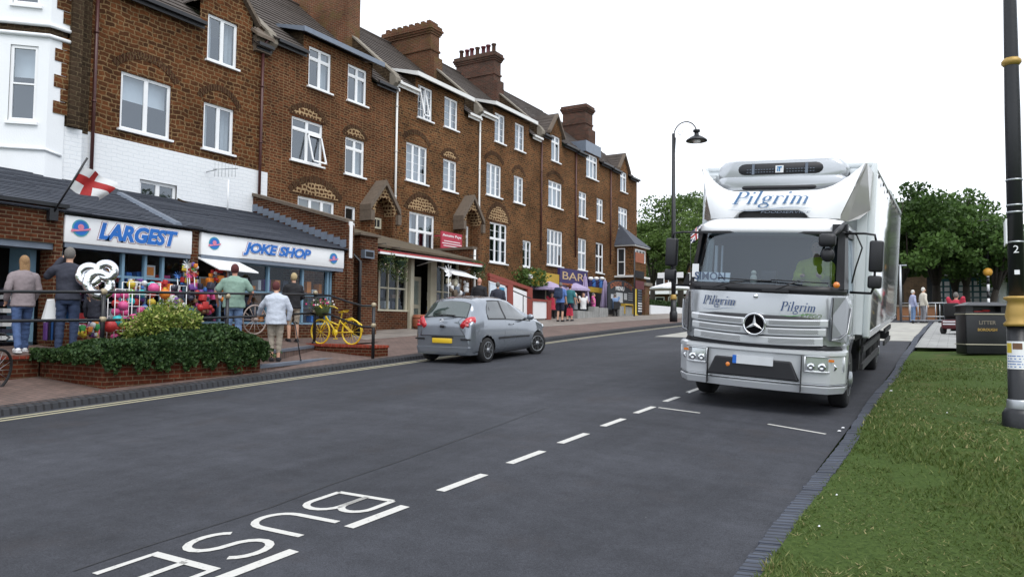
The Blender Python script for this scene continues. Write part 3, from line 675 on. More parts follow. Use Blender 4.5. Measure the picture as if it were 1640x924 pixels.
def gable_dormer(root, ya, yb, z0, apex, stone, tile, wz=None):
    cy = (ya+yb)/2; hx = XF; mb = MB()
    if wz and wz < z0: z0b = z0
    mb.prism([(ya, z0), (yb, z0), (cy, apex)], XF-.3, XF+.003, 'yz')
    mb.build('gable', M[stone], root, world=True)
    mb = MB(); d = 2.6
    for s, ye in ((1, ya), (-1, yb)):
        n = 6
        for k in range(n):
            f0, f1 = k/n, (k+1.1)/n
            a = Vector((0, ye-.16*s+(cy-ye+.16*s)*f0, z0-.16*(apex-z0)/((yb-ya)/2)+(apex+.07-z0+.16)*f0)); b = Vector((0, ye-.16*s+(cy-ye+.16*s)*f1, z0-.16*(apex-z0)/((yb-ya)/2)+(apex+.07-z0+.16)*f1))
            if f1 > 1: b = Vector((0, cy, apex+.1))
            mb.add([(hx+.14, a.y, a.z+.05), (hx-d, a.y, a.z+.05), (hx-d, b.y, b.z+.02), (hx+.14, b.y, b.z+.02), (hx+.14, a.y, a.z), (hx-d, a.y, a.z)], [(0, 1, 2, 3), (0, 4, 5, 1)])
    mb.build('dormer_roof', M[tile], root, world=True)
    mb = MB()
    for s, ye in ((1, ya), (-1, yb)):
        mb.hexa([(hx-.05, ye-.18*s, z0-.22), (hx+.16, ye-.18*s, z0-.22), (hx+.16, cy, apex-.05), (hx-.05, cy, apex-.05), (hx-.05, ye-.18*s, z0-.06), (hx+.16, ye-.18*s, z0-.06), (hx+.16, cy, apex+.1), (hx-.05, cy, apex+.1)])
    mb.build('coping', M['stone'], root, world=True)
def parapet(root, y, eave, stone, x1=-24.0):
    """party wall upstand with stone coping and kneeler"""
    za = eave+.25; L = -(x1-XF); zb = za+.87*L
    mb = MB(); mb.prism([(XF+.02, eave-.35), (XF+.02, za), (x1, zb), (x1, zb-.9)], y-.14, y+.14, 'xz'); p = mb.build('parapet', M[stone], root, world=True)
    mb = MB(); mb.prism([(XF+.1, za-.03), (XF+.1, za+.05), (x1, zb+.09), (x1, zb+.002)], y-.17, y+.17, 'xz')
    mb.prism([(XF+.22, za-.34), (XF+.22, za-.14), (XF+.08, za+.06), (XF-.1, za+.06), (XF-.1, za-.5), (XF+.05, za-.5)], y-.16, y+.16, 'xz')
    mb.build('coping', M['stone_pale'], p)
def chimney(roofo, x0, x1, y0, y1, zb, zt, m, pots=0, kind='round', band=True):
    mb = MB(); mb.box(x0, x1, y0, y1, zb, zt-.45)
    for k in range(3): e = .05*(k+1); mb.box(x0-e, x1+e, y0-e, y1+e, zt-.45+k*.1+.001, zt-.45+(k+1)*.1)
    mb.box(x0-.1, x1+.1, y0-.1, y1+.1, zt-.149, zt)
    if band: mb.box(x0-.05, x1+.05, y0-.05, y1+.05, zt-1.25, zt-1.15)
    mb.box(x1, x1+.22, y0+.02, y1-.02, zb, zt-1.6)
    c = mb.build('chimney', M[m], roofo)
    for k in range(pots):
        p = MB(); xx = x0+.18+(x1-x0-.36)*k/max(1, pots-1); yy = (y0+y1)/2
        if kind == 'round': p.lathe([(.13, zt), (.11, zt+.1), (.105, zt+.42), (.14, zt+.44), (.14, zt+.52), (.09, zt+.52)], (xx, yy-.1+.04*math.sin(k*2), 0), 12)
        else: p.box(xx-.1, xx+.1, y0+.02, y1-.02, zt+.001, zt+.22)
        p.build('chimney_pot', M['maroon'] if kind == 'round' and k % 3 else (M['chimdark'] if kind == 'round' else M['chimbrick']), c)
    return c
HL = {}
def house(key, label, y0, y1, eave, stone, wins, dorm=(), tile='tile_brown', pipec='gutterb', base=-1.2, gut='black', extra_wall=(), end=False):
    r = thing('terrace_house', label, 'house', (XF, y0, base), group='stone houses of the long terrace'); HL[key] = r
    holes = [w[0] for w in wins]
    ex = [(d[0], d[1], d[2]) for d in dorm]
    mb = facade(y0, y1, base, eave, holes, extra=ex)
    if end: mb.poly([(XF, y1, base), (XF-10, y1, base), (XF-10, y1, eave), (XF-5, y1, eave+4.3), (XF, y1, eave)])
    if end: pass
    mb.build('wall', M[stone], r, world=True)
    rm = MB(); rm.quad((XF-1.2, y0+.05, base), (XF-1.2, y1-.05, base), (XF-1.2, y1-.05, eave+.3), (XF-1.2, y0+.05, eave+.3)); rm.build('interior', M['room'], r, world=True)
    for hole, kw in wins: window(r, *hole, **kw)
    ro = None; cuts = sorted(dorm); cur = y0; k_ = 4.37/5.26
    for d_ in cuts+[(y1, y1, 0)]:
        if d_[0] > cur+.02:
            q_ = tiled(r, 'roof', cur, d_[0], XF+.26, eave-.02, -24, eave+4.35, M[tile], 20); ro = ro or q_
        if d_[1] > d_[0]: back_ = XF-.55; tiled(r, 'roof', d_[0], d_[1], back_, eave-.02+k_*(XF+.26-back_), -24, eave+4.35, M[tile], 17)
        cur = d_[1]
    mb = MB(); mb.quad((-24, y0, eave+4.35), (-24, y1, eave+4.35), (-29.2, y1, eave-.1), (-29.2, y0, eave-.1)); mb.tube([(-24, y0, eave+4.36), (-24, y1, eave+4.36)], .09, 8); mb.build('ridge', M[tile], ro)
    return r, ro
N3 = dict(cols=3, bars=(0, 3), back='net'); N2 = dict(cols=2, bars=(0, 3), back='net')
# house one: picture left, brown stone over white painted masonry
h1, r1 = house('h1', 'brown stone house with white painted lower wall above the shop signs', 10.35, 16.4, 8.75, 'carstone1', [
    ((11.53, 13.01, 5.12, 6.67), dict(cols=2, back='blind')), ((14.08, 15.15, 5.13, 6.52), dict(cols=2, back='curt')),
    ((14.13, 15.2, 7.8, 9.2), dict(cols=2, back='curt')), ((12.15, 13.28, 3.05, 3.87), dict(cols=2, back='none'))], dorm=[(13.85, 15.75, 9.6)])
gable_dormer(h1, 13.85, 15.75, 9.6, 10.7, 'carstone1', 'tile_brown')
mb = facade(10.35, 16.5, 2.2, 4.83, [(12.15, 13.28, 3.05, 3.87)], x=XF+.012); mb.build('painted_wall', M['paintbrick'], h1, world=True, label='white painted masonry')
arch(h1, 11.4, 13.1, 6.72, .42, .2); arch(h1, 13.98, 15.25, 6.58, .38, .18)
gutter(h1, 10.35, 13.9, 8.78, 'black'); gutter(h1, 15.8, 16.4, 8.85, 'black'); pipe(h1, 10.78, 3.2, 8.8, top=False); pipe(h1, 16.12, 3.3, 8.75)
mb = MB(); mb.box(XF-.3, XF+.16, 15.8, 16.4, 8.6, 9.1); mb.prism([(XF+.3, 9.0), (XF+.3, 9.1), (XF-.6, 9.75), (XF-.6, 9.65)], 15.7, 16.4, 'xz'); mb.build('kneeler', M['stone'], h1, world=True)
parapet(h1, 16.45, 9.1, 'carstone_dark')
# house two
h2, r2 = house('h2', 'brown stone house with paired casements beside the white painted wall', 16.4, 22.68, 9.2, 'carstone2', [
    ((18.16, 19.23, 8.15, 9.56), dict(cols=2, transom=.72, back='curt')), ((20.08, 21.1, 8.17, 9.53), dict(cols=2, transom=.72, back='curt')),
    ((17.47, 18.9, 5.47, 6.95), dict(cols=2, transom=.74, back='none', openp=(18.2, 18.86, 5.52, 6.5, .28))), ((20.03, 21.05, 5.46, 6.82), dict(cols=2, transom=.72, back='curt')),
    ((17.82, 19.55, 3.1, 4.31), dict(cols=3, back='beige')), ((20.09, 20.65, 3.3, 4.3), dict(cols=1, transom=.2, back='none'))], dorm=[(17.9, 21.35, 9.85)])
dormer(h2, 17.9, 21.4, 9.9, 9.2, 'tile_brown', 'lead')
arch(h2, 17.4, 19.0, 7.0, .36, .16, True); arch(h2, 19.95, 21.1, 6.86, .34, .14, True); arch(h2, 17.5, 19.8, 4.36, .5, .22, True)
gutter(h2, 16.6, 17.9, 9.22); gutter(h2, 21.5, 22.6, 9.28)
parapet(h2, 22.68, 9.6, 'carstone_dark')
chimney(r2, -24.6, -21.35, 22.25, 23.0, 10.6, 16.6, 'chimbrick', 8, 'square')
# house three
h3, r3 = house('h3', 'brown stone house with white gutters behind the red sign', 22.68, 28.67, 9.55, 'carstone3', [
    ((24.22, 25.21, 8.57, 9.95), dict(cols=2, bars=(1, 3), back='none', openp=(24.3, 24.7, 8.62, 9.9, .3))), ((26.08, 27.09, 8.62, 9.97), N2),
    ((23.52, 24.91, 5.84, 7.4), N3), ((26.05, 27.07, 5.86, 7.22), N2), ((23.79, 25.49, 3.05, 4.6), dict(cols=3, transom=.52, back='curt')),
    ((27.35, 28.1, 3.2, 4.5), dict(cols=1, transom=.62, bars=(1, 0), back='none'))], dorm=[(24.05, 27.55, 10.2)], pipec='gutterw')
dormer(h3, 24.05, 27.6, 10.22, 9.55, 'tile_brown', 'gutterw')
gutter(h3, 22.75, 24.05, 9.6, 'gutterw'); gutter(h3, 27.7, 28.6, 9.6, 'gutterw'); pipe(h3, 22.78, 2.6, 9.3, 'gutterw'); arch(h3, 23.4, 25.0, 7.45, .36, .2); arch(h3, 25.95, 27.1, 7.27, .33, .14, True); arch(h3, 23.6, 25.65, 4.66, .62, .2, True)
parapet(h3, 28.67, 9.95, 'carstone_dark'); chimney(r3, -24.4, -21.5, 28.3, 29.0, 11, 14.45, 'chimbrick', 8, 'square')
# house four
h4, r4 = house('h4', 'brown stone house with white gutters whose tall window stands above the ramp fence', 28.67, 34.74, 9.88, 'carstone3', [
    ((30.2, 31.14, 8.88, 10.3), N2), ((32.12, 33.07, 8.9, 10.27), N2), ((29.52, 30.85, 6.19, 7.74), N3), ((32.06, 33.03, 6.21, 7.57), N2),
    ((29.87, 31.44, 3.02, 4.95), dict(cols=3, transom=.6, bars=(0, 1), back='curt')), ((33.02, 33.91, 3.03, 4.4), dict(cols=2, bars=(0, 2), back='curt'))], dorm=[(30.05, 33.55, 10.55)])
dormer(h4, 30.05, 33.6, 10.58, 9.9, 'tile_brown', 'gutterw')
gutter(h4, 28.8, 30.05, 9.95, 'gutterw'); gutter(h4, 33.7, 34.6, 9.95, 'gutterw'); pipe(h4, 28.78, 1.2, 9.6, 'gutterw'); arch(h4, 29.4, 30.95, 7.8, .36, .2); arch(h4, 29.7, 31.6, 5.0, .75, .2, True); arch(h4, 31.95, 33.1, 7.62, .33, .18)
parapet(h4, 34.74, 10.3, 'carstone_dark'); chimney(r4, -24.25, -21.7, 34.35, 35.05, 11.3, 15.1, 'chimdark', 7, 'round')
# houses five to seven
h5, r5 = house('h5', 'brown stone house with one gabled dormer above the yellow bar front', 34.74, 39.05, 10.2, 'carstone3', [
    ((36.06, 37.09, 9.11, 10.55), dict(cols=2, transom=.75, back='net')), ((35.76, 37.37, 6.56, 7.98), dict(cols=3, transom=.75, back='net')), ((35.64, 37.49, 3.33, 5.3), dict(cols=4, transom=.6, back='none'))], dorm=[(35.85, 37.3, 10.75)])
gable_dormer(h5, 35.85, 37.3, 10.75, 11.7, 'carstone3', 'tile_brown'); gutter(h5, 34.9, 35.8, 10.3); gutter(h5, 37.4, 39, 10.3); pipe(h5, 34.8, 4, 10.1, top=False); pipe(h5, 39.0, 4, 10.1, top=False)
arch(h5, 35.6, 37.5, 8.03, .36, .2)
h6, r6 = house('h6', 'brown stone house with flat lead dormer above the bar sign', 39.05, 44.16, 10.15, 'carstone3', [
    ((40.57, 42.2, 9.01, 10.45), dict(cols=3, transom=.75, back='net')), ((39.58, 40.64, 6.48, 7.98), dict(cols=2, transom=.75, back='curt')), ((42.12, 43.09, 6.54, 7.96), dict(cols=2, transom=.75, back='none')),
    ((39.51, 40.66, 3.34, 5.2), dict(cols=2, transom=.55, back='none')), ((42.01, 43.17, 3.33, 5.2), dict(cols=2, transom=.55, back='none'))], dorm=[(40.4, 42.4, 10.5)])
mb = MB(); mb.box(-21.4, XF+.1, 40.3, 42.5, 10.5, 11.15); mb.build('dormer_roof', M['lead'], h6, world=True); gutter(h6, 39.1, 40.3, 10.25); gutter(h6, 42.5, 44.1, 10.25); pipe(h6, 44.1, 4, 10.1, top=False)
chimney(r6, -22.1, -20.45, 43.5, 44.6, 10.8, 14.4, 'chimdark', 0)
h7, r7 = house('h7', 'end house of the stone terrace with projecting corner bay', 44.16, 48.84, 10.1, 'carstone3', [
    ((45.88, 46.98, 9.0, 10.35), dict(cols=2, transom=.75, back='net')), ((45.57, 47.14, 6.46, 7.92), dict(cols=3, transom=.75, back='curt'))], dorm=[(45.65, 47.2, 10.55)], end=True)
gable_dormer(h7, 45.65, 47.2, 10.55, 11.5, 'carstone3', 'tile_brown'); gutter(h7, 44.2, 45.6, 10.2); gutter(h7, 47.3, 48.8, 10.2)
ya = onx(986, 400, XF).y; x1 = ony(1014, 400, ya).x; yb = onx(1035, 400, x1).y
zt = onx(1014, 392, x1).z; zs = onx(1014, 441, x1).z
mb = MB(); mb.box(XF, x1, ya, yb, 0, zt); by = mb.build('bay', M['carstone3'], h7, world=True, label='projecting corner bay')
mb = MB(); e = .25; A_ = (XF, ya-e), (x1+e, ya-e), (x1+e, yb+e), (XF, yb+e); ap = (XF, (ya+yb)/2-.6, zt+1.5)
for i in range(3): mb.poly([(A_[i][0], A_[i][1], zt), (A_[i+1][0], A_[i+1][1], zt), ap])
mb.build('roof', M['tile_slate'], by)
mb = MB(); mb.box(XF, x1+.2, ya-.2, yb+.2, zt-.08, zt-.003); mb.box(XF, x1+.2, ya-.2, yb+.2, zs-.12, zs); build_each(mb, 'band', M['gutterw'], by)
mb = MB(); w_ = x1-XF
def facing_y(mb, xa, xb, z0, z1, y, cols, tr=None):
    t = .06
    for k in range(cols+1):
        xx = xa+(xb-xa-t)*k/cols; mb.box(xx, xx+t, y-.05, y, z0, z1)
    mb.box(xa, xb, y-.048, y-.002, z0, z0+t); mb.box(xa, xb, y-.048, y-.002, z1-t, z1)
    if tr: zz = z0+(z1-z0)*tr; mb.box(xa, xb, y-.046, y-.004, zz-t/2, zz+t/2)
facing_y(mb, XF+w_*.12, XF+w_*.55, zs, zt-.2, ya-.002, 1, .5)
mb.box(x1, x1+.05, ya+.3, yb-.3, zs+.9, zs+.96); mb.box(x1, x1+.05, ya+.3, yb-.3, zt-.3, zt-.24)
for k in range(4): yy = ya+.3+(yb-ya-.66)*k/3; mb.box(x1, x1+.05, yy, yy+.06, zs+.96, zt-.3)
wn_ = mb.build('window', M['upvc'], by); mb = MB(); mb.quad((XF+w_*.12, ya-.012, zs+.05), (XF+w_*.55, ya-.012, zs+.05), (XF+w_*.55, ya-.012, zt-.22), (XF+w_*.12, ya-.012, zt-.22))
mb.quad((x1+.012, ya+.3, zs+.93), (x1+.012, yb-.3, zs+.93), (x1+.012, yb-.3, zt-.28), (x1+.012, ya+.3, zt-.28)); mb.build('pane', mat('dark_pane', (.03, .035, .04), .06, var=.1, coat=.5), wn_)

# pointed stone porches on houses two and three
def porch(root, y0, y1, z0, apex, d=.45):
    cy = (y0+y1)/2; zs_ = apex-(y1-y0)*.62; x0, x1_ = XF, XF+d; mb = MB(); w = .26
    lg = MB(); lg.box(x0, x1_-.01, y0, y0+w, z0, zs_); lg.build('pier', M['carstone2'], root, world=True); lg = MB(); lg.box(x0, x1_-.01, y1-w, y1, z0, zs_); lg.build('pier', M['carstone2'], root, world=True)
    n = 8; inner = []; hw = (y1-y0)/2-w
    for i in range(n+1):
        t = i/n; a = t*math.pi; inner.append((cy-hw*math.cos(a), zs_-.25+(hw*1.25)*math.sin(a)**.8))
    for i in range(n):
        (ya_, za_), (yb_, zb_) = inner[i], inner[i+1]
        f0, f1 = i/n, (i+1)/n
        o = lambda f: (y0+(y1-y0)*f, zs_+(apex-.12-zs_)*(1-abs(2*f-1)))
        (yc, zc), (yd, zd) = o(f1), o(f0)
        mb.add([(x1_, ya_, za_), (x1_, yb_, zb_), (x1_, yc, zc), (x1_, yd, zd), (x0, ya_, za_), (x0, yb_, zb_)], [(0, 1, 2, 3), (0, 4, 5, 1)])
    p = mb.build('porch_hood', M['galleted'], root, world=True)
    mb = MB()
    for s, ye in ((1, y0), (-1, y1)):
        mb.hexa([(x0, ye-.1*s, zs_-.18), (x1_+.1, ye-.1*s, zs_-.18), (x1_+.1, cy, apex-.08), (x0, cy, apex-.08), (x0, ye-.1*s, zs_+.05), (x1_+.1, ye-.1*s, zs_+.05), (x1_+.1, cy, apex+.12), (x0, cy, apex+.12)])
        mb.box(x0, x1_+.12, ye-.1, ye+.1, zs_-.55, zs_-.17)
    mb.build('coping', M['stone'], p)
porch(h2, 20.95, 22.5, 2.2, 5.35); porch(h3, 26.95, 28.5, 2.2, 5.72)
mb = MB(); mb.box(XF+.001, XF+.05, 21.33, 22.02, 3.65, 4.06)
for k in range(3): mb.box(XF+.05, XF+.055, 21.4+k*.19, 21.54+k*.19, 3.72, 3.99, 1)
mb.build('window', [M['cream'], M['dark']], h2, world=True)

# ------------------------------------------------------------------ the white bay house at the left edge
h0 = thing('bay_house', 'white rendered bay front with brown stone bands rising behind the flagpole', 'house', (-18.7, 8.5, -1))
xb0 = -18.62; yA = onx(78, 120, xb0).y; yB = onx(106, 120, xb0).y; dv = Vector((-.707, -.707, 0)); Apt = Vector((xb0, yA, 0)); LB = 3.4
def cant(mb, s0, s1, z0, z1, out=0, mi=0):
    nrm = Vector((.707, -.707, 0)); a = Apt+dv*s0+nrm*out; b = Apt+dv*s1+nrm*out
    mb.quad((b.x, b.y, z0), (a.x, a.y, z0), (a.x, a.y, z1), (b.x, b.y, z1), mi)
zof = lambda px, py: onx(px, py, xb0).z
z_b1, z_b0 = zof(100, 47), zof(103, 65)     # brown band between the white storeys
mb = MB()
wz = [(zof(78, 190)-.0, zof(78, 73)+.15), (zof(78, 10)+.1, zof(78, 10)+2.2)]
zc = sorted([2.0, wz[0][0], wz[0][1], z_b0, z_b1, wz[1][0]+.3, 13])
def cs(px, py=120):      # distance along the canted wall from the corner for a pixel column
    d = ray(px, py); n_ = Vector((.707, -.707, 0)); p = d*(Apt.dot(n_)/d.dot(n_)); return (p-Apt).dot(dv), p.z
sa, za_ = cs(62, 76); sb, zb_ = cs(12, 190); _, z1w = cs(38, 73); _, z0w = cs(38, 195); _, zup = cs(60, 10)
for s0, s1, z0, z1, m_ in ((0, sa, 2, z_b0, 0), (sb, LB, 2, z_b0, 0), (sa, sb, 2, z0w, 0), (sa, sb, z1w, z_b0, 0), (0, LB, z_b0, z_b1, 1), (0, sa, z_b1, 13, 0), (sb, LB, z_b1, 13, 0), (sa, sb, z_b1, zup, 0)): cant(mb, s0, s1, z0, z1, -.03 if m_ else 0, m_)
mb.quad((xb0, yA, 2), (xb0, yB, 2), (xb0, yB, z_b0), (xb0, yA, z_b0), 0); mb.quad((xb0-.03, yA, z_b0), (xb0-.03, yB+.35, z_b0), (xb0-.03, yB+.35, z_b1), (xb0-.03, yA, z_b1), 1); mb.quad((xb0, yA, z_b1), (xb0, yB+.15, z_b1), (xb0, yB+.15, 13), (xb0, yA, 13), 0)
mb.quad((xb0, yB, 2), (XF, yB, 2), (XF, yB, 13), (xb0, yB, 13), 1)
mb.build('wall', [M['white'], M['carstone_dark']], h0, world=True)
mb = MB()
for zz in (z_b0, z_b1):
    a = Apt+dv*LB; mb.tube([(a.x+.03, a.y, zz-.02), (xb0+.03, yA-.02, zz-.02), (xb0+.03, yB+.3, zz-.02)], .05, 6)
zl_ = cs(40, 238)[1]; a = Apt+dv*LB; mb.tube([(a.x+.02, a.y-.02, zl_), (xb0+.02, yA-.02, zl_), (xb0+.02, yB-.05, zl_-.08)], .035, 6)
build_each(mb, 'string_course', M['white'], h0, world=True)
# quoins and pier
mb = MB(); z = 5.0; k = 0
while z < 12.5:
    if not (z_b0-.2 < z < z_b1): mb.box(xb0-.2, xb0+.02, yB-(.12 if k % 2 else .28), yB+.25, z, z+.3)
    z += .32; k += 1
build_each(mb, 'quoin', M['carstone1'], h0, world=True)
mb = MB(); yp0, yp1 = onx(113, 120, xb0+.1).y, onx(131, 120, xb0+.1).y
mb.box(XF-.1, xb0+.1, yp0, yp1, 4.75, 12.6); mb.box(XF-.1, XF+.015, yp1, 10.7, 4.75, 12.6); mb.box(XF-.1, xb0-.03, yB+.02, yp0, 4.75, 12.6)
mb.build('pier', M['carstone_dark'], h0, world=True)
mb = MB(); mb.box(XF-.1, xb0-.02, yB, 10.36, 2.2, 4.74); mb.build('painted_wall', M['paintbrick'], h0, world=True)
def cant_window(z0, z1):
    Mx = frame_m(Apt+dv*sb, -dv); f = MB(); w = sb-sa
    for (a, b, c, d) in ((0, w, 0, .09), (0, w, z1-z0-.07, z1-z0), (0, .07, .09, z1-z0-.07), (w-.07, w, .09, z1-z0-.07), (.07, w-.07, (z1-z0)*.5-.02, (z1-z0)*.5+.02)): f.box(a, b, .03, .09, z0+c, z0+d)
    for v in (0,): f.box(-.05, w+.05, -.06, .05, z0-.07, z0-.002)
    f.xf(Mx); fo = f.build('window', M['upvc'], h0, world=True)
    g = MB(); g.quad((.07, .07, z0+.09), (w-.07, .07, z0+.09), (w-.07, .07, z1-.07), (.07, .07, z1-.07)); g.xf(Mx); g.build('pane', M['glass'], fo)
    g = MB(); g.quad((.0, .3, z0+(z1-z0)*.62), (w, .3, z0+(z1-z0)*.62), (w, .3, z1), (.0, .3, z1)); g.xf(Mx); g.build('blind', M['blind'], fo)
    g = MB(); g.quad((-.5, .9, z0-.5), (w+.5, .9, z0-.5), (w+.5, .9, z1+.5), (-.5, .9, z1+.5))
    for u in (0, w): g.quad((u, 0, z0), (u, .2, z0), (u, .2, z1), (u, 0, z1))
    g.xf(Mx); g.build('interior', M['room'], fo)
cant_window(z0w, z1w); cant_window(zup, zup+1.9)

# ------------------------------------------------------------------ shops in front of the houses
def yz(px0, py0, px1, py1, x):
    """extent along the street and in height of a board on the plane x whose left-top and right-bottom are seen there"""
    c = (px0+px1)/2
    return onx(px0, (py0+py1)/2, x).y, onx(px1, (py0+py1)/2, x).y, onx(c, py1, x).z, onx(c, py0, x).z
def fit_text(s, y0, y1, z0, z1, x, depth=.012, bold=0, shear=0, off=0):
    t = text_mb(s, 1, depth, bold, shear); ref = text_mb(s, 1, depth, 0, shear)
    xs = [v[0] for v in ref.v]; zs_ = [v[2] for v in ref.v]; a, b, c, d = min(xs), max(xs), min(zs_), max(zs_)
    sx, sz = (y1-y0)/(b-a), (z1-z0)/(d-c)
    t.v = [(v[0]*sx-a*sx, v[1], (v[2]-c)*sz) for v in t.v]; return t.xf(STREET(x+off, y0, z0))
SX = -15.2
ts = thing('toy_shop', 'single storey toy and joke shop with white sign boards and slate roof', 'shop', (SX, 8, -.6))
# slate lean-to roofs
RZ0, RS = 2.14, .345
rf = tiled(ts, 'roof', 4.5, 11.25, -14.92, RZ0, XF+.05, RZ0+RS*4.05, M['tile_slate'], 26, .022)
rf2 = tiled(ts, 'roof', 11.25, 15.95, -14.92, RZ0-.02, XF+.05, RZ0+RS*3.85, M['tile_slate'], 26, .022)
def on_roof(px, py, lift=.03):
    d = ray(px, py); t = (RZ0-RS*14.92+lift)/(d.z+RS*d.x); return d*t
mb = MB(); pa, pb = on_roof(192, 311), on_roof(286, 360)
mb.hexa([pa+Vector((0, -.09, -.02)), pb+Vector((0, -.09, -.02)), pb+Vector((0, .1, -.02)), pa+Vector((0, .1, -.02)), pa+Vector((0, -.06, .05)), pb+Vector((0, -.06, .05)), pb+Vector((0, .07, .05)), pa+Vector((0, .07, .05))])
mb.build('hip_flashing', M['lead'], ts, world=True)
mb = MB(); q = [onx(284, 317, -18.7), onx(284, 337, -18.7), onx(322, 345, -18.3), onx(360, 352, -17.9)]; mb.add(q+[p+Vector((-.1, .1, 0)) for p in q], [(0, 1, 2, 3), (0, 3, 7, 4)]); mb.build('upstand', M['carstone_dark'], ts, world=True)
mb = MB(); mb.prism([(XF, 2.0), (XF, 4.02), (-15.02, 2.93), (-14.95, 2.8), (-14.95, -.9), (-15.6, -.9), (-15.6, 2.0)], 15.95, 16.2, 'xz'); pw = mb.build('parapet', M['redbrick'], ts, world=True)
mb = MB(); mb.hexa([(XF, 15.9, 4.0), (-15.0, 15.9, 2.92), (-15.0, 16.26, 2.92), (XF, 16.26, 4.0), (XF, 15.9, 4.09), (-15.0, 15.9, 3.01), (-15.0, 16.26, 3.01), (XF, 16.26, 4.09)]); mb.build('coping', M['stone'], pw)
mb = MB()
for k in range(16):
    xx = XF+.25*k; zz = RZ0+RS*(-14.92-xx); mb.box(xx, xx+.24, 15.93, 15.948, zz-.05, zz+.17)
mb.build('stepped_flashing', M['lead'], pw)
mb = MB(); mb.box(-14.98, -14.93, 16.0, 16.12, 1.9, 2.95); mb.build('trim', M['upvc'], pw)
# brick front: corner parapet, piers, stall riser
yc0 = onx(76, 450, SX).y
mb = MB(); mb.box(-15.4, -15.0, 2.5, 8.05, 1.5, 2.2); mb.box(-15.5, -15.0, yc0, 8.05, -.9, 1.499); mb.box(-15.45, -15.05, 10.93, 11.13, -.9, 2.16); mb.box(-15.4, -15.1, 8.05, 15.95, -.9, -.02)
mb.box(-15.5, -15.02, 15.55, 15.949, -.9, 1.57); mb.build('front_wall', M['redbrick'], ts, world=True)
mb = MB(); mb.box(-15.45, -14.9, 2.5, 8.1, 2.2, 2.27); mb.box(-15.3, -14.95, 10.8, 11.16, 2.161, 2.2); mb.build('wall_cap', M['black'], ts, world=True)
def board(name, y0, y1, z0, z1, label):
    mb = MB(); mb.rbox(-15.35, -14.98, y0, y1, z0, z1, .02); b = mb.build(name, M['upvc'], ts, world=True, label=label)
    mb = MB(); mb.box(-15.34, -15.0, y0+.02, y1-.02, z0-.09, z0-.002); mb.build('soffit', M['lead'], b); return b
b1 = board('sign_board', 8.07, 10.91, 1.54, 2.08, 'white sign board reading LARGEST'); b2 = board('sign_board', 11.15, 15.85, 1.57, 2.09, 'white sign board reading JOKE SHOP')
blue = mat('sign_blue', (.015, .14, .5), .35, var=.06); dkred = mat('sign_outline', (.22, .06, .14), .4)
def shopword(b, s, px0, px1, pc, zh):
    y0, y1 = onx(px0, pc, -14.97).y, onx(px1, pc, -14.97).y; zm = onx((px0+px1)/2, pc, -14.97).z; z0, z1 = zm-zh/2, zm+zh/2
    for nm, m, bold, off, dep in (('outline', dkred, .105, .004, .006), ('outline', M['upvc'], .085, .009, .006), ('lettering', blue, .045, .016, .01)):
        fit_text(s, y0, y1, z0, z1, -14.98, dep, bold, .25, off).build(nm, m, b)
shopword(b1, 'LARGEST', 160, 283, 376.5, .31); shopword(b2, 'JOKE SHOP', 391, 497, 404, .3)
teal = mat('badge_teal', (.05, .3, .38), .4); pink = mat('badge_pink', (.62, .2, .3), .4, var=.3, scale=30)
def badge(b, px, py, r):
    p = onx(px, py, -14.98); mb = MB()
    mb.lathe([(r, 0), (r, .008)], (-14.976, p.y, p.z), 24, 0, 'x', False); mb.lathe([(r*.84, .008), (r*.84, .011)], (-14.976, p.y, p.z), 24, 1, 'x', False)
    mb.lathe([(r*.36, .011), (r*.36, .016)], (-14.976, p.y, p.z+r*.1), 14, 2, 'x', False)
    mb.add([(-14.957, p.y-r*1.15, p.z-r*.55), (-14.957, p.y+r*1.1, p.z-r*.15), (-14.957, p.y+r*1.15, p.z+r*.12), (-14.957, p.y, p.z-r*.22), (-14.957, p.y-r*1.1, p.z-r*.2)], [(0, 1, 2, 3, 4)], 2)
    mb.build('badge', [teal, blue, pink], b)
badge(b1, 129, 365.5, .17); badge(b2, 343, 390, .15); badge(b2, 534, 414, .15)
# shop windows: pale blue frames with glass, dim interior full of goods
def shopfront(root, cols, y0, y1, z0, z1, x, m='bluepaint', rail=None, w=.06):
    f = MB(); f.box(x-.08, x, y0, y1, z0-.06, z0+.03); f.box(x-.08, x, y0, y1, z1-.05, z1)
    for c in cols: f.box(x-.085, x+.012, c-w/2, c+w/2, z0+.03, z1-.05)
    if rail: f.box(x-.07, x-.005, y0, y1, rail-.025, rail+.025)
    fo = f.build('shop_window', M[m], root, world=True)
    g = MB(); g.quad((x-.05, y0, z0), (x-.05, y1, z0), (x-.05, y1, z1), (x-.05, y0, z1)); g.build('pane', M['shopglass'], fo); return fo
cy_ = lambda px: onx(px, 480, SX+.05).y
shopfront(ts, [8.1, cy_(195), cy_(231), cy_(259), 10.9], 8.06, 10.93, .0, 1.5, SX+.05, rail=.95)
sw = shopfront(ts, [11.16, cy_(352), cy_(429), cy_(484), cy_(524), 15.5], 11.13, 15.55, .0, 1.5, SX+.05, rail=.78)
mb = MB(); mb.box(-17.6, -17.55, 2, 15.95, -.9, 2.1); mb.box(-17.6, -15.4, 2, 15.95, 1.95, 2.0); mb.quad((-17.6, 2, -.45), (-15.4, 2, -.45), (-15.4, 15.9, -.35), (-17.6, 15.9, -.35)); mb.box(-17.6, -15.42, 11.0, 11.06, -.9, 1.95); mb.build('interior', M['dark'], ts, world=True)
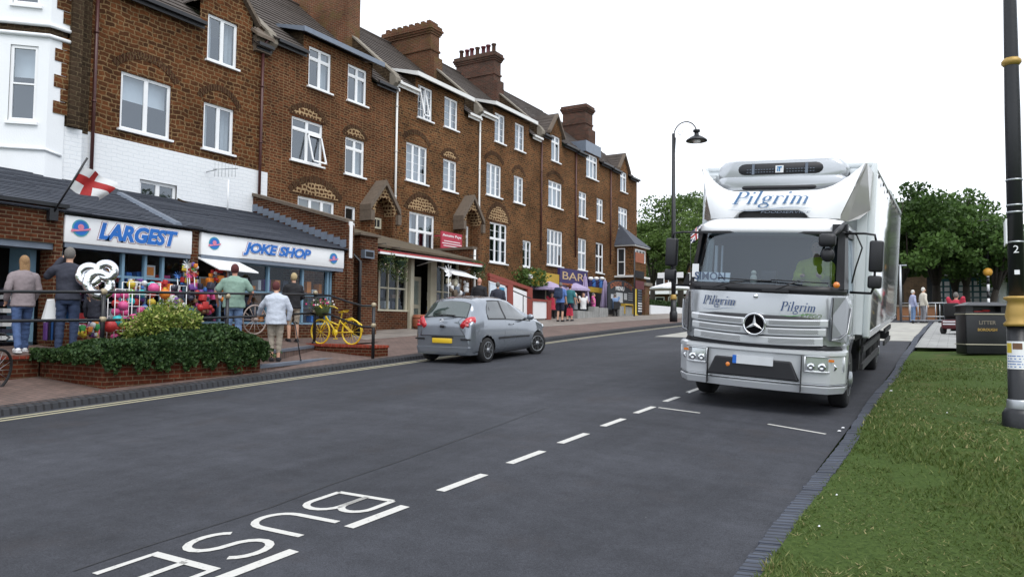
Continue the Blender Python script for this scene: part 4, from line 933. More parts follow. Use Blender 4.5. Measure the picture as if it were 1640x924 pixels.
GC = [mat('goods_'+n, c, .5, var=.25, scale=20) for n, c in (('red', (.45, .03, .03)), ('pink', (.6, .08, .25)), ('blue', (.04, .15, .45)), ('orange', (.65, .2, .02)), ('white', (.6, .6, .6)), ('green', (.05, .3, .08)), ('brown', (.16, .08, .04)), ('purple', (.14, .05, .25)), ('yellow', (.6, .45, .04)), ('dark', (.03, .03, .05)))]
rs = random.Random(11); mb = MB()
for y0, y1 in ((8.2, 10.8), (11.25, 15.4)):
    for z in (.05, .45, .85):
        y = y0
        mb.box(-15.75, -15.35, y0, y1, z-.03, z-.001, 9)
        while y < y1-.1:
            w, h = rs.uniform(.07, .25), rs.uniform(.1, .32); d = rs.uniform(0, .2)
            if rs.random() < .82: mb.box(-15.7+d, -15.55+d*.6+.1, y, min(y+w, y1), z, z+h, rs.choice([0, 1, 2, 3, 4, 4, 6, 6, 7, 9, 9, 9, 9]))
            y += w+rs.uniform(.02, .16)
mb.build('window_display', GC, ts, world=True, kind='stuff')
for yy, zz in ((cy_(243), 1.12), (cy_(332), .95)):
    mb = MB(); mb.box(-15.3, -15.27, yy-.14, yy+.14, zz-.13, zz+.13, 0); mb.box(-15.27, -15.262, yy-.1, yy+.1, zz-.09, zz+.09, 1); mb.build('poster', [GC[4], GC[3]], ts, world=True)
# entrance at the left: dark recess with open blue door
mb = MB(); yd = onx(50, 450, SX-.3).y; mb.box(SX-.35, SX-.27, yd-.05, yd+.06, -.55, 1.5); mb.box(SX-1.1, SX-.36, yd-.03, yd+.03, -.5, 1.45); mb.box(SX-.35, SX-.28, 3, yd-.05, 1.38, 1.46)
mb.build('door', M['bluepaint'], ts, world=True)
mb = MB(); mb.box(-15.42, -15.05, 2.5, yc0, 1.38, 1.5); mb.build('lintel', M['lead'], ts, world=True)
mb = MB()
for k in range(9): mb.box(-15.9, -15.62, yd-.42, yd-.1, -.5+k*.13, -.42+k*.13, 4 if k % 2 else 9)
mb.build('shelf_rack', GC, ts, world=True)

# passage and brick pier between the two shops
pg = thing('brick_pier', 'dark brick pier with meter box and drainpipe between the two shops', 'wall', (-15.5, 17.2, -.4))
mb = MB(); yq0, yq1 = onx(576, 450, -15.6).y, onx(604, 450, -15.6).y
mb.box(-17.5, -15.6, yq0, yq1, -.9, 2.72); mb.box(-17.9, -17.5, 16.2, yq0, -.9, 2.9); mb.build('wall', M['redbrick'], pg, world=True)
mb = MB(); mb.box(-17.6, -15.52, yq0-.08, yq1+.06, 2.72, 2.79); mb.build('coping', M['stone'], pg, world=True)
mb = MB(); mb.tube([(-15.52, yq0-.08, -.4), (-15.52, yq0-.08, 1.9), (-15.9, yq0-.15, 2.25), (-16.6, yq0-.3, 2.3)], .05, 8); mb.build('drainpipe', M['black'], pg, world=True)
mb = MB(); a = onx(579, 400, -15.58); b = onx(594, 415, -15.58); mb.box(-15.6, -15.44, a.y, b.y, b.z, a.z, 0); mb.box(-15.44, -15.43, a.y+.05, b.y-.05, b.z+.05, a.z-.05, 1); mb.build('meter_box', [M['lead'], M['dark']], pg, world=True)

# ------------------------------------------------------------------ the gift shop with red and white awning
GX = -16.5
gs = thing('gift_shop', 'small brick gift shop with cream windows under red and white awning', 'shop', (GX, 19, -.2))
Y = lambda px, x=GX: onx(px, 470, x).y
Z = lambda px, py, x=GX: onx(px, py, x).z
ga, gb, gc_, gd, ge, gf, gz = Y(606), Y(653), Y(662), Y(688), Y(697), Y(735), Y(752)
sill = Z(625, 496)
mb = MB(); mb.box(GX-.25, GX, ga-.25, gb, -.6, sill-.04); mb.box(GX-.25, GX, gd+.1, gz, -.6, sill+.05); mb.box(GX-.3, GX+.02, gf, gz+.1, -.6, 2.35)
mb.box(GX-.3, GX-.001, ga-.5, ga, -.6, 2.6); mb.box(XF, GX-.31, ga-.5, ga-.3, -.6, 2.6); build_each(mb, 'front_wall', M['redbrick'], gs, world=True)
zt_ = Z(625, 415)
def gframe(y0, y1, z0, z1, cols, trz):
    f = MB(); x = GX-.02
    f.box(x-.07, x+.04, y0-.03, y1+.03, z0-.05, z0+.01); f.box(x-.07, x, y0, y1, z1-.06, z1)
    for k in range(cols+1):
        w = .1 if k in (0, cols) else .04; c = y0+w/2+(y1-y0-w)*k/cols; f.box(x-.08, x+.008, c-w/2, c+w/2, z0+.01, z1-.06)
    f.box(x-.065, x-.006, y0, y1, trz-.025, trz+.025)
    fo = f.build('shop_window', M['cream'], gs, world=True); g = MB(); g.quad((x-.05, y0, z0), (x-.05, y1, z0), (x-.05, y1, z1), (x-.05, y0, z1)); g.build('pane', M['shopglass'], fo)
gframe(ga, gb, sill, zt_+.2, 3, Z(620, 461)); gframe(ge, gf, sill+.05, zt_+.2, 3, Z(715, 468))
mb = MB(); mb.rbox(GX-.1, GX+.12, gb+.02, gc_-.1, -.45, zt_+.2, .02); mb.box(GX-.1, GX+.05, gd, ge, -.45, zt_+.2); mb.build('post', M['cream'], gs, world=True)
mb = MB(); x = GX-.4; mb.box(x-.05, x, gc_+.2, gd, -.4, 1.75, 0)
for a, b, c, d in ((gc_+.35, gd-.15, .75, 1.6), (gc_+.35, gd-.15, -.1, .6)): mb.box(x, x+.006, a, b, c, d, 1)
mb.build('door', [M['cream'], M['shopglass']], gs, world=True)
mb = MB(); mb.box(-18.5, -18.4, ga-.3, gz, -.6, 2.6); mb.box(-18.4, GX-.3, ga-.3, gz, 2.3, 2.4); mb.box(-18.4, GX-.26, gf+.1, gf+.2, -.6, 2.4); mb.build('interior', M['dark'], gs, world=True)
mb = MB(); rs = random.Random(4)
for y0, y1 in ((ga+.1, gb-.1), (ge+.1, gf-.1)):
    for z in (sill+.05, sill+.42):
        y = y0
        while y < y1:
            w, h = rs.uniform(.08, .3), rs.uniform(.08, .3); mb.box(GX-.45, GX-.25, y, min(y+w, y1), z, z+h, rs.choice([4, 4, 9, 6, 6, 2, 9])); y += w+rs.uniform(.03, .2)
mb.build('window_display', GC, gs, world=True, kind='stuff')
mb = MB(); mb.box(GX-.02, GX+.06, ga-.1, gz, zt_+.2, 2.45); mb.build('fascia', M['maroon'], gs, world=True)
# roof and awning
mb = MB(); za0, za1 = onx(572, 361, XF).z, onx(722, 407, XF+.6).z
mb.hexa([(XF, ga-1.2, za0-.08), (GX+.25, ga-.6, 2.55), (GX+.25, gz+.3, 2.5), (XF, gz+.6, za1-.08), (XF, ga-1.2, za0+.02), (GX+.25, ga-.6, 2.63), (GX+.25, gz+.3, 2.57), (XF, gz+.6, za1+.02)])
mb.build('roof', M['tile_moss'], gs, world=True)
mb = MB(); ax = -15.65; y0, y1 = onx(609, 400, ax).y, onx(774, 425, ax).y; zl, zr = onx(609, 402, ax).z, onx(774, 428, ax).z; zz = (zl+zr)/2
mb.box(ax-.08, ax, y0, y1, zz-.04, zz+.035, 0); mb.box(ax-.07, ax+.008, y0-.02, y1+.02, zz+.036, zz+.075, 1)
mb.hexa([(ax-.07, y0, zz+.03), (ax-.07, y1, zz+.03), (GX, y1, 2.5), (GX, y0, 2.5), (ax-.07, y0, zz+.06), (ax-.07, y1, zz+.06), (GX, y1, 2.54), (GX, y0, 2.54)], 2)
for yy in (y0+.1, (y0+y1)/2, y1-.1): mb.tube([(ax-.05, yy, zz), (GX-.02, yy, 2.1)], .02, 6, 0)
mb.build('awning', [M['upvc'], GC[0], M['maroon']], gs, world=True, label='folded awning with red and white front edge')
mb = MB(); yy = onx(754, 420, GX).y; mb.box(GX-1.6, GX+.08, yy-.05, yy+.2, -.4, Z(752, 399)); rw = mb.build('end_wall', M['redbrick'], gs, world=True)
mb = MB(); mb.box(GX-1.7, GX+.14, yy-.1, yy+.25, Z(752, 399), Z(752, 395)); mb.build('coping', M['stone'], rw)
mb = MB(); mb.tube([(GX+.13, yy+.08, 0.2), (GX+.13, yy+.08, Z(756, 400))], .05, 8); mb.build('drainpipe', M['gutterw'], rw)
# red hanging board on the house wall
rb = thing('red_sign', 'crimson board with white lettering on stone house above awning', 'sign', (-18.4, 26, 3))
y0, y1, z0, z1 = yz(707, 373, 740, 402, -18.5)
mb = MB(); mb.box(-18.56, -18.5, y0, y1, z0, z1); mb.box(-18.95, -18.57, y0+.1, y0+.14, z1-.2, z1-.16); mb.build('board', mat('crimson', (.42, .02, .05), .45, var=.06), rb, world=True)
h_ = (z1-z0)
fit_text('Annette Paye', y0+.08, y1-.08, z1-h_*.3, z1-h_*.12, -18.5, .01, .01, 0, .006).build('lettering', M['upvc'], rb, world=True)
mb = MB()
for k, (a, b) in enumerate(((.12, .9), (.03, .97), (.1, .9))): mb.box(-18.5, -18.494, y0+(y1-y0)*a, y0+(y1-y0)*b, z1-h_*(.52+k*.13), z1-h_*(.48+k*.13))
mb.box(-18.5, -18.494, y0+(y1-y0)*.2, y0+(y1-y0)*.75, z0+h_*.01, z0+h_*.07); mb.build('small_print', M['upvc'], rb, world=True)

# ------------------------------------------------------------------ white and red ramp fence
def plank(mb, pts, x, th=.06, mi=0):
    q = [onx(*p, x) for p in pts]; mb.prism([(p.y, p.z) for p in q], x-th, x, 'yz', mi)
rp = thing('ramp_fence', 'white panelled ramp fence with red timber frame beside open parasol', 'fence', (-17.5, 31, .3)); x = -17.3
redw = mat('red_timber', (.24, .045, .03), .6, var=.15)
mb = MB(); plank(mb, [(784, 446), (850, 470), (850, 508), (784, 512)], x, .05); plank(mb, [(854, 481), (878, 483), (878, 510), (854, 510)], x+.02, .05); mb.build('panel', M['upvc'], rp, world=True)
mb = MB(); plank(mb, [(784, 437), (853, 461), (853, 466), (784, 443)], x+.05, .12); plank(mb, [(846, 462), (853, 464), (853, 512), (846, 512)], x+.07, .14); plank(mb, [(853, 478), (884, 481), (884, 484), (853, 482)], x+.06, .12); plank(mb, [(877, 481), (883, 481), (883, 512), (877, 512)], x+.08, .14)
mb.build('frame', redw, rp, world=True)
mb = MB(); x = -16.2; plank(mb, [(785, 452), (818, 463), (818, 500), (785, 502)], x, .05); nfp = mb.build('near_panel', mat('pale_blue_panel', (.6, .68, .76), .5), rp, world=True)
mb = MB(); plank(mb, [(785, 444), (822, 456), (822, 461), (785, 449)], x+.05, .12); plank(mb, [(814, 457), (822, 459), (822, 505), (814, 504)], x+.07, .14); mb.build('frame', redw, rp, world=True)
mb = MB(); plank(mb, [(800, 460), (808, 461), (808, 469), (800, 468)], x+.02, .01); mb.build('notice', mat('blue_notice', (.03, .25, .42), .5), rp, world=True)
mb = MB(); hp = [onx(822, 466, x), onx(838, 473, x-.3), onx(850, 478, x-.5)]; mb.tube([tuple(p) for p in hp], .025, 6); mb.tube([tuple(hp[1]), (hp[1].x, hp[1].y, hp[1].z-.9)], .02, 6); mb.build('handrail', M['black'], rp, world=True)

# ------------------------------------------------------------------ the bar
br = thing('bar_building', 'bar frontage with yellow fascia and navy board reading BAR', 'bar', (-18.3, 38, .5)); BX = -18.2
navy = mat('navy_board', (.03, .02, .1), .5); yel = mat('mustard_board', (.42, .27, .03), .6, var=.25, scale=8); gilt = mat('gilt_letters', (.5, .36, .2), .5)
mb = MB(); y0, y1, z0, z1 = yz(852, 437, 897, 458, BX); mb.box(BX-.1, BX, y0, y1, z0, z1); y0, y1, z0, z1 = yz(910, 459, 968, 467, BX); mb.box(BX-.1, BX+.1, y0, y1, z0, z1); mb.build('fascia', yel, br, world=True)
mb = MB(); y0, y1, z0, z1 = yz(897, 432, 941, 455, BX+.05); mb.box(BX-.1, BX+.05, y0, y1, z0, z1); bb = mb.build('sign_board', navy, br, world=True); mb = MB(); mb.box(BX-.1, BX+.08, y0, y1, z0-.1, z0-.01); mb.build('trim', M['terracotta'], bb)
fit_text('BAR', y0+.28, y1-.5, z0+.2, z1-.18, BX+.05, .015, .0, 0, .01).build('lettering', gilt, bb)
mb = MB()
for k in range(3):
    c = onx(946+k*9, 446, BX+.3); mb.ball((c.x, c.y, c.z), (.16, .2, .1), 0, 8, 5); mb.tube([(c.x, c.y, c.z-.1), (c.x-.3, c.y, c.z-.3)], .02, 5, 1)
mb.build('globe_lamp', [M['upvc'], M['black']], br, world=True)
mb = MB(); y0, y1, z0, z1 = yz(943, 447, 970, 460, BX-.02)
for k in range(5): yy = y0+(y1-y0)*k/5; mb.box(BX-.1, BX+.02, yy, yy+(y1-y0)*.16, z0, z1, 0 if k % 2 else 1)
mb.build('bunting_board', [GC[2], navy], br, world=True)
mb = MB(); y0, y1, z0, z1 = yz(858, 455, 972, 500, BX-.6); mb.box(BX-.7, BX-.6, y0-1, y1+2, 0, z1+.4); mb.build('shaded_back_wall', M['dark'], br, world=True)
ab = thing('menu_board', 'arched dark menu board with terracotta lettering beside yellow post', 'sign', (-17.6, 44, .7)); x = -17.2
y0, y1, z0, z1 = yz(974, 462, 1015, 497, x)
cyb = (y0+y1)/2; hw = (y1-y0)/2; arcp = [(cyb+hw*math.cos(R(a)), z1+.5*math.sin(R(a))) for a in range(0, 181, 15)]
mb = MB(); mb.prism([(y0, z0), (y1, z0)]+arcp, x-.08, x, 'yz'); mb.build('board', mat('blackboard', (.02, .024, .03), .7), ab, world=True)
mb = MB(); s = 'LONDON POINT'; 
for i, ch in enumerate(s):
    if ch == ' ': continue
    a = R(158-136*i/(len(s)-1)); t = text_mb(ch, .38, .01, .01); cc = (x+.012, cyb+hw*.86*math.cos(a), z1-.08+.34*math.sin(a)); t.xf(STREET(*cc) @ Matrix.Rotation(-(math.pi/2-a)*-.25, 4, 'Y')); mb.add(t.v, t.f)
mb.build('lettering', M['terracotta'], ab, world=True)
mb = MB(); 
for (a, b, c, d) in ((.3, .55, .35, .8), (.6, .72, .5, .8), (.1, .2, .5, .7)): mb.box(x, x+.008, y0+(y1-y0)*a, y0+(y1-y0)*b, z0+(z1-z0)*c, z0+(z1-z0)*d)
for k in range(4): mb.box(x, x+.008, y0+(y1-y0)*.77, y0+(y1-y0)*.95, z0+(z1-z0)*(.5+k*.1), z0+(z1-z0)*(.53+k*.1))
mb.build('paper_menu', M['net'], ab, world=True); 
fit_text('MENU', y0+(y1-y0)*.28, y0+(y1-y0)*.6, z0+(z1-z0)*.9, z1+.1, x, .01, .01, 0, .006).build('lettering', M['upvc'], ab, world=True)
mb = MB(); y0, y1, z0, z1 = yz(1016, 460, 1021, 500, x); mb.box(x-.1, x+.05, y0, y1, z0-.3, z1); mb.build('post', M['yellow'], ab, world=True)
kb = thing('pavement_board', 'tall narrow blackboard standing between yellow post and brick post', 'sign', (-17.2, 46.5, .8)); mb = MB(); y0, y1, z0, z1 = yz(1021, 462, 1032, 503, x+.1); mb.box(x, x+.1, y0, y1, z0, z1, 0)
for k in range(9): mb.box(x+.1, x+.108, y0+.1, y1-.1, z0+.15+k*(z1-z0)/10, z0+.22+k*(z1-z0)/10, 1 if k > 3 else 2)
mb.build('board', [mat('slate_board', (.02, .025, .03), .7), M['lead'], M['upvc']], kb, world=True)
bp_ = thing('brick_post', 'square brick gate post with pale cap at the bar corner', 'post', (-17, 47.5, .8)); mb = MB(); y0, y1, z0, z1 = yz(1033, 458, 1040, 503, -16.9); mb.box(-17.4, -16.9, y0, y1, z0-.3, z1); mb.build('shaft', M['chimbrick'], bp_, world=True); mb = MB(); mb.box(-17.5, -16.8, y0-.15, y1+.3, z1, z1+.2); mb.build('cap', M['stone_pale'], bp_, world=True)
mb = MB(); yp = onx(1016, 420, -16.5).y; mb.tube([(-16.5, yp, .6), (-16.5, yp, 4.6)], .05, 6, 0); mb.box(-16.55, -16.45, yp+.1, yp+1.5, 3.9, 4.5, 1); mb.box(-16.55, -16.45, yp+.1, yp+1.5, 3.0, 3.4, 2); mb.box(-16.55, -16.45, yp+.1, yp+1.5, 2.3, 2.8, 3)
hs = mb.build('pub_sign', [M['black'], M['terracotta'], M['dark'], M['maroon']], label='black post with stacked hanging boards before the corner bay', cat='sign')
# grey block walls of the bar's terrace
for i, (a, b, c, d, lab) in enumerate(((925, 498, 951, 510, 'long low grey block wall under the closed parasols'), (951, 491, 959, 509, 'taller grey block planter between the parasols'), (960, 493, 974, 509, 'square pale block planter beside the denim seated man'), (992, 491, 1016, 507, 'grey block wall behind the yellow bench'))):
    mb = MB(); x = -17.0; y0, y1, z0, z1 = yz(a, b, c, d, x); mb.box(x-.35, x, y0, y1, z0-.3, z1); mb.build('block_wall', M['greypave'], label=lab, cat='wall')
mb = MB(); y0, y1, z0, z1 = yz(1002, 484, 1016, 492, -16.9); mb.box(-17.3, -16.9, y0, y1, z0+.1, z0+.2); mb.box(-17.3, -17.22, y0, y1, z0+.2, z1+.2)
for yy in (y0, y1-.1): mb.box(-17.25, -16.95, yy, yy+.1, z0-.4, z0+.1)
mb.build('bench', yel, label='small mustard yellow bench by the yellow post', cat='bench')
mb = MB(); y0, y1, z0, z1 = yz(1042, 490, 1078, 503, -18.0); mb.box(-18.3, -18.0, y0, y1+3, z0-.3, z1); mb.build('low_wall', M['white'], label='low white wall below the far hedge behind the street lamp', cat='wall')

# parasols
lilac = mat('lilac_canvas', (.36, .3, .46), .85, var=.1)
def parasol(px, py_top, h_top, r, y, closed, label, m=lilac, drop=.45):
    top = ony(px, py_top, y); t = thing('parasol', label, 'parasol', (top.x, top.y, top.z-h_top), group='lilac parasols in front of the bar')
    mb = MB(); mb.tube([(0, 0, 0), (0, 0, h_top+.05)], .03, 8); mb.lathe([(.3, 0), (.3, .05), (.06, .08)], n=14); mb.build('pole', M['cream'], t)
    mb = MB(); n = 8
    if closed:
        vs_ = [(0, 0, h_top)]; rings = [(.1, -.15), (.24, -1.2), (.3, -1.6), (.22, -1.7)]
        for rr, dz in rings:
            for j in range(16): a = 2*math.pi*j/16; q = rr*(1.0 if j % 2 else .62); vs_.append((q*math.cos(a), q*math.sin(a), h_top+dz))
        fs = [(0, 1+j, 1+(j+1) % 16) for j in range(16)]+[(1+i*16+j, 1+(i+1)*16+j, 1+(i+1)*16+(j+1) % 16, 1+i*16+(j+1) % 16) for i in range(3) for j in range(16)]
        mb.add(vs_, fs)
    else:
        vs_ = [(0, 0, h_top)]+[(r*f*math.cos(2*math.pi*j/n), r*f*math.sin(2*math.pi*j/n), h_top-drop*f**1.15) for f in (.5, 1) for j in range(n)]+[(r*math.cos(2*math.pi*j/n), r*math.sin(2*math.pi*j/n), h_top-drop-.12) for j in range(n)]
        fs = [(0, 1+j, 1+(j+1) % n) for j in range(n)]+[(1+i*n+j, 1+(i+1)*n+j, 1+(i+1)*n+(j+1) % n, 1+i*n+(j+1) % n) for i in range(2) for j in range(n)]
        mb.add(vs_, fs)
    mb.build('canopy', m, t)
parasol(874, 448, 2.4, 1.15, 34.5, False, 'open lilac parasol behind the white panelled fence')
parasol(914, 450, 2.4, 1.15, 37.5, False, 'open lilac parasol under the word BAR')
parasol(937, 440, 2.9, 1, 38.5, True, 'closed lilac parasol nearest the BAR board'); parasol(969, 447, 2.7, 1, 40.5, True, 'closed lilac parasol beside the arched menu board')
parasol(1073, 452, 2.3, 1.7, 58, False, 'large white parasol far behind the street lamp', M['white'])

# ------------------------------------------------------------------ the refrigerated lorry
silver = mat('silver_paint', (.5, .52, .545), .26, .5, var=.03, coat=.6)
silver2 = mat('silver_paint_light', (.64, .66, .68), .3, .3, var=.02, coat=.5)
whitep = mat('white_fairing_paint', (.8, .81, .82), .3, var=.02, coat=.4)
boxp = mat('polished_box_side', (.5, .5, .48), .09, .85, var=.04, scale=1)
boxw = mat('box_front_white', (.7, .74, .76), .35, var=.03)
blk = mat('black_plastic', (.013, .013, .016), .45, var=.15)
chassis = mat('chassis_grime', (.03, .03, .032), .8, var=.4, scale=8)
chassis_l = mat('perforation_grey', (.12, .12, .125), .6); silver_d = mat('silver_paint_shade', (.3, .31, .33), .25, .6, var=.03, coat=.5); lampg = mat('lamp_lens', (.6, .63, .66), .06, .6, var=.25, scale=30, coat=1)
amber = mat('amber_lens', (.7, .2, .02), .2, coat=1)
navyt = mat('navy_letters', (.025, .06, .16), .35); greent = mat('green_swoosh', (.06, .28, .05), .4); greyt = mat('grey_letters', (.25, .3, .38), .4)
_r, _s, _y = .060, .052, .021
ex = Vector((math.cos(_y)*math.cos(_r), math.sin(_y)*math.cos(_r), -math.sin(_r))).normalized()
ey = Vector((-math.sin(_y)*math.cos(_s), math.cos(_y)*math.cos(_s), math.sin(_s))); ey -= ex*ex.dot(ey); ey.normalize(); ez = ex.cross(ey)
TS = .937
lorry = thing('lorry', 'silver refrigerated delivery lorry with PILGRIM lettering parked facing the camera', 'lorry')
lorry.matrix_world = Matrix.Translation((-2.39, 10.335, -1.117)) @ Matrix((ex, ey, ez)).transposed().to_4x4() @ Matrix.Scale(TS, 4)
def sweep_front(prof, halfw, curve=.16, rcor=.22, n=18, y0=.0):
    """loft: prof = [(z, y_offset, halfwidth_scale)] rows; plan shape is a bowed front with rounded corners running back along the sides"""
    def plan(hw, yo, back):
        pts = []
        for i in range(n+1):
            u = -1+2*i/n; x = u*(hw-rcor*.4); a = abs(u)
            y = yo+curve*a**2.4+ (rcor*max(0, (a-.86)/.14)**2 if a > .86 else 0)
            x = math.copysign(min(abs(x), hw), u) if a < .86 else math.copysign((hw-rcor*.4)*.86+((hw)-(hw-rcor*.4)*.86)*math.sin((a-.86)/.14*math.pi/2), u)
            pts.append((x, y))
        return [(-hw, back)]+pts+[(hw, back)]
    return plan
plan = sweep_front(None, 0)
def shell(mb, rows, back, mi=0, curve=.16, rcor=.22, close=True, n=18):
    pl_ = sweep_front(None, 0, curve, rcor, n); vs_ = []; k = None
    for z, yo, hw in rows:
        p = pl_(hw, yo, back); k = len(p); vs_ += [(a, b, z) for a, b in p]
    fs = [(i*k+j, i*k+j+1, (i+1)*k+j+1, (i+1)*k+j) for i in range(len(rows)-1) for j in range(k-1)]
    if close: fs += [tuple(range(k))[::-1], tuple(range((len(rows)-1)*k, len(rows)*k))]
    return mb.add(vs_, fs, mi, True)
def front_y(x, hw, yo=0, curve=.16): a = min(1, abs(x)/(hw-.09)); return yo+curve*a**2.4+(.22*max(0, (a-.86)/.14)**2 if a > .86 else 0)
# cab body: lower front panel, A pillars, roof
cab = MB()
shell(cab, [(1.0, .05, 1.1), (1.1, .035, 1.12), (1.45, .03, 1.13), (1.71, .05, 1.12)], 1.75)
cb = cab.build('cab', silver, lorry)
md = cb.modifiers.new('e', 'EDGE_SPLIT'); md.split_angle = R(50)
rf_ = MB(); shell(rf_, [(2.58, .42, 1.04), (2.63, .40, 1.06), (2.72, .46, 1.05), (2.8, .6, .99), (2.84, .8, .9)], 1.75, curve=.14)
rf_.build('cab_roof', whitep, cb)
# windscreen surround and glass
ws = MB(); rows = [(1.711, .052, 1.1), (1.83, .06, 1.09)]; shell(ws, rows, 1.0, curve=.16)
ws.build('scuttle', blk, cb, label='black scuttle panel under the windscreen')
gl = MB(); shell(gl, [(1.83, .09, 1.06), (2.2, .24, 1.05), (2.59, .41, 1.03)], .75, curve=.15, close=False); gl.build('windscreen', M['screen'], cb)
pil = MB()
for s in (-1, 1):
    for (za, zb_, ya_, yb__) in ((1.8, 2.6, .42, .74),):
        pil.hexa([(s*1.0, .30, 1.8), (s*1.1, .42, 1.8), (s*1.12, .8, 1.8), (s*1.04, .8, 1.8), (s*.97, .60, 2.62), (s*1.05, .72, 2.62), (s*1.06, 1.0, 2.62), (s*.98, 1.0, 2.62)])
pil.box(-1.0, 1.0, .44, .5, 2.575, 2.61)
for s in (-1, 1): pil.box(s*1.06-.03, s*1.06+.03, .75, 1.75, 2.55, 2.66)
build_pair(pil, 'pillar', blk, cb)
sd = MB()
for s in (-1, 1):
    sd.hexa([(s*1.05, .8, 1.65), (s*1.13, .8, 1.65), (s*1.13, 1.6, 1.65), (s*1.05, 1.6, 1.65), (s*1.02, .98, 1.75), (s*1.12, .86, 1.75), (s*1.12, 1.6, 1.75), (s*1.02, 1.6, 1.75)])
sd.hexa([(1.08, 1.5, 1.0), (1.15, 1.5, 1.0), (1.15, 1.76, 1.0), (1.08, 1.76, 1.0), (1.02, 1.5, 2.7), (1.1, 1.5, 2.7), (1.1, 1.76, 2.7), (1.02, 1.76, 2.7)])
sd.hexa([(-1.15, 1.5, 1.0), (-1.08, 1.5, 1.0), (-1.08, 1.76, 1.0), (-1.15, 1.76, 1.0), (-1.1, 1.5, 2.7), (-1.02, 1.5, 2.7), (-1.02, 1.76, 2.7), (-1.1, 1.76, 2.7)])
build_pair(sd, 'door_frame', silver, cb)
dr = MB()
for s in (-1, 1): dr.quad((s*1.115, .85, 1.75), (s*1.115, 1.5, 1.75), (s*1.06, 1.5, 2.58), (s*1.04, .98, 2.58))
build_pair(dr, 'side_window', M['carglass'], cb)
bw = MB(); bw.box(-1.05, 1.05, 1.68, 1.74, 1.6, 2.7); bw.build('cab_back', blk, cb)
# corner wind deflectors
cd = MB()
for s in (-1, 1):
    pts = [(1.0, .13, 1.08), (1.17, .34, 1.06), (1.2, .5, 1.5), (1.13, .4, 1.69), (.99, .17, 1.69), (.97, .13, 1.4)]
    cd.add([(s*a, b, c) for a, b, c in pts]+[(s*(a-.05), b+.06, c) for a, b, c in pts], [(0, 1, 2, 3, 4, 5), (0, 6, 7, 1), (1, 7, 8, 2), (2, 8, 9, 3), (3, 9, 10, 4), (4, 10, 11, 5), (5, 11, 6, 0)])
    cd.tube([(s*1.0, .10, 1.1), (s*1.1, .2, 1.12), (s*1.17, .37, 1.2), (s*1.2, .48, 1.55)], .014, 6, 1)
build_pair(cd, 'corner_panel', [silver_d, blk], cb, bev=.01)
dl = MB()
for xa in (-1.0, 1.0): dl.box(xa-.006, xa+.006, .085, .12, 1.1, 1.68)
dl.box(-.99, .99, .1, .11, 1.1, 1.101); dl.build('panel_gap', blk, cb)
# grille: black recess with three perforated slats
gr = MB(); shell(gr, [(.93, .0, .93), (1.0, -.01, .97), (1.36, .005, 1.0), (1.4, .02, .98)], .3, curve=.14); grille = gr.build('grille', blk, lorry)
def slat(z0, z1, hw, y):
    m_ = MB(); n = 26; vs_ = []
    for i in range(n+1):
        x = -hw+2*hw*i/n; yy = y+.145*(abs(x)/1.0)**2.4; dz = -.03*(1-(x/hw)**2)
        vs_ += [(x, yy, z0+dz), (x, yy-.022, z0+.02+dz), (x, yy-.026, z1-.02+dz), (x, yy, z1+dz), (x, yy+.05, z1+dz), (x, yy+.05, z0+dz)]
    fs = [(i*6+j, (i+1)*6+j, (i+1)*6+(j+1) % 6, i*6+(j+1) % 6) for i in range(n) for j in range(6)]+[tuple(range(6)), tuple(range(n*6, n*6+6))]
    m_.add(vs_, fs, 0); o = m_.build('grille_slat', silver2, grille)
    m_ = MB()
    for j in range(4):
        zz = z0+.035+j*(z1-z0-.05)/3.6
        i = 0; x = -hw+.12+(.013 if j % 2 else 0)
        while x < hw-.1:
            if abs(x) > .19: dz = -.03*(1-(x/hw)**2); yy = y+.145*(abs(x)/1.0)**2.4-.0285; m_.quad((x-.007, yy, zz-.006+dz), (x+.007, yy, zz-.006+dz), (x+.007, yy, zz+.006+dz), (x-.007, yy, zz+.006+dz))
            x += .026
    m_.build('perforation', chassis_l, o)
slat(1.275, 1.378, .95, -.015); slat(1.15, 1.257, .93, -.018); slat(1.015, 1.132, .895, -.022)
em = MB(); em.lathe([(.155, -.0), (.165, -.02), (.155, -.04), (.135, -.035), (.135, -.0)], (0, -.055, 1.265), 32, 0, 'y'); em.lathe([(.138, -.02), (.0001, -.021)], (0, -.055, 1.265), 32, 1, 'y', False)
for k in range(3):
    a = math.pi/2+k*2*math.pi/3; tip = (math.cos(a)*.14, math.sin(a)*.14)
    for s in (-1, 1):
        b_ = (math.cos(a+s*1.05)*.03, math.sin(a+s*1.05)*.03)
        em.add([(0, -.1, 1.265), (b_[0], -.072, 1.265+b_[1]), (tip[0], -.082, 1.265+tip[1])], [(0, 1, 2)] if s > 0 else [(0, 2, 1)], 2)
em.build('emblem', [M['chrome'], mat('emblem_black', (.006, .006, .007), .8, spec=0), silver2], grille, recalc=False)
sb = MB(); sb.lathe([(.035, 0), (.03, -.012), (.001, -.016)], (-.02, .045, 1.655), 16, 0, 'y'); sb.build('badge', M['chrome'], cb)
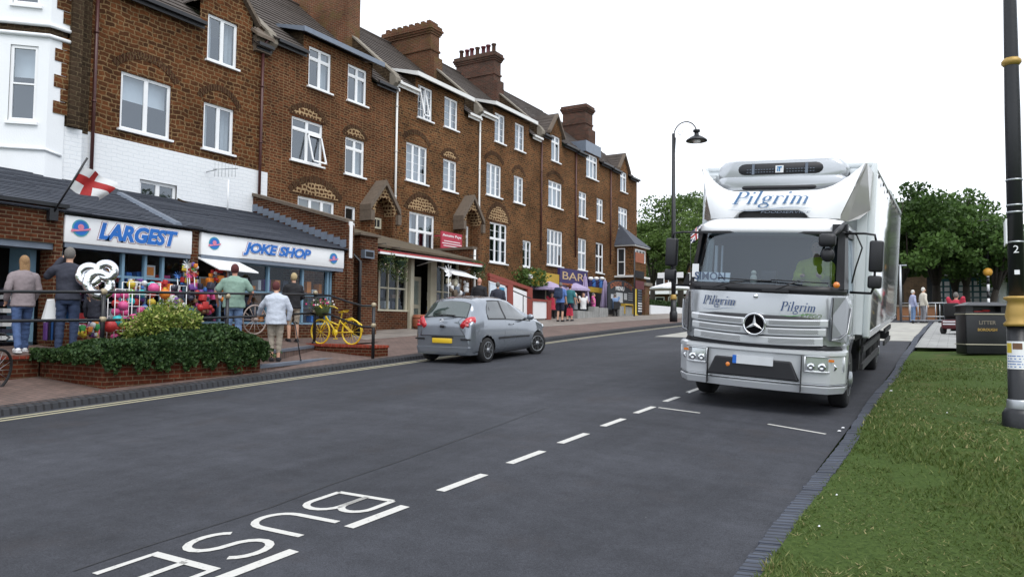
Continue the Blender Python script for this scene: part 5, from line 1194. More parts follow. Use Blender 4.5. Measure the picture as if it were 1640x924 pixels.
# bumper with headlamps
bm_ = MB(); shell(bm_, [(.33, .12, 1.1), (.345, .035, 1.15), (.435, .0, 1.17), (.45, .05, 1.165), (.475, .055, 1.165), (.49, .02, 1.172), (.86, .0, 1.175), (.885, -.03, 1.175), (.925, -.03, 1.172), (.945, .03, 1.15)], .62, curve=.13, rcor=.25)
bumper = bm_.build('bumper', silver2, lorry); bumper.modifiers.new('e', 'EDGE_SPLIT').split_angle = R(28)
lo = MB(); shell(lo, [(.93, .02, 1.12), (1.02, .05, 1.08)], .5, curve=.14); lo.build('bumper_gap', blk, bumper)
sm_ = MB()
for xs_ in (-.66, .64): sm_.box(xs_-.004, xs_+.004, -.015, .06, .36, .86)
build_each(sm_, 'panel_gap', blk, bumper)
ln = MB(); shell(ln, [(.455, .012, 1.172), (.468, .012, 1.172)], .6, curve=.13, rcor=.25, close=False); ln.build('trim', blk, bumper)
inl = MB(); inl.hexa([(-.66, -.012, .5), (.62, -.012, .5), (.62, .1, .5), (-.66, .1, .5), (-.55, -.012, .77), (.5, -.012, .77), (.5, .1, .77), (-.55, .1, .77)])
inl.build('air_inlet', blk, bumper, bev=.02)
npl = MB(); npl.box(-.29, .27, -.035, -.013, .685, .805, 0); npl.box(-.29, -.235, -.037, -.035, .686, .804, 1); npl.build('number_plate', [mat('plate_white', (.6, .62, .64), .4), mat('plate_blue', (.01, .12, .5), .4)], bumper)
tow = MB(); tow.ball((-.36, -.0, .66), (.04, .02, .04)); tow.build('tow_cap', amber, bumper)
for s in (-1, 1):
    h = MB(); xa, xb = sorted((s*.7, s*1.13)); n = 8; vs_ = []
    for i in range(n+1):
        x = xa+(xb-xa)*i/n; yy = front_y(x, 1.175, .0, .13)-.012; vs_ += [(x, yy, .665), (x, yy-.004, .76), (x, yy, .85)]
    h.add(vs_, [(i*3+j, i*3+3+j, i*3+4+j, i*3+1+j) for i in range(n) for j in range(2)]); hl = h.build('headlight', lampg, bumper)
    h = MB()
    for (u, r_) in ((.76, .055), (.9, .06), (1.03, .05)):
        x = s*u; yy = front_y(x, 1.175, 0, .13)-.016; h.lathe([(r_, 0), (r_*.85, -.012), (r_*.3, -.004), (.001, .0)], (x, yy, .72), 14, 0, 'y')
    build_each(h, 'reflector', M['chrome'], hl)
    h = MB(); x = s*.98; yy = front_y(x, 1.175, 0, .13)-.018; h.box(x-.07, x+.07, yy, yy+.01, .8, .835); h.build('indicator', amber, hl)
    h = MB(); pts = []
    for i in range(9): x = xa-.02+(xb-xa+.04)*i/8; pts.append((x, front_y(x, 1.175, 0, .13)-.014))
    for z in (.655, .865): h.tube([(a, b, z) for a, b in pts], .013, 6)
    h.tube([(pts[0][0], pts[0][1], .655), (pts[0][0], pts[0][1], .865)], .013, 6); h.tube([(pts[-1][0], pts[-1][1], .655), (pts[-1][0], pts[-1][1], .865)], .013, 6); h.build('lamp_surround', silver2, hl)
st = MB()
for s in (-1, 1): st.box(min(s*1.0, s*1.15), max(s*1.0, s*1.15), .6, .95, .35, 1.0)
build_pair(st, 'step', silver, lorry)
arch_ = MB()
for s in (-1, 1):
    pts = [(.98+.42*0, .7)]
    for k in range(9): a = R(180-180*k/8); y_, z_ = 1.42+.56*math.cos(a), .5+.55*math.sin(a); pts.append((y_, z_))
    for k in range(1, 9):
        (a, b), (c, d) = pts[k], pts[k+1]; arch_.quad((s*1.17, a, b), (s*1.17, c, d), (s*.85, c, d), (s*.85, a, b))
build_pair(arch_, 'wheel_arch', blk, lorry)
sk = MB()
for s in (-1, 1): sk.box(min(s*.95, s*1.14), max(s*.95, s*1.14), 1.0, 1.76, .98, 1.12)
build_pair(sk, 'sill', silver, lorry)
# wipers, mirrors, dash things
wp = MB()
for a, b, c in (((-.62, -.0, 1.76), (-.2, .03, 1.86), (-.85, .12, 1.83)), ((.25, -.0, 1.76), (.55, .05, 1.9), (.95, .2, 1.9))):
    wp.tube([a, ((a[0]+b[0])/2, .0, 1.83), b], .012, 6); wp.tube([(b[0]-.38, .07, 1.9), (b[0]+.38, .09, 1.88)], .01, 6); wp.box(a[0]-.18, a[0]+.18, -.01, .05, 1.735, 1.775)
build_pair(wp, 'wiper', blk, cb, key=lambda p: p[0] > -.02+.0)
def mirror(s, y=.62):
    m_ = MB(); m_.rbox(s*1.47-.09, s*1.47+.09, y-.05, y+.09, 2.06, 2.5, .03); m_.rbox(s*1.47-.095, s*1.47+.085, y-.04, y+.08, 1.83, 2.01, .03); mo = m_.build('mirror', blk, lorry)
    a = MB(); a.tube([(s*1.04, y+.1, 2.6), (s*1.3, y+.02, 2.6), (s*1.44, y, 2.58), (s*1.46, y+.02, 2.48)], .018, 6); a.tube([(s*1.46, y+.02, 1.86), (s*1.42, y+.06, 1.76), (s*1.14, y+.2, 1.76)], .02, 6); a.tube([(s*1.46, y+.02, 2.08), (s*1.46, y+.02, 1.98)], .018, 6); build_each(a, 'mirror_arm', blk, mo)
    g_ = MB(); g_.box(s*1.47-.07, s*1.47+.07, y+.091, y+.094, 2.1, 2.46); g_.build('mirror_glass', M['chrome'], mo)
mirror(1); mirror(-1)
fm = MB(); fm.tube([(1.05, .55, 2.72), (1.0, .3, 2.62), (.93, .15, 2.5)], .035, 8); fm.tube([(.98, .28, 2.58), (.93, .1, 2.3)], .02, 8); fm.rbox(.78, 1.0, .02, .16, 2.38, 2.56, .045); fm.ball((.9, .12, 2.27), (.09, .06, .1)); fm.box(.9, 1.1, .5, .66, 2.62, 2.72); fm.build('front_mirror', blk, lorry)
cbl = MB(); cbl.tube([(1.08, .7, 2.64), (1.2, .7, 2.58), (1.28, .7, 2.4), (1.2, .75, 2.1), (1.15, .9, 1.9)], .012, 6); cbl.build('cable', blk, lorry)
mk = MB(); mk.ball((1.02, .2, 1.86), (.045, .03, .045)); mk.build('marker_lamp', amber, lorry)
nm = MB(); nm.hexa([(-.99, .3, 1.84), (-.45, .22, 1.84), (-.45, .26, 1.84), (-.99, .34, 1.84), (-.99, .36, 1.98), (-.45, .28, 1.98), (-.45, .3, 1.98), (-.99, .38, 1.98)]); nmo = nm.build('name_board', M['upvc'], lorry)
t = text_mb('SIMON', .16, .004, .003); t.xf(frame_m((-.74, .245, 1.915), (1, -.15, 0))); t.build('lettering', navyt, nmo)
pc = MB(); pc.box(-1.03, -.93, .3, .305, 1.9, 2.1); pc.build('card', M['upvc'], lorry)
it = MB(); it.box(-.8, -.76, .7, .75, 1.9, 2.4); it.box(-.7, -.68, .7, .75, 1.9, 2.4); it.build('grab_rail', M['blind'], lorry)
it = MB(); it.rbox(-.02, .2, .3, .4, 1.84, 2.03, .02); it.build('dashcam', blk, lorry)
it = MB(); it.ball((-.12, .32, 1.9), (.05, .05, .08)); it.ball((-.12, .32, 1.99), .04); it.build('mascot_toy', mat('plush_white', (.5, .48, .4), .9), lorry)
db = MB(); db.box(-1.0, 1.0, .35, .8, 1.6, 1.82); db.box(-.95, .95, 1.35, 1.6, 1.2, 2.5); db.build('dashboard', blk, lorry)
# roof deflector (fairing) with scooped top edge
def fair():
    m_ = MB(); n = 24; front = []; 
    for i in range(n+1):
        u = -1+2*i/n; xb = u*.95; xt = u*1.22; a = abs(u)
        zt = 3.25+.07*a**2+.38*max(0, (a-.5)/.5)**1.8
        yb = .72+.22*a**3; yt = .92+.38*a**2.6
        zb_ = 2.83
        if abs(xb) < .45: zb_ = 2.95
        elif abs(xb) < .53: zb_ = 2.95-.12*(abs(xb)-.45)/.08
        front.append(((xb, yb, zb_), (xb*.985+xt*.015, yb-.015, zb_+.06), (xb*.6+xt*.4, yb*.62+yt*.38-.05, zb_*.6+zt*.4), (xt, yt, zt)))
    vs_ = [p for r in front for p in r]; m_.add(vs_, [(i*4+j, i*4+4+j, i*4+5+j, i*4+1+j) for i in range(n) for j in range(3)], 0, True)
    vs2 = [(p[0]*.985, p[1]+.05, p[2]-.005) for p in vs_]; k = len(m_.v); m_.add(vs2, [(i*4+j, i*4+1+j, i*4+5+j, i*4+4+j) for i in range(n) for j in range(3)], 0, True)
    m_.add([], [])
    off = len(vs_)
    for i in range(n): m_.f.append((i*4+3, i*4+7, off+i*4+7, off+i*4+3)); m_.m.append(0); m_.sm.append(False)
    return m_.build('roof_fairing', whitep, lorry, recalc=False)
fairing = fair()
sw_ = MB()
for s in (-1, 1):
    q = [(.93, .95, 2.82), (1.03, 1.1, 2.80), (1.17, 1.35, 2.86), (1.28, 1.75, 3.02), (1.3, 1.8, 3.6), (1.24, 1.33, 3.69), (1.1, 1.17, 3.3)]
    sw_.add([(s*a, b, c) for a, b, c in q]+[(s*(a-.04), b+.05, c) for a, b, c in q], [(0, 1, 2, 3, 4, 5, 6), (7, 13, 12, 11, 10, 9, 8)]+[(i, (i+1) % 7, 7+(i+1) % 7, 7+i) for i in range(7)])
build_pair(sw_, 'side_fairing', mat('fairing_bronze_grey', (.33, .32, .3), .25, .5, var=.04, coat=.6), fairing)
# box body
bx = MB(); bx.rbox(-1.31, 1.31, 1.86, 10.7, 1.06, 3.75, .07, seg=3); body = bx.build('box_body', boxp, lorry)
bx = MB()
bx.rbox(-1.3, 1.3, 1.845, 1.9, 1.1, 3.7, .02)
for s in (-1, 1): bx.rbox(s*1.29-.05, s*1.29+.05, 1.83, 2.0, 1.05, 3.78, .03)
bx.rbox(-1.3, 1.3, 1.83, 1.97, 3.69, 3.79, .03)
bx.build('box_front', boxw, body)
bx = MB()
for s in (-1, 1): bx.box(s*1.3-.03, s*1.3+.03, 1.98, 10.7, 3.7, 3.765); bx.box(s*1.3-.03, s*1.3+.03, 1.98, 10.7, 1.04, 1.13)
for s in (-1, 1): bx.box(s*1.3-.025, s*1.3+.025, 10.64, 10.72, 1.04, 3.76)
bx.build('edge_rail', silver, body)
bx = MB()
for k in range(8): bx.box(1.33, 1.35, 2.3+k*1.1, 2.36+k*1.1, 3.58, 3.63)
bx.build('side_marker', blk, body)
bx = MB(); bx.tube([(1.22, 1.8, 1.2), (1.22, 1.8, 3.5)], .02, 6); bx.box(1.1, 1.24, 1.78, 1.84, 1.1, 3.4); bx.build('conduit', boxw, body)
un = MB()
def pill(mb, z0, z1, hw, y0, y1, e=.18, n=6, mi=0):
    pts = []
    for (cx, s0) in ((hw-e, -90), (-(hw-e), 90)):
        for k in range(n+1):
            a = R(s0+180*k/n); pts.append((cx+e*math.cos(a), (z0+z1)/2+(z1-z0)/2*math.sin(a)))
    nn = len(pts); rings = [(1.0, y1), (1.0, y0+.12), (.97, y0+.04), (.88, y0)]
    vs_ = []; cz = (z0+z1)/2
    for f, y in rings: vs_ += [(a*f if f < 1 else a, y, cz+(b-cz)*f) for a, b in pts]
    mb.add(vs_, [(i*nn+j, i*nn+(j+1) % nn, (i+1)*nn+(j+1) % nn, (i+1)*nn+j) for i in range(3) for j in range(nn)]+[tuple(range(3*nn, 4*nn)), tuple(range(nn))[::-1]], mi, True)
pill(un, 3.4, 3.8, .99, 1.3, 1.9, .22); pill(un, 3.3, 3.53, 1.0, 1.25, 1.9, .12)
unit = un.build('cooling_unit', silver, lorry); unit.modifiers.new('e', 'EDGE_SPLIT').split_angle = R(45)
un = MB(); pill(un, 3.545, 3.74, .7, 1.285, 1.35, .12); vent = un.build('vent', blk, unit)
un = MB()
for z in (3.59, 3.63):
    for k in range(24): x = -.5+k*.043; 
    for k in range(24):
        x = -.5+k*.043
        if abs(x+.0) > .09: un.box(x, x+.024, 1.278, 1.286, z, z+.01)
for x in (-.42, .38): un.box(x, x+.04, 1.27, 1.286, 3.56, 3.72)
un.build('vent_louvre', M['lead'], vent)
un = MB(); un.box(-.06, .06, 1.272, 1.284, 3.58, 3.69, 0); un.box(-.035, .035, 1.266, 1.272, 3.655, 3.672, 1); un.box(-.009, .009, 1.266, 1.272, 3.6, 3.654, 1); un.box(-.035, -.022, 1.266, 1.272, 3.6, 3.64, 1); un.build('badge', [M['upvc'], mat('badge_blue', (.02, .2, .45), .4)], unit)
un = MB(); pill(un, 3.31, 3.38, .62, 1.24, 1.3, .06); un.build('lower_slot', blk, unit)
un = MB(); un.box(-1.22, -1.05, 1.5, 1.8, 3.35, 3.6); un.box(1.0, 1.1, 1.5, 1.8, 3.35, 3.6); un.tube([(-1.2, 1.5, 3.6), (-1.1, 1.45, 3.52), (-1.02, 1.4, 3.53)], .015, 6); un.tube([(1.0, 1.4, 3.5), (1.12, 1.45, 3.53), (1.2, 1.5, 3.52)], .015, 6); build_pair(un, 'bracket', boxw, unit)
rec = MB(); rec.box(-.5, .5, .86, .9, 2.83, 2.96); rec.build('fairing_recess', blk, fairing)
# underside, wheels
ch = MB(); ch.box(-.95, .95, .5, 1.74, .62, .7); ch.box(-.5, -.38, .6, 10.6, .62, .9); ch.box(.38, .5, .6, 10.6, .62, .9); ch.box(-1.0, 1.0, 1.2, 1.6, .3, .5); ch.box(-1.1, 1.1, 2.2, 10.5, .95, 1.04); ch.box(-.9, .9, 6.9, 7.3, .4, .6); ch.box(.7, 1.12, 3.0, 4.4, .42, .95); ch.box(-1.12, -.7, 3.0, 4.4, .42, .95); ch.box(-1.2, 1.2, 10.3, 10.5, .5, .7); ch.build('chassis', chassis, lorry)  # wide sheet under the cab is added to stop light passing through
sg = MB()
for s in (-1, 1):
    for z in (.5, .78): sg.box(s*1.22-.02, s*1.22+.02, 2.3, 6.2, z, z+.1); sg.box(s*1.22-.02, s*1.22+.02, 8.0, 10.3, z, z+.1)
    for y in (2.4, 4.2, 6.1): sg.box(s*1.22-.03, s*1.22, y, y+.06, .5, 1.0)
build_pair(sg, 'side_guard', chassis, lorry)
def twheel(x, y, s, steer=0, rad=.44, w=.26):
    o = bpy.data.objects.new('wheel', None); COL.objects.link(o); o.parent = lorry; o.location = (x, y, rad); o.rotation_euler = (0, 0, steer)
    m_ = MB(); m_.lathe([(rad*.6, -w/2), (rad*.9, -w/2), (rad*.98, -w/2+.03), (rad, -w/2+.06), (rad, w/2-.06), (rad*.98, w/2-.03), (rad*.9, w/2), (rad*.6, w/2)], n=40, axis='x'); m_.build('tyre', M['rubber'], o)
    m_ = MB(); e = s*w/2
    m_.lathe([(rad*.6, e*.95), (rad*.57, e*1.02), (rad*.5, e*.7), (rad*.3, e*.6), (rad*.25, e*1.25), (rad*.1, e*1.35), (.001, e*1.35)], n=30, axis='x')
    for k in range(10): a = k*math.pi/5; m_.lathe([(.02, e*.6), (.02, e*.95), (.001, e*1.0)], (0, rad*.36*math.cos(a), rad*.36*math.sin(a)), 6, 0, 'x')
    m_.build('rim', M['steel'], o)
    return o
for s in (-1, 1):
    twheel(s*1.0, 1.42, s, .0); twheel(s*1.0, 7.2, s, w=.28); twheel(s*.7, 7.2, s, w=.26)
mf = MB()
for s in (-1, 1): mf.box(min(s*.78, s*1.15), max(s*.78, s*1.15), 7.75, 7.78, .3, .9)
build_pair(mf, 'mudflap', blk, lorry)

# serif italic lettering, drawn letter by letter
def serif_word(mb, word, m_, mi=0, h=1.0):
    """thick stems with hairline serifs; returns width"""
    st, th = .15, .05; u0 = 0
    def bar(p, q, w0, w1=None):
        w1 = w0 if w1 is None else w1; p, q = Vector((*p, 0)), Vector((*q, 0)); t = (q-p).normalized(); n_ = Vector((-t.y, t.x, 0)); L.append([p+n_*w0/2, p-n_*w0/2, q-n_*w1/2, q+n_*w1/2])
    def curve(pts, ws):
        for i in range(len(pts)-1): bar(pts[i], pts[i+1], ws[i], ws[i+1])
    def E(cx, cy, rx, ry, a0, a1, n, wf): 
        ps = [(cx+rx*math.cos(R(a0+(a1-a0)*i/n)), cy+ry*math.sin(R(a0+(a1-a0)*i/n))) for i in range(n+1)]; wsx = [wf(a0+(a1-a0)*i/n) for i in range(n+1)]; curve(ps, wsx)
    wf = lambda a: th+(st-th)*abs(math.cos(R(a)))
    adv = {'P': .78, 'i': .36, 'l': .36, 'g': .62, 'r': .5, 'm': .98}
    for ch in word:
        L = []
        if ch == 'P':
            bar((.2, 0), (.2, 1), st); bar((.04, .02), (.38, .02), .045); bar((.04, .98), (.45, .98), .045); E(.42, .74, .24, .25, 90, -90, 10, wf); bar((.2, .49), (.44, .49), .045)
        elif ch == 'i': bar((.15, 0), (.15, .62), st*.9); bar((.03, .02), (.3, .02), .04); bar((.02, .6), (.15, .62), .05); bar((.17, .82), (.17, .95), .13)
        elif ch == 'l': bar((.15, 0), (.15, 1.02), st*.9); bar((.03, .02), (.3, .02), .04); bar((.02, 1.0), (.15, 1.02), .05)
        elif ch == 'g': E(.28, .42, .17, .19, 0, 360, 16, wf); bar((.2, .22), (.16, .1), .05); E(.28, -.14, .24, .16, 0, 360, 16, lambda a: .05+.04*abs(math.cos(R(a)))); bar((.18, .08), (.42, .04), .1); bar((.4, .55), (.56, .62), .06)
        elif ch == 'r': bar((.15, 0), (.15, .62), st*.9); bar((.03, .02), (.3, .02), .04); bar((.02, .6), (.15, .62), .05); E(.34, .42, .17, .18, 150, 50, 6, lambda a: .07); bar((.42, .52), (.44, .56), .12)
        elif ch == 'm':
            for k in range(3): bar((.15+.31*k, 0), (.15+.31*k, .52 if k else .62), st*.85); bar((.05+.31*k, .02), (.26+.31*k, .02), .04)
            bar((.02, .6), (.15, .62), .05)
            for k in range(2): E(.15+.31*k+.155, .44, .155, .16, 165, 10, 8, lambda a: .05+.05*max(0, math.cos(R(a))))
        for q in L: m_.add([((v.x+u0+.25*v.y), 0, v.y*h) for v in q], [(0, 1, 2, 3)], mi)
        u0 += adv[ch]
    return u0
def livery(x0, x1, zc, hgt, yf, tilt=0, col=navyt, sw=greent, sub=False, parent=None, rot=0, ymap=None):
    m_ = MB(); w = serif_word(m_, 'Pilgrim', m_); k = (x1-x0)/(w+.15)
    n = 24
    for i in range(n):
        a, b = i/n, (i+1)/n; za, zb_ = -.42+.13*math.sin(-a*6.0), -.42+.13*math.sin(-b*6.0); ww = .055*math.sin(math.pi*(i+.5)/n)+.01
        m_.add([(a*w*1.08-.1, 0, za-ww/2), (b*w*1.08-.1, 0, zb_-ww/2), (b*w*1.08-.1, 0, zb_+ww/2), (a*w*1.08-.1, 0, za+ww/2)], [(0, 1, 2, 3)], 1)
    if sub:
        t = text_mb('FOODSERVICE', .3, .001, 0, .2); 
        xs = [v[0] for v in t.v]; a_, b_ = min(xs), max(xs)
        m_.add([((v[0]-a_)/(b_-a_)*w*.62+w*.42, 0, v[2]*.8-.66) for v in t.v], t.f, 2)
    out = []
    for x, y, z in m_.v:
        X = x0+x*k; Zz = zc-.4*hgt+z*hgt; out.append((X, ymap(X, Zz), Zz+tilt*(X-x0)))
    m_.v = out; return m_.build('lettering', [col, sw, greyt], parent, recalc=False)
fy = lambda x, z: front_y(x, 1.13, .03)-.022
livery(-.8, -.28, 1.56, .13, 0, ymap=fy, parent=cb, sw=greyt); livery(.32, .8, 1.525, .13, 0, ymap=fy, parent=cb)
def fairy(x, z):
    u = min(1, abs(x)/1.1); yb, yt, zb_, zt = .72+.22*u**3, .92+.38*u**2.6, 2.9, 3.25+.07*u*u
    f = (z-zb_)/(zt-zb_); return (yb*(1-f)+yt*f)-.075*(1-abs(2*f-1)*.4)-.03
livery(-.6, .57, 3.12, .2, 0, ymap=fairy, parent=fairing, col=greyt if False else mat('livery_blue', (.04, .12, .25), .4), sw=greyt, sub=True, tilt=0)
t = text_mb('ATEGO', .085, .003, .002, .3); t.xf(Matrix.Translation((.72, front_y(.72, 1.13, .03)-.022, 1.415))); t.build('lettering', M['chrome'], cb)

# ------------------------------------------------------------------ the grey hatchback
carp = mat('blue_grey_paint', (.245, .27, .305), .22, .6, var=.02, coat=.8); trimb = mat('car_trim_black', (.012, .012, .014), .5)
redl = mat('tail_lamp_red', (.5, .01, .02), .12, var=.3, scale=40, coat=1); plate_y = mat('plate_yellow', (.75, .5, .03), .4)
def interp(tab, y):
    for (a, u), (b, v) in zip(tab, tab[1:]):
        if y <= b: t = (y-a)/(b-a); return u+(v-u)*t
    return tab[-1][1]
TOP = [(0, .62), (.015, .8), (.05, .95), (.12, 1.07), (.24, 1.24), (.38, 1.41), (.5, 1.485), (.8, 1.525), (1.25, 1.53), (1.7, 1.51), (2.0, 1.46), (2.3, 1.34), (2.65, 1.16), (2.98, .995), (3.2, .945), (3.45, .87), (3.62, .77), (3.71, .64), (3.75, .5)]
WID = [(0, .7), (.05, .76), (.15, .8), (.5, .838), (1.5, .845), (3.0, .84), (3.4, .8), (3.6, .72), (3.7, .6), (3.75, .5)]
ROOFW = [(0, .6), (.1, .6), (.3, .56), (.5, .56), (1.2, .57), (1.9, .56), (2.4, .6), (2.95, .72), (3.2, .7), (3.6, .55), (3.75, .4)]
BELT = [(0, .62), (.05, .88), (.12, .93), (.6, 1.0), (1.4, .97), (2.4, .91), (2.95, .86), (3.4, .78), (3.75, .45)]
def cr(P, n=6):
    out = []
    for i in range(len(P)-1):
        p0, p1, p2, p3 = P[max(i-1, 0)], P[i], P[i+1], P[min(i+2, len(P)-1)]
        for k in range(n):
            t = k/n; out.append(tuple(.5*((2*p1[j])+(-p0[j]+p2[j])*t+(2*p0[j]-5*p1[j]+4*p2[j]-p3[j])*t*t+(-p0[j]+3*p1[j]-3*p2[j]+p3[j])*t**3) for j in (0, 1)))
    out.append(P[-1]); return out
def section(y, n=6):
    w, t, rw, b = interp(WID, y), interp(TOP, y), interp(ROOFW, y), interp(BELT, y); b = min(b, t-.03)
    zs_ = .2 if .1 < y < 3.6 else .26; hi = t-b
    return cr([(w*.9, zs_), (w*.985, zs_+.12), (w, (zs_+.12)*.45+b*.5), (w*.97, b-.02), (rw+(w*.94-rw)*(.55 if hi > .3 else .6), b+hi*.42), (rw, t-min(.09, hi*.25)), (rw*.62, t-min(.02, hi*.1)), (0, t)], n)
def rsm(a, b, n): return [a+(b-a)*i/n for i in range(n+1)]
car = thing('hatchback_car', 'blue grey three door hatchback parked at the kerb by the gift shop, tailgate showing', 'car')
cy0, cx0 = 13.98, -10.13; yawc = .012
cyv = Vector((-math.sin(yawc), math.cos(yawc), .052)).normalized(); cxv = Vector((math.cos(yawc), math.sin(yawc), -.012)).normalized(); czv = cxv.cross(cyv); cxv = cyv.cross(czv)
car.matrix_world = Matrix.Translation((cx0, cy0, road(cy0))) @ Matrix((cxv, cyv, czv)).transposed().to_4x4()
YSC = sorted(set([round(v, 3) for v in rsm(0, .16, 8)+rsm(.16, .6, 14)+rsm(.6, 3.4, 84)+rsm(3.4, 3.75, 14)]))
mb = MB(); vs_ = []; K = 0; WH = ((.62, .29), (3.08, .29)); RA = .345
for y in YSC:
    s = section(y, 7); K = len(s)
    for x, z in s:
        yy = y
        for wy, wz in WH:
            d = math.hypot(y-wy, z-wz)
            if x > .6 and RA-.035 < d < RA+.012 and d > 0: yy = wy+(y-wy)*RA/d; z = wz+(z-wz)*RA/d
        vs_.append((x, yy, z))
fs = []
for i in range(len(YSC)-1):
    for j in range(K-1):
        q = (i*K+j, (i+1)*K+j, (i+1)*K+j+1, i*K+j+1); c = [sum(vs_[k][m_] for k in q)/4 for m_ in range(3)]
        if c[0] > .6 and any(math.hypot(c[1]-wy, c[2]-wz) < RA-.006 for wy, wz in WH): continue
        fs.append(q)
mb.add(vs_, fs, 0, True); mb.add([(-x, y, z) for x, y, z in vs_], [f[::-1] for f in fs], 0, True)
mb.poly([(x, 0, z) for x, z in section(0, 7)]+[(-x, 0, z) for x, z in section(0, 7)[::-1][1:]])
cbod = mb.build('body', carp, car, recalc=False)
def patch(name, m, y0, y1, j0, j1, off=.006, parent=cbod, mirror=True, only=None, shape=None, ny=14, sides=(1, -1), label=None):
    """panel lying on the body between two stations; j in 0..1 along the section; shape(t)->(j0,j1)"""
    mb = MB()
    for s in sides:
        vv = []
        for i in range(ny+1):
            t = i/ny; y = y0+(y1-y0)*t; sec = section(y, 7); a, b = shape(t) if shape else (j0, j1); n = 8
            for k in range(n+1):
                u = (a+(b-a)*k/n)*(len(sec)-1); i0 = int(min(u, len(sec)-2)); f = u-i0; x = sec[i0][0]*(1-f)+sec[i0+1][0]*f; z = sec[i0][1]*(1-f)+sec[i0+1][1]*f
                vv.append((s*(x+off), y, z+off*.5))
        mb.add(vv, [(i*9+k, i*9+k+1, (i+1)*9+k+1, (i+1)*9+k) for i in range(ny) for k in range(8)], 0, True)
    return build_pair(mb, name, m, parent, recalc=False, label=label)
darkglass = mat('car_glass_dark', (.012, .02, .022), .06, var=.3, scale=3, coat=1, spec=.8)
J3, J5 = 3/7+.012, 5/7-.02
patch('side_window', darkglass, .72, 1.42, 0, 0, shape=lambda t: (J3+.01, J3+.03+(J5-J3-.04)*min(1, t*2.2+.25)), label=None)
patch('side_window', darkglass, 1.5, 2.62, 0, 0, shape=lambda t: (J3+.005, J5-(J5-J3)*max(0, (t-.3)/.7)**1.3*.9))
patch('window_seal', trimb, .68, 2.7, 0, 0, off=.004, shape=lambda t: (J3-.008, J5+.012-(J5-J3)*max(0, (t-.45)/.55)**1.3*.9) if t > .12 else (J3-.008, J3+.03+(J5-J3)*(t/.12)*.9))
# rear glass, windscreen: across the car
def across(name, m, y0, y1, hwf, off, ny=10, parent=cbod):
    mb = MB(); vv = []; n = 16
    for i in range(ny+1):
        t = i/ny; y = y0+(y1-y0)*t; sec = section(y, 7); hw = hwf(t)
        for k in range(n+1):
            x = -hw+2*hw*k/n; ax_ = abs(x); z = None
            for (xa, za), (xb, zb_) in zip(sec[::-1], sec[::-1][1:]):
                if xa <= ax_ <= xb+1e-9: z = za+(zb_-za)*(ax_-xa)/max(1e-6, xb-xa); break
            if z is None: z = sec[-1][1]
            vv.append((x, y-off*(1 if y < 1 else -1), z+off*.6))
    mb.add(vv, [(i*(n+1)+k, i*(n+1)+k+1, (i+1)*(n+1)+k+1, (i+1)*(n+1)+k) for i in range(ny) for k in range(n)], 0, True); return mb.build(name, m, parent, recalc=False)
rgl = mat('rear_glass', (.04, .058, .055), .05, var=.5, scale=2.2, coat=1, spec=.8)
across('rear_window', rgl, .13, .385, lambda t: .585-.06*t, .010); across('window_seal', trimb, .118, .4, lambda t: .6-.06*t, .006)
across('windscreen', darkglass, 2.12, 2.9, lambda t: .53+.1*t, .008)
mb = MB(); mb.tube([(-.1, .05, 1.08), (.02, .03, 1.12), (.3, .09, 1.1)], .012, 6); mb.tube([(-.3, .1, 1.13), (.26, .1, 1.09)], .009, 5); mb.build('wiper', trimb, cbod)
# lamps
for s in (-1, 1):
    mb = MB(); v = [(.44, .02, .9), (.47, .015, .83), (.58, .022, .79), (.74, .06, .8), (.79, .14, .84), (.8, .19, 1.0), (.765, .17, 1.1), (.68, .12, 1.105), (.6, .075, 1.07), (.5, .04, .98)]
    v = [(s*(.66+(x-.66)*.88), y+.0, .93+(z-.95)*.9) for x, y, z in v]; c = (s*.66, .05, .94); mb.add(v+[c]+[(x*.95, y+.12, z) for x, y, z in v], [(i, (i+1) % 10, 10) for i in range(10)]+[(i, 11+i, 11+(i+1) % 10, (i+1) % 10) for i in range(10)], 0, True); tl = mb.build('tail_lamp', redl, cbod)
    mb = MB(); mb.ball((s*.67, -.005, .88), (.055, .02, .035)); mb.ball((s*.67, -.0, .96), (.04, .015, .03)); mb.build('lens', mat('lamp_pink', (.6, .12, .12), .15, coat=1) if s > 0 else redl, tl)
    mb = MB(); mb.ball((s*.62, 3.55, .7), (.12, .14, .09)); mb.build('headlight', lampg, cbod)
    mb = MB(); mb.box(min(s*.5, s*.76), max(s*.5, s*.76), -.012, .02, .545, .58); mb.build('bumper_strip', trimb, cbod)
    mb = MB(); mb.ball((s*.97, 2.42, .99), (.1, .06, .075), 0, 14, 10); mb.tube([(s*.8, 2.45, .95), (s*.9, 2.44, .965)], .03, 6); mb.build('wing_mirror', carp, cbod)
patch('side_moulding', trimb, 1.1, 2.6, 0, 0, off=.012, shape=lambda t: (.235, .255)); patch('bumper_seam', trimb, .2, .28, 0, 0, off=.002, shape=lambda t: (.1, .11))
def seam(pts, w=.006):
    mb = MB()
    for s in (1, -1):
        vv = []
        for y, j in pts:
            sec = section(y, 7); u = j*(len(sec)-1); i0 = int(min(u, len(sec)-2)); f = u-i0; vv.append((s*(sec[i0][0]*(1-f)+sec[i0+1][0]*f+.001), y, sec[i0][1]*(1-f)+sec[i0+1][1]*f))
        mb.tube(vv, w/2, 4)
    build_pair(mb, 'door_seam', trimb, cbod)
seam([(1.44, .42), (1.4, .3), (1.36, .2), (1.34, .1), (1.45, .05), (2.5, .05), (2.62, .12), (2.66, .25), (2.68, .4)])
seam([(.02, .3), (.2, .3), (.32, .36)], .005)
mb = MB()
for s in (-1, 1): mb.rbox(s*.86-.015, s*.86+.015, 1.6, 1.78, .83, .86, .01)
build_pair(mb, 'door_handle', carp, cbod)
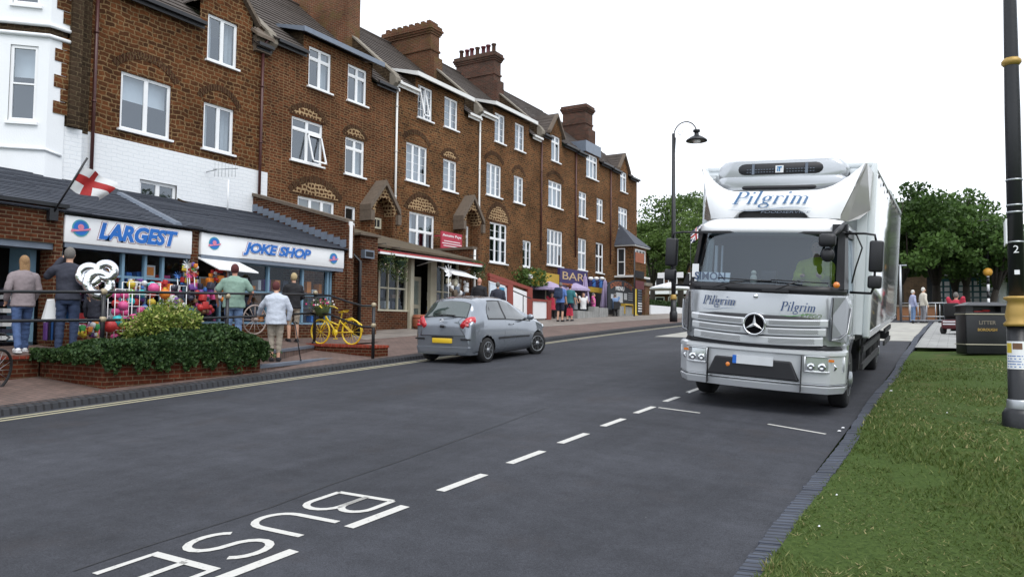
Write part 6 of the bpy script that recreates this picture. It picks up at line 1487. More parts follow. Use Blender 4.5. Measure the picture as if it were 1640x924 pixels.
mb = MB(); mb.tube([(-.62, .002, .62), (-.6, -.004, .66), (-.56, -.012, 1.0), (-.585, .04, 1.08)], .005, 4); mb.tube([(.62, .002, .62), (.6, -.004, .66), (.5, -.012, .8), (.46, -.01, .98), (.585, .04, 1.08)], .005, 4); mb.tube([(-.6, -.005, .64), (.6, -.005, .64)], .006, 4); mb.build('tailgate_seam', trimb, cbod)
mb = MB(); mb.rbox(-.27, .27, -.03, .0, .47, .58, .006); npo = mb.build('number_plate', plate_y, cbod)
mb = MB(); mb.rbox(-.3, .3, -.015, .01, .59, .63, .01); mb.rbox(-.06, .06, -.03, .0, .82, .88, .02); mb.build('plate_lamp', trimb, cbod)
mb = MB(); ring = [( .055*math.cos(a*.3491), -.022, .985+.038*math.sin(a*.3491)) for a in range(19)]; mb.tube(ring, .007, 5); mb.tube([(.022*math.cos(a*.3491), -.026, .985+.036*math.sin(a*.3491)) for a in range(19)], .005, 5); mb.tube([(-.04, -.024, .996), (0, -.028, 1.006), (.04, -.024, .996)], .005, 5); mb.build('emblem', M['chrome'], cbod)
t = text_mb('YARIS', .05, .002, .001); t.xf(Matrix.Translation((.4, -.01, .94))); t.build('lettering', M['chrome'], cbod)
mb = MB(); mb.hexa([(-.72, .02, .2), (.72, .02, .2), (.78, .3, .2), (-.78, .3, .2), (-.74, -.004, .4), (.74, -.004, .4), (.8, .3, .4), (-.8, .3, .4)]); mb.build('bumper', carp, cbod, bev=.02)
mb = MB(); mb.box(-.7, .7, .25, 3.5, .17, .5); mb.tube([(.4, .0, .22), (.4, .3, .22)], .03, 8); mb.build('underbody', blkm := M['blackmatte'], car)
def cwheel(x, y, s, steer=0, r=.29):
    o = bpy.data.objects.new('wheel', None); COL.objects.link(o); o.parent = car; o.location = (x, y, r); o.rotation_euler = (0, 0, steer); w = .18
    m_ = MB(); m_.lathe([(r*.68, -w/2), (r*.92, -w/2), (r, -w/2+.03), (r, w/2-.03), (r*.92, w/2), (r*.68, w/2)], n=36, axis='x'); m_.build('tyre', M['rubber'], o)
    m_ = MB(); e = s*w/2
    m_.lathe([(r*.7, e*.9), (r*.66, e*.98), (r*.62, e*.5), (.001, e*.35)], n=36, axis='x', mi=1)
    m_.lathe([(r*.7, e*.9), (r*.68, e*1.02), (r*.63, e*1.0), (r*.62, e*.6)], n=36, axis='x')
    for k in range(9):
        a = k*2*math.pi/9; c, d = math.cos(a), math.sin(a); p, q = -d, c
        m_.hexa([(e*.6, r*(.12*c+.06*p), r*(.12*d+.06*q)), (e*.6, r*(.12*c-.06*p), r*(.12*d-.06*q)), (e*.6, r*(.65*c-.1*p), r*(.65*d-.1*q)), (e*.6, r*(.65*c+.1*p), r*(.65*d+.1*q)), (e*1.0, r*(.12*c+.06*p), r*(.12*d+.06*q)), (e*1.0, r*(.12*c-.06*p), r*(.12*d-.06*q)), (e*1.0, r*(.65*c-.1*p), r*(.65*d-.1*q)), (e*1.0, r*(.65*c+.1*p), r*(.65*d+.1*q))])
    m_.lathe([(r*.2, e*.6), (r*.19, e*1.05), (.001, e*1.08)], n=16, axis='x'); m_.build('rim', [M['steel'], M['blackmatte']], o)
for s in (-1, 1): cwheel(s*.755, .62, s); cwheel(s*.755, 3.08, s, -.38)

# ------------------------------------------------------------------ bicycles
def bicycle(label, m, loc, rotz, tilt=0, basket=True, R_=.3, tyre=None, group=None):
    b = thing('bicycle', label, 'bicycle', loc, rot=(tilt, 0, rotz), group=group); tyre = tyre or m
    WB = 1.02
    for cx in (0, WB):
        mb = MB(); mb.tube([(cx+R_*math.cos(a*math.pi/16), 0, R_+R_*math.sin(a*math.pi/16)) for a in range(33)], .022, 8, cap=False); w = mb.build('wheel', tyre, b)
        mb = MB()
        for k in range(14): a = k*math.pi/7; mb.tube([(cx, .02*(-1)**k, R_), (cx+R_*math.cos(a), 0, R_+R_*math.sin(a))], .004, 4)
        mb.tube([(cx, -.04, R_), (cx, .04, R_)], .025, 8); mb.build('spokes', m if tyre is m else M['steel'], w)
    f = MB(); hb, hs, bbk, seat = (.16, 0, .72), (.13, 0, .82), (.52, 0, .28), (.68, 0, .66)
    for p, q, r_ in (((.14, 0, .7), bbk, .022), ((.155, 0, .6), (.6, 0, .46), .02), (bbk, seat, .02), (bbk, (WB, .05, R_), .014), (bbk, (WB, -.05, R_), .014), ((.64, .0, .56), (WB, .05, R_), .012), ((.64, 0, .56), (WB, -.05, R_), .012), (hs, (.19, 0, .58), .022), ((.19, .04, .56), (0, .05, R_), .015), ((.19, -.04, .56), (0, -.05, R_), .015)): f.tube([p, q], r_, 8)
    f.tube([(WB-.32, 0, R_+.28), (WB, 0, R_+.34), (WB+.3, 0, R_+.18), (WB+.34, 0, R_)], .018, 5); f.lathe([(.09, -.05), (.09, -.04)], bbk, 16, 0, 'y'); f.tube([(.52, -.06, .28), (.6, -.09, .14)], .01, 5); f.tube([(.52, .06, .28), (.44, .09, .42)], .01, 5); f.box(.56, .65, -.14, -.08, .125, .145); f.box(.39, .48, .08, .14, .41, .43)
    f.build('frame', m, b)
    h = MB(); h.tube([hs, (.12, 0, .92), (.1, 0, .94)], .014, 6); h.tube([(.3, -.28, .88), (.2, -.26, .93), (.1, -.1, .95), (.1, .1, .95), (.2, .26, .93), (.3, .28, .88)], .014, 6); h.build('handlebar', m, b)
    s = MB(); s.tube([seat, (.7, 0, .78)], .014, 6); s.add([(.56, 0, .8), (.66, .05, .8), (.82, .1, .83), (.88, .06, .84), (.88, -.06, .84), (.82, -.1, .83), (.66, -.05, .8), (.6, 0, .76), (.82, .07, .78), (.82, -.07, .78)], [(0, 1, 2, 3, 4, 5, 6), (0, 7, 8, 2, 1), (0, 6, 5, 9, 7), (7, 9, 8), (2, 8, 9, 5, 4, 3)]); s.build('saddle', m, b)
    return b
yb_ = bicycle('bright yellow painted bicycle on the brick wall between the black posts', M['yellow'], tuple(onz(520, 546, -.49).to_3d()) if False else (-13.72, 13.72, -.49), 0.03, 0)
mb = MB(); bk = thing('flower_basket', 'dark green wicker basket of pink flowers on the yellow bicycle', 'basket', (-13.68, 13.72, .32))
mb.lathe([(.14, -.12), (.2, .12), (.19, .12), (.13, -.1)], n=16); mb.build('basket', mat('green_wicker', (.05, .07, .02), .9, var=.4, scale=50), bk)
rg = np.random.default_rng(2); p = rg.normal(0, 1, (420, 3))*[.13, .13, .07]+[0, 0, .18]; leaves('foliage', p, .028, M['leaf_flower'], bk, seed=3)
mb = MB(); rr = random.Random(5)
for k in range(26): mb.ball((rr.gauss(0, .13), rr.gauss(0, .12), rr.uniform(.14, .3)), .026, 0 if rr.random() < .65 else 1, 6, 4)
mb.build('flowers', [mat('pink_petal', (.6, .05, .18), .6), mat('white_petal', (.7, .6, .62), .6)], bk)
bicycle('black wheeled bicycle standing below the low terrace wall', M['black'], (-13.1, 6.02, -1.13), R(118)+math.pi, R(-10), R_=.34, tyre=M['rubber'])

# ------------------------------------------------------------------ railings
cap_m = mat('worn_gold_ball', (.36, .3, .2), .5, .3, var=.2)
rl = thing('railing', 'black two rail railing with gold ball posts along the planter', 'railing', (-13, 8, -.6))
def post(mb, x, y, z0, z1, balls): mb.tube([(x, y, z0), (x, y, z1)], .038, 10); mb.lathe([(.07, 0), (.07, .03), (.045, .06)], (x, y, z0), 10); [mb.ball((x, y, b), .062, 1, 12, 8) for b in balls]
A_, B_, C_ = onx(0, 467, -13.05), onx(230, 468, -13.05), (-13.9, 13.7, .74)
A2, B2, C2 = onx(0, 514, -13.05), onx(230, 512, -13.05), (-13.9, 13.7, .27)
mb = MB()
for q in ((tuple(A_+(A_-B_)*1.5), tuple(A_), tuple(B_), (-13.2, 10.6, .62), C_), (tuple(A2+(A2-B2)*1.5), tuple(A2), tuple(B2), (-13.2, 10.6, .12), C2)): mb.tube(q, .026, 8)
mb.build('rail', M['black'], rl, world=True)
mb = MB(); pp = onx(163, 512, -13.05)
for (x, y) in ((-13.05, onx(165, 500, -13.05).y), (-13.2, 10.5), (-13.05, 3.6)): mb = MB(); post(mb, x, y, -.62, .52, (.56,) if y > 10 else (.53, .04)); mb.build('post', [M['black'], cap_m], rl, world=True)
r2_ = thing('railing', 'black curved railing on the flank wall above the yellow bicycle', 'railing', (-13, 13.7, -.5))
mb = MB(); post(mb, -13.9, 13.7, -.5, .74, (.78, .3)); mb.build('post', [M['black'], cap_m], r2_, world=True); mb = MB(); post(mb, -11.62, 13.3, -.86, .42, (-.02,)); mb.ball((-11.62, 13.3, .45), .06, 1, 12, 8); mb.build('post', [M['black'], cap_m], r2_, world=True)
mb = MB()
for z0, z1 in ((.72, .43), (.26, -.06)): mb.tube([(-13.9, 13.7, z0), (-13.3, 13.6, z0-.02), (-12.6, 13.45, (z0+z1)/2-.03), (-12.0, 13.35, z1+.0), (-11.62, 13.3, z1)], .026, 8)
mb.build('rail', M['black'], r2_, world=True)

# ------------------------------------------------------------------ lamp posts and street furniture
def near_post():
    p = thing('lamp_post', 'black lamp post with gold collar and taped poster on the lawn', 'lamp post', (.585, 10.2, -1.08))
    mb = MB(); mb.lathe([(.17, -.1), (.17, .02), (.165, .16), (.13, .22)], n=20); mb.lathe([(.118, .2), (.112, .32), (.105, .34), (.105, 1.16)], n=20); mb.lathe([(.078, 1.25), (.078, 3.6), (.065, 5), (.06, 8)], n=20); mb.build('post', M['black'], p)
    mb = MB(); mb.lathe([(.13, 1.14), (.135, 1.17), (.105, 1.2), (.118, 1.26), (.1, 1.36), (.09, 1.42), (.13, 1.45), (.125, 1.47), (.08, 1.48)], n=20); mb.lathe([(.075, 4.12), (.1, 4.15), (.1, 4.18), (.075, 4.21)], n=20); build_each(mb, 'collar', M['gold'], p)
    mb = MB()
    for z in (2.42, 2.5, 2.79, 2.08): mb.lathe([(.08, z), (.084, z), (.084, z+.02), (.08, z+.02)], n=20)
    mb.lathe([(.119, .2), (.122, .22), (.12, .3), (.113, .32)], n=20); mb.build('band', M['steel'], p)
    mb = MB(); mb.box(-.1, -.085, -.2, .2, 2.06, 2.34); mb.build('sign_plate', M['upvc'], p)
    mb = MB(); mb.box(-.02, .03, -.082, -.079, 1.72, 1.77); mb.build('sticker', M['upvc'], p)
    t = text_mb('2', .12, .002); t.xf(Matrix.Translation((0, -.081, 2.0))); t.build('lettering', M['upvc'], p)
    mb = MB(); n = 12; vv = []
    for i in range(n+1):
        a = R(-165+150*i/n); vv += [(.108*math.cos(a), .108*math.sin(a), .66), (.108*math.cos(a), .108*math.sin(a), .97)]
    mb.add(vv, [(2*i, 2*i+2, 2*i+3, 2*i+1) for i in range(n)], 0, True)
    def patch_(a0, a1, z0, z1, mi, n=4):
        v = []
        for i in range(n+1): a = R(a0+(a1-a0)*i/n); v += [(.1095*math.cos(a), .1095*math.sin(a), z0), (.1095*math.cos(a), .1095*math.sin(a), z1)]
        mb.add(v, [(2*i, 2*i+2, 2*i+3, 2*i+1) for i in range(n)], mi, True)
    patch_(-160, -125, .84, .95, 1); patch_(-120, -70, .88, .95, 2)
    for k in range(5): patch_(-155, -60-8*(k % 3), .68+.03*k, .69+.03*k, 3)
    mb.build('poster', [M['upvc'], GC[8], GC[6], GC[2]], label='white event poster taped round the black lamp post', cat='poster').location = (.585, 10.2, -1.08)
near_post()
def post_far():
    b = (-12.0, 35.8, pave(-12, 35.8)); p = thing('street_lamp', 'tall black street lamp with curved swan neck beside the far kerb', 'street lamp', b)
    H_ = 9.35
    mb = MB(); mb.lathe([(.19, -.1), (.19, .45), (.16, .5), (.15, .55), (.13, 1.1)], n=14); mb.lathe([(.115, 1.2), (.11, 3.5), (.08, H_)], n=12); mb.build('post', M['black'], p)
    mb = MB(); mb.lathe([(.14, 1.08), (.16, 1.15), (.13, 1.3), (.1, 1.36)], n=14); mb.build('collar', M['gold'], p)
    lp = ony(1115, 222, 35.8); d = Vector((lp.x-b[0], lp.y-b[1], lp.z-b[2])); ar = MB(); n = 12; pts = [(0.05, 0, H_-1.0), (0.1, 0, H_-.25)]
    for i in range(n+1): a = math.pi-math.pi*i/n; pts.append((d.x/2+.02+d.x/2*math.cos(a), 0, H_-.1+.62*math.sin(a)))
    pts.append((d.x+.02, 0, d.z+.35)); ar.tube(pts, .03, 8)
    for z in (.9, .6, .3): ar.tube([(0, 0, H_-z), (.1, 0, H_-z)], .02, 5)
    ar.tube([(.35+.12*math.cos(a*.6), 0, H_+.02+.12*math.sin(a*.6)) for a in range(11)], .012, 5); am = ar.build('arm', M['black'], p)
    mb = MB(); mb.lathe([(.05, .45), (.17, .42), (.17, .32), (.1, .3), (.12, .15), (.3, .06), (.5, -.08), (.52, -.14), (.2, -.1)], (d.x+.02, 0, d.z), 18); mb.build('lamp_shade', M['black'], am)
    mb = MB(); mb.ball((d.x+.02, 0, d.z-.12), (.2, .2, .14)); mb.build('bulb', M['upvc'], am)
    s = MB(); y0, y1 = onz(1048, 429, 0), 0; s.hexa([(-1.1, -.05, 2.15), (1.0, -.05, 2.05), (1.0, 0, 2.05), (-1.1, 0, 2.15), (-1.1, -.05, 2.42), (1.0, -.05, 2.42), (1.0, 0, 2.42), (-1.1, 0, 2.42)] if False else [(-.75, -.2, 2.15), (.55, -.2, 2.15), (.55, -.16, 2.15), (-.75, -.16, 2.15), (-.75, -.2, 2.42), (.55, -.2, 2.42), (.55, -.16, 2.42), (-.75, -.16, 2.42)]); s.build('pointer_sign', M['upvc'], p)
post_far()
# litter bin
bn = thing('litter_bin', 'large black litter bin with LITTER lettering and gold lines on grass edge', 'bin', (.49, 20.6, -.53), rotz=.42)
mb = MB(); mb.rbox(-.46, .46, -.26, .26, 0, .92, .025); mb.rbox(-.47, .47, -.27, .27, .9, .96, .01); 
mb.box(-.46, -.3, -.26, .26, .96, 1.12); mb.box(.3, .46, -.26, .26, .96, 1.12); mb.box(-.46, .46, -.02, .26, .96, 1.12); mb.build('body', M['black'], bn)
mb = MB(); mb.hexa([(-.49, -.29, 1.12), (.49, -.29, 1.12), (.49, .29, 1.12), (-.49, .29, 1.12), (-.3, -.1, 1.2), (.3, -.1, 1.2), (.3, .1, 1.2), (-.3, .1, 1.2)]); mb.box(-.49, .49, -.29, .29, 1.1, 1.119); mb.build('lid', M['black'], bn)
mb = MB()
for z in (.215, .91): mb.box(-.475, .475, -.275, .275, z, z+.02)
mb.build('trim', M['cream'], bn)
mb = MB(); mb.box(-.2, .12, -.1, -.04, .97, 1.0); mb.ball((0.05, -.1, 1.0), (.1, .05, .03)); mb.build('rubbish', GC[0], bn)
t = text_mb('LITTER', .12, .004, .003); t.xf(Matrix.Translation((0, -.264, .72))); t.build('lettering', M['stone_pale'], bn)
t = text_mb('BOROUGH', .085, .004, .003); t.xf(Matrix.Translation((0, -.264, .56))); t.build('lettering', M['gold'], bn)
mb = MB(); mb.box(.5, .58, 20.45, 20.55, -.55, .25) if False else mb.tube([(1.02, 20.0, -.6), (1.02, 20.0, .33)], .05, 8); mb.build('bollard', M['stone_pale'], label='slim pale stone bollard between litter bin and lamp post', cat='bollard')

# ------------------------------------------------------------------ people
skin = mat('skin', (.55, .32, .22), .55, var=.08); skin_r = mat('skin_ruddy', (.5, .24, .17), .55, var=.1)
CL = {}
def cloth(name, col, rough=.85, var=.15, scale=20, bump=.25): CL[name] = mat(name, col, rough, var=var, scale=scale, bump=bump, bscale=30); return CL[name]
for n_, c_ in dict(denim=(.05, .09, .2), dark_denim=(.02, .035, .08), pale_denim=(.16, .25, .42), navy_knit=(.03, .033, .05), green_tee=(.22, .33, .27), pale_cardigan=(.5, .54, .62), stone_linen=(.3, .26, .21), black_cloth=(.012, .012, .015), grey_fur=(.24, .2, .21), blue_shirt=(.09, .17, .42), navy_shorts=(.01, .013, .035), pink_top=(.65, .12, .35), lilac_top=(.35, .38, .55), cream_top=(.6, .56, .48), red_top=(.45, .03, .06), hi_vis=(.5, .6, .04), teal_top=(.03, .15, .17), white_cloth=(.65, .65, .65), grey_cloth=(.2, .2, .22)).items(): cloth(n_, c_)
cloth('hair_brown', (.16, .09, .05), var=.4, scale=60); cloth('hair_blonde', (.27, .16, .075), var=.5, scale=60); cloth('hair_grey', (.14, .13, .12), var=.4, scale=60); cloth('hair_auburn', (.09, .02, .02), var=.4, scale=60); cloth('hair_white', (.6, .58, .54), var=.2); cloth('hair_pale_blonde', (.42, .32, .17), var=.45, scale=60)
def capsule(mb, a, b, ra, rb, n=12, sx=1, sy=1):
    a, b = Vector(a), Vector(b); t = b-a; L = t.length; t = t.normalized() if L > 1e-6 else Vector((0, 0, 1))
    u = Vector((1, 0, 0)) if abs(t.x) < .9 else Vector((0, 1, 0)); u = (u-t*u.dot(t)).normalized(); v = t.cross(u)
    rings = []
    for k in (0, .35, .7, .95): ph = -math.pi/2+k*math.pi/2; rings.append((a+t*ra*math.sin(ph), max(.001, ra*math.cos(ph))))
    rings += [(a, ra), (b, rb)]
    for k in (.05, .3, .65, 1): ph = k*math.pi/2; rings.append((b+t*rb*math.sin(ph), max(.001, rb*math.cos(ph))))
    vs_ = []
    for c, r in rings:
        for j in range(n): th = 2*math.pi*j/n; vs_.append(c+u*r*sx*math.cos(th)+v*r*sy*math.sin(th))
    k = len(rings); mb.add(vs_, [(i*n+j, i*n+(j+1) % n, (i+1)*n+(j+1) % n, (i+1)*n+j) for i in range(k-1) for j in range(n)]+[tuple(range(n))[::-1], tuple(range((k-1)*n, k*n))], 0, True)
def loft(mb, rings, n=18):
    """rings: (centre, rx, ry) stacked; closed ends"""
    vs_ = []
    for c, rx, ry in rings:
        for j in range(n): th = 2*math.pi*j/n; vs_.append((c[0]+rx*math.cos(th), c[1]+ry*math.sin(th), c[2]))
    k = len(rings); mb.add(vs_, [(i*n+j, i*n+(j+1) % n, (i+1)*n+(j+1) % n, (i+1)*n+j) for i in range(k-1) for j in range(n)]+[tuple(range(n))[::-1], tuple(range((k-1)*n, k*n))], 0, True)
def fuse(mb, name, m, parent, voxel, smooth=2, label=None):
    o = mb.build(name, m, None)
    for f in o.data.polygons: f.use_smooth = True
    r = o.modifiers.new('r', 'REMESH'); r.mode = 'VOXEL'; r.voxel_size = voxel; r.use_smooth_shade = True
    s = o.modifiers.new('s', 'SMOOTH'); s.iterations = smooth; s.factor = .5
    dg = bpy.context.evaluated_depsgraph_get(); me = bpy.data.meshes.new_from_object(o.evaluated_get(dg)); old = o.data; o.modifiers.clear(); o.data = me; bpy.data.meshes.remove(old)
    if not me.materials: me.materials.append(m)
    if name in ('top', 'trousers'):
        from mathutils import noise as _nz
        sd_ = len(bpy.data.objects)*.37
        nn_ = [v.normal.copy() for v in me.vertices]
        for v, n0 in zip(me.vertices, nn_):
            c = v.co; q = Vector((c.x*7+sd_, c.y*7, c.z*(9 if name == 'top' else 16))); f_ = _nz.noise(q)+.5*_nz.noise(q*2.1)
            v.co = c+n0*(f_*.011+(.012 if name == 'top' else .004))
    o.parent = parent; return tag(o, label)
def person(label, loc, face, h=1.7, top='navy_knit', bottom='denim', hair='hair_brown', shoes='black_cloth', stout=1.0, arms=None, legs=None, sleeve=1.0, leglen=1.0, lean=0, hairlen=0, hemz=.86, sit=False, sk=None, vox=.011, woman=False, head=(0, 0), bald=False, group=None, shoe_m=None, extra=None):
    """face = direction looked at, in degrees from +x towards +y; local +y is forward. arms = ((elbow, wrist) right, left) in body units of 1.7 m"""
    t = thing('person', label, 'person', loc, rotz=R(face-90), scale=h/1.72, group=group); sk = sk or skin; V = Vector; S = stout
    hipz = .92 if not sit else .5
    sh = V((0, lean*.5, hipz+.50)); nk = V((0, lean*.56, hipz+.58)); hd = V((head[0]*.03, lean*.6+.02+head[1], hipz+.73)); sw_ = (.175 if woman else .195)*(.7+.3*S)
    legs = legs or (((.1, .02, .5), (.105, -.03, .09)), ((-.1, .0, .5), (-.105, -.05, .09)))
    arms = arms or (((.26, -.02, 1.14), (.27, .06, .89)), ((-.26, -.02, 1.14), (-.27, .06, .89)))
    if sit and legs[0][1][2] > .3: legs = (((.12, .42, .5), (.13, .42, .09)), ((-.12, .42, .5), (-.13, .42, .09)))
    def torso(mb, g=0.0, hem=None):
        P = lambda z: (0, lean*(z-hipz)/.56, z)
        rr = [(hipz-.10, .135, .10), (hipz-.02, .165, .115), (hipz+.08, .155 if woman else .15, .11), (hipz+.2, .14 if woman else .155, .105), (hipz+.34, .165, .115), (hipz+.46, .17, .105), (hipz+.53, .12, .08), (hipz+.58, .055, .055)]
        if hem is not None: rr = [(hem, .172, .125)]+[r for r in rr if r[0] > hem+.02]
        loft(mb, [(P(z), a*(S if z < hipz+.5 else (S+1)/2)+g, b*(S*S if z < hipz+.3 else S)+g) for z, a, b in rr])
    # body: one continuous skin surface with head, neck, arms, hands with fingers, legs, feet
    b = MB(); torso(b); capsule(b, nk-V((0, 0, .04)), hd-V((0, .01, .06)), .056, .05)
    b.ball(hd, (.074, .092, .112), 0, 16, 12); b.ball(hd+V((0, .035, -.06)), (.05, .055, .05), 0, 12, 8)
    capsule(b, hd+V((0, .088, .0)), hd+V((0, .108, -.03)), .012, .015, 8)
    for s in (-1, 1): b.ball(hd+V((s*.076, -.005, -.01)), (.012, .02, .032), 0, 8, 6)
    for s, (el, wr) in zip((1, -1), arms):
        el, wr = V(el), V(wr); shp = V((s*sw_, sh.y, sh.z-.03)); capsule(b, shp, el, .047, .04); capsule(b, el, wr, .039, .026)
        d = (wr-el).normalized(); side = d.cross(V((0, 1, 0)) if abs(d.y) < .8 else V((1, 0, 0))).normalized(); pn = side.cross(d)
        side, pn = (pn, side)
        palm = wr+d*.05; capsule(b, wr+d*.01, palm+d*.02, .026, .03, 10)
        for k in range(4):
            base = palm+d*.03+side*(.0225-.015*k); l = (.034, .04, .036, .028)[k]; m1 = base+(d+pn*.25*s).normalized()*l; m2 = m1+(d+pn*.9*s).normalized()*l*.8; capsule(b, base, m1, .0095, .0085, 7); capsule(b, m1, m2, .0085, .007, 7)
        tb = wr+d*.03+side*.022; capsule(b, tb, tb+(d+side*.8).normalized()*.035, .012, .01, 7); capsule(b, tb+(d+side*.8).normalized()*.035, tb+(d+side*.5+pn*.3*s).normalized()*.065, .01, .008, 7)
    for s, (kn, an) in zip((1, -1), legs):
        kn, an = V(kn), V(an); hp = V((s*.088, 0, hipz)); capsule(b, hp, kn, .08*(.6+.4*S), .054); capsule(b, kn, kn+(an-kn)*.35, .052, .056); capsule(b, kn+(an-kn)*.35, an, .056, .036)
        toe = an+V((s*.02, .15, -.045)); heel = an+V((0, -.035, -.05)); capsule(b, heel, toe, .036, .03)
    body = fuse(b, 'body', sk, t, vox)
    mb = MB()
    for s in (-1, 1): mb.ball(hd+V((s*.03, .083, .012)), (.012, .008, .007), 0, 8, 6)
    mb.build('eyes', M['dark'], t)
    mb = MB(); capsule(mb, hd+V((-.02, .083, -.062)), hd+V((.02, .083, -.062)), .006, .006, 6); mb.build('mouth', GC[1], t)
    # clothes
    c = MB(); torso(c, .018, hem=hemz if not sit else hipz-.05)
    for s, (el, wr) in zip((1, -1), arms):
        el, wr = V(el), V(wr); shp = V((s*sw_, sh.y, sh.z-.03)); capsule(c, V((s*.08, sh.y, sh.z)), shp, .06, .062); f = min(1, sleeve*2)
        if f > 0: capsule(c, shp, shp+(el-shp)*f, .064, .055 if f >= 1 else .062)
        if sleeve > .5: capsule(c, el, el+(wr-el)*(sleeve-.5)*2*.95, .054, .04)
    fuse(c, 'top', CL[top], t, vox)
    c = MB(); P = lambda z: (0, lean*(z-hipz)/.56, z)
    loft(c, [(P(z), a*S+.014, b_*S*S+.012) for z, a, b_ in ((hipz-.12, .13, .1), (hipz-.02, .165, .118), (hipz+.08, .152, .11))])
    for s, (kn, an) in zip((1, -1), legs):
        kn, an = V(kn), V(an); hp = V((s*.088, 0, hipz)); L1_ = min(1, leglen*2); capsule(c, hp, hp+(kn-hp)*L1_, .094*(.55+.45*S), .07 if L1_ >= 1 else .085)
        if leglen > .5: f = (leglen-.5)*2*.97; capsule(c, kn, kn+(an-kn)*f, .07, .054)
    fuse(c, 'trousers', CL[bottom], t, vox)
    c = MB()
    for s, (kn, an) in zip((1, -1), legs):
        an = V(an); toe = an+V((s*.02, .15, -.048)); heel = an+V((0, -.035, -.05)); capsule(c, heel, toe, .045, .038); c.box(an.x-.045, an.x+.05, an.y-.075, an.y+.17, an.z-.092, an.z-.07)
    c.build('shoes', CL[shoes], t)
    if not bald:
        c = MB(); c.ball(hd+V((0, -.018, .018)), (.086, .096, .112), 0, 16, 12)
        if hairlen: loft(c, [((0, hd.y-.06, hd.z-.03-hairlen), .05, .02), ((0, hd.y-.065, hd.z-.02-hairlen*.5), .085, .035), ((0, hd.y-.05, hd.z), .085, .05), ((0, hd.y-.03, hd.z+.05), .07, .05)])
        ho = fuse(c, 'hair', CL[hair], t, .012)
        for v in ho.data.vertices:       # keep the face clear
            if v.co.y > hd.y+.045 and v.co.z < hd.z+.05: v.co.y = hd.y+.045
    return t
def to_cam(x, y): return math.degrees(math.atan2(-y, -x))
AW = lambda x, y: math.degrees(math.atan2(y, x))
def at(x, y, zf): return (x, y, zf(x, y))
NV = .0125
person('woman with long fair hair, grey fur gilet and blue jeans walking past the door', at(-14.25, 7.0, terr), 165, 1.67, 'grey_fur', 'denim', 'hair_blonde', 'white_cloth', woman=True, hairlen=.3, hemz=.84, vox=NV,
       arms=(((.24, .0, 1.16), (.2, .14, .98)), ((-.25, -.05, 1.15), (-.24, .1, .95))), legs=(((.09, .16, .5), (.1, .22, .09)), ((-.09, -.02, .5), (-.1, -.28, .1))))
mb = MB()
pm = person('tall man in charcoal jumper and jeans holding a phone to his ear', at(-13.95, 7.62, terr), 140, 1.86, 'navy_knit', 'dark_denim', 'hair_grey', 'black_cloth', vox=NV, hemz=.88,
       arms=(((.3, -.0, 1.2), (.28, .14, .98)), ((-.33, .06, 1.28), (-.13, .12, 1.58))))
mb = MB(); mb.rbox(-.012, .012, -.04, .04, -.07, .07, .008); mb.build('phone', M['black'], label='dark phone held at the ear of the man in the charcoal jumper', cat='phone').matrix_world = pm.matrix_basis @ Matrix.Translation((-.1, .14, 1.62))
person('small child in navy top and shorts half hidden behind the tall man', at(-14.35, 8.35, terr), 120, 1.2, 'navy_knit', 'navy_shorts', 'hair_brown', 'white_cloth', leglen=.3, vox=.014)
person('broad man in grey green T-shirt and pale jeans facing the joke shop window', at(-13.55, 10.95, terr), 138, 1.76, 'green_tee', 'pale_denim', 'hair_auburn', 'black_cloth', stout=1.22, sleeve=.34, hemz=.84, sk=skin_r, vox=NV,
       arms=(((.36, .06, 1.17), (.3, .28, 1.02)), ((-.37, .04, 1.15), (-.34, .2, .95))))
wl = person('woman in pale grey cardigan and cropped linen trousers climbing the steps with a stick', at(-12.42, 11.12, lambda x, y: -.79), 132, 1.63, 'pale_cardigan', 'stone_linen', 'hair_auburn', 'black_cloth', woman=True, stout=1.22, leglen=.86, hemz=.82, vox=NV, head=(-.5, .02),
       arms=(((.3, .05, 1.14), (.26, .12, .93)), ((-.33, .12, 1.2), (-.4, .3, 1.04))), legs=(((.08, .02, .5), (.07, -.0, .09)), ((-.09, .03, .5), (-.07, -.02, .09))))
mb = MB(); mb.tube([(0, 0, 0), (.0, .0, .8)], .012, 6); mb.tube([(0, -.05, .82), (0, .02, .83), (0, .07, .8)], .015, 6); mb.lathe([(.022, 0), (.015, .04)], n=8)
st_ = mb.build('walking_stick', M['black'], label='black walking stick held beside the woman in the pale cardigan', cat='walking stick'); st_.location = (-12.0, 11.45, -.785); st_.rotation_euler = (R(4), R(-10), 0)
person('woman with pale blonde hair in black top by the joke shop window', at(-14.3, 13.35, terr), 150, 1.67, 'black_cloth', 'stone_linen', 'hair_pale_blonde', 'black_cloth', woman=True, leglen=.6, vox=NV, arms=(((.24, .05, 1.15), (.16, .22, 1.08)), ((-.24, .05, 1.15), (-.16, .22, 1.08))))
person('ruddy bald man in black coat seen over the car roof', at(-14.9, 22.75, pave), 100, 1.82, 'black_cloth', 'black_cloth', bald=True, sk=skin_r, stout=1.15, vox=.016)
person('person in dark blue hooded coat seen over the car roof', at(-15.0, 24.2, pave), 120, 1.68, 'navy_knit', 'black_cloth', 'hair_grey', stout=1.1, vox=.016)
bpn = person('man in blue shirt and navy shorts with a rucksack walking away past the bar', at(-15.95, 31.3, pave), 95, 1.78, 'blue_shirt', 'navy_shorts', 'hair_grey', 'black_cloth', leglen=.46, sleeve=.4, stout=1.1, vox=.016)
mb = MB(); mb.rbox(-.16, .16, -.17, .17, -.25, .25, .07, seg=3); mb.rbox(-.12, .12, -.23, -.1, -.2, .08, .04); rk = mb.build('rucksack', CL['dark_denim'], label='dark blue rucksack on the back of the walking man', cat='rucksack'); rk.matrix_world = bpn.matrix_basis @ Matrix.Translation((0, -.24, 1.28))
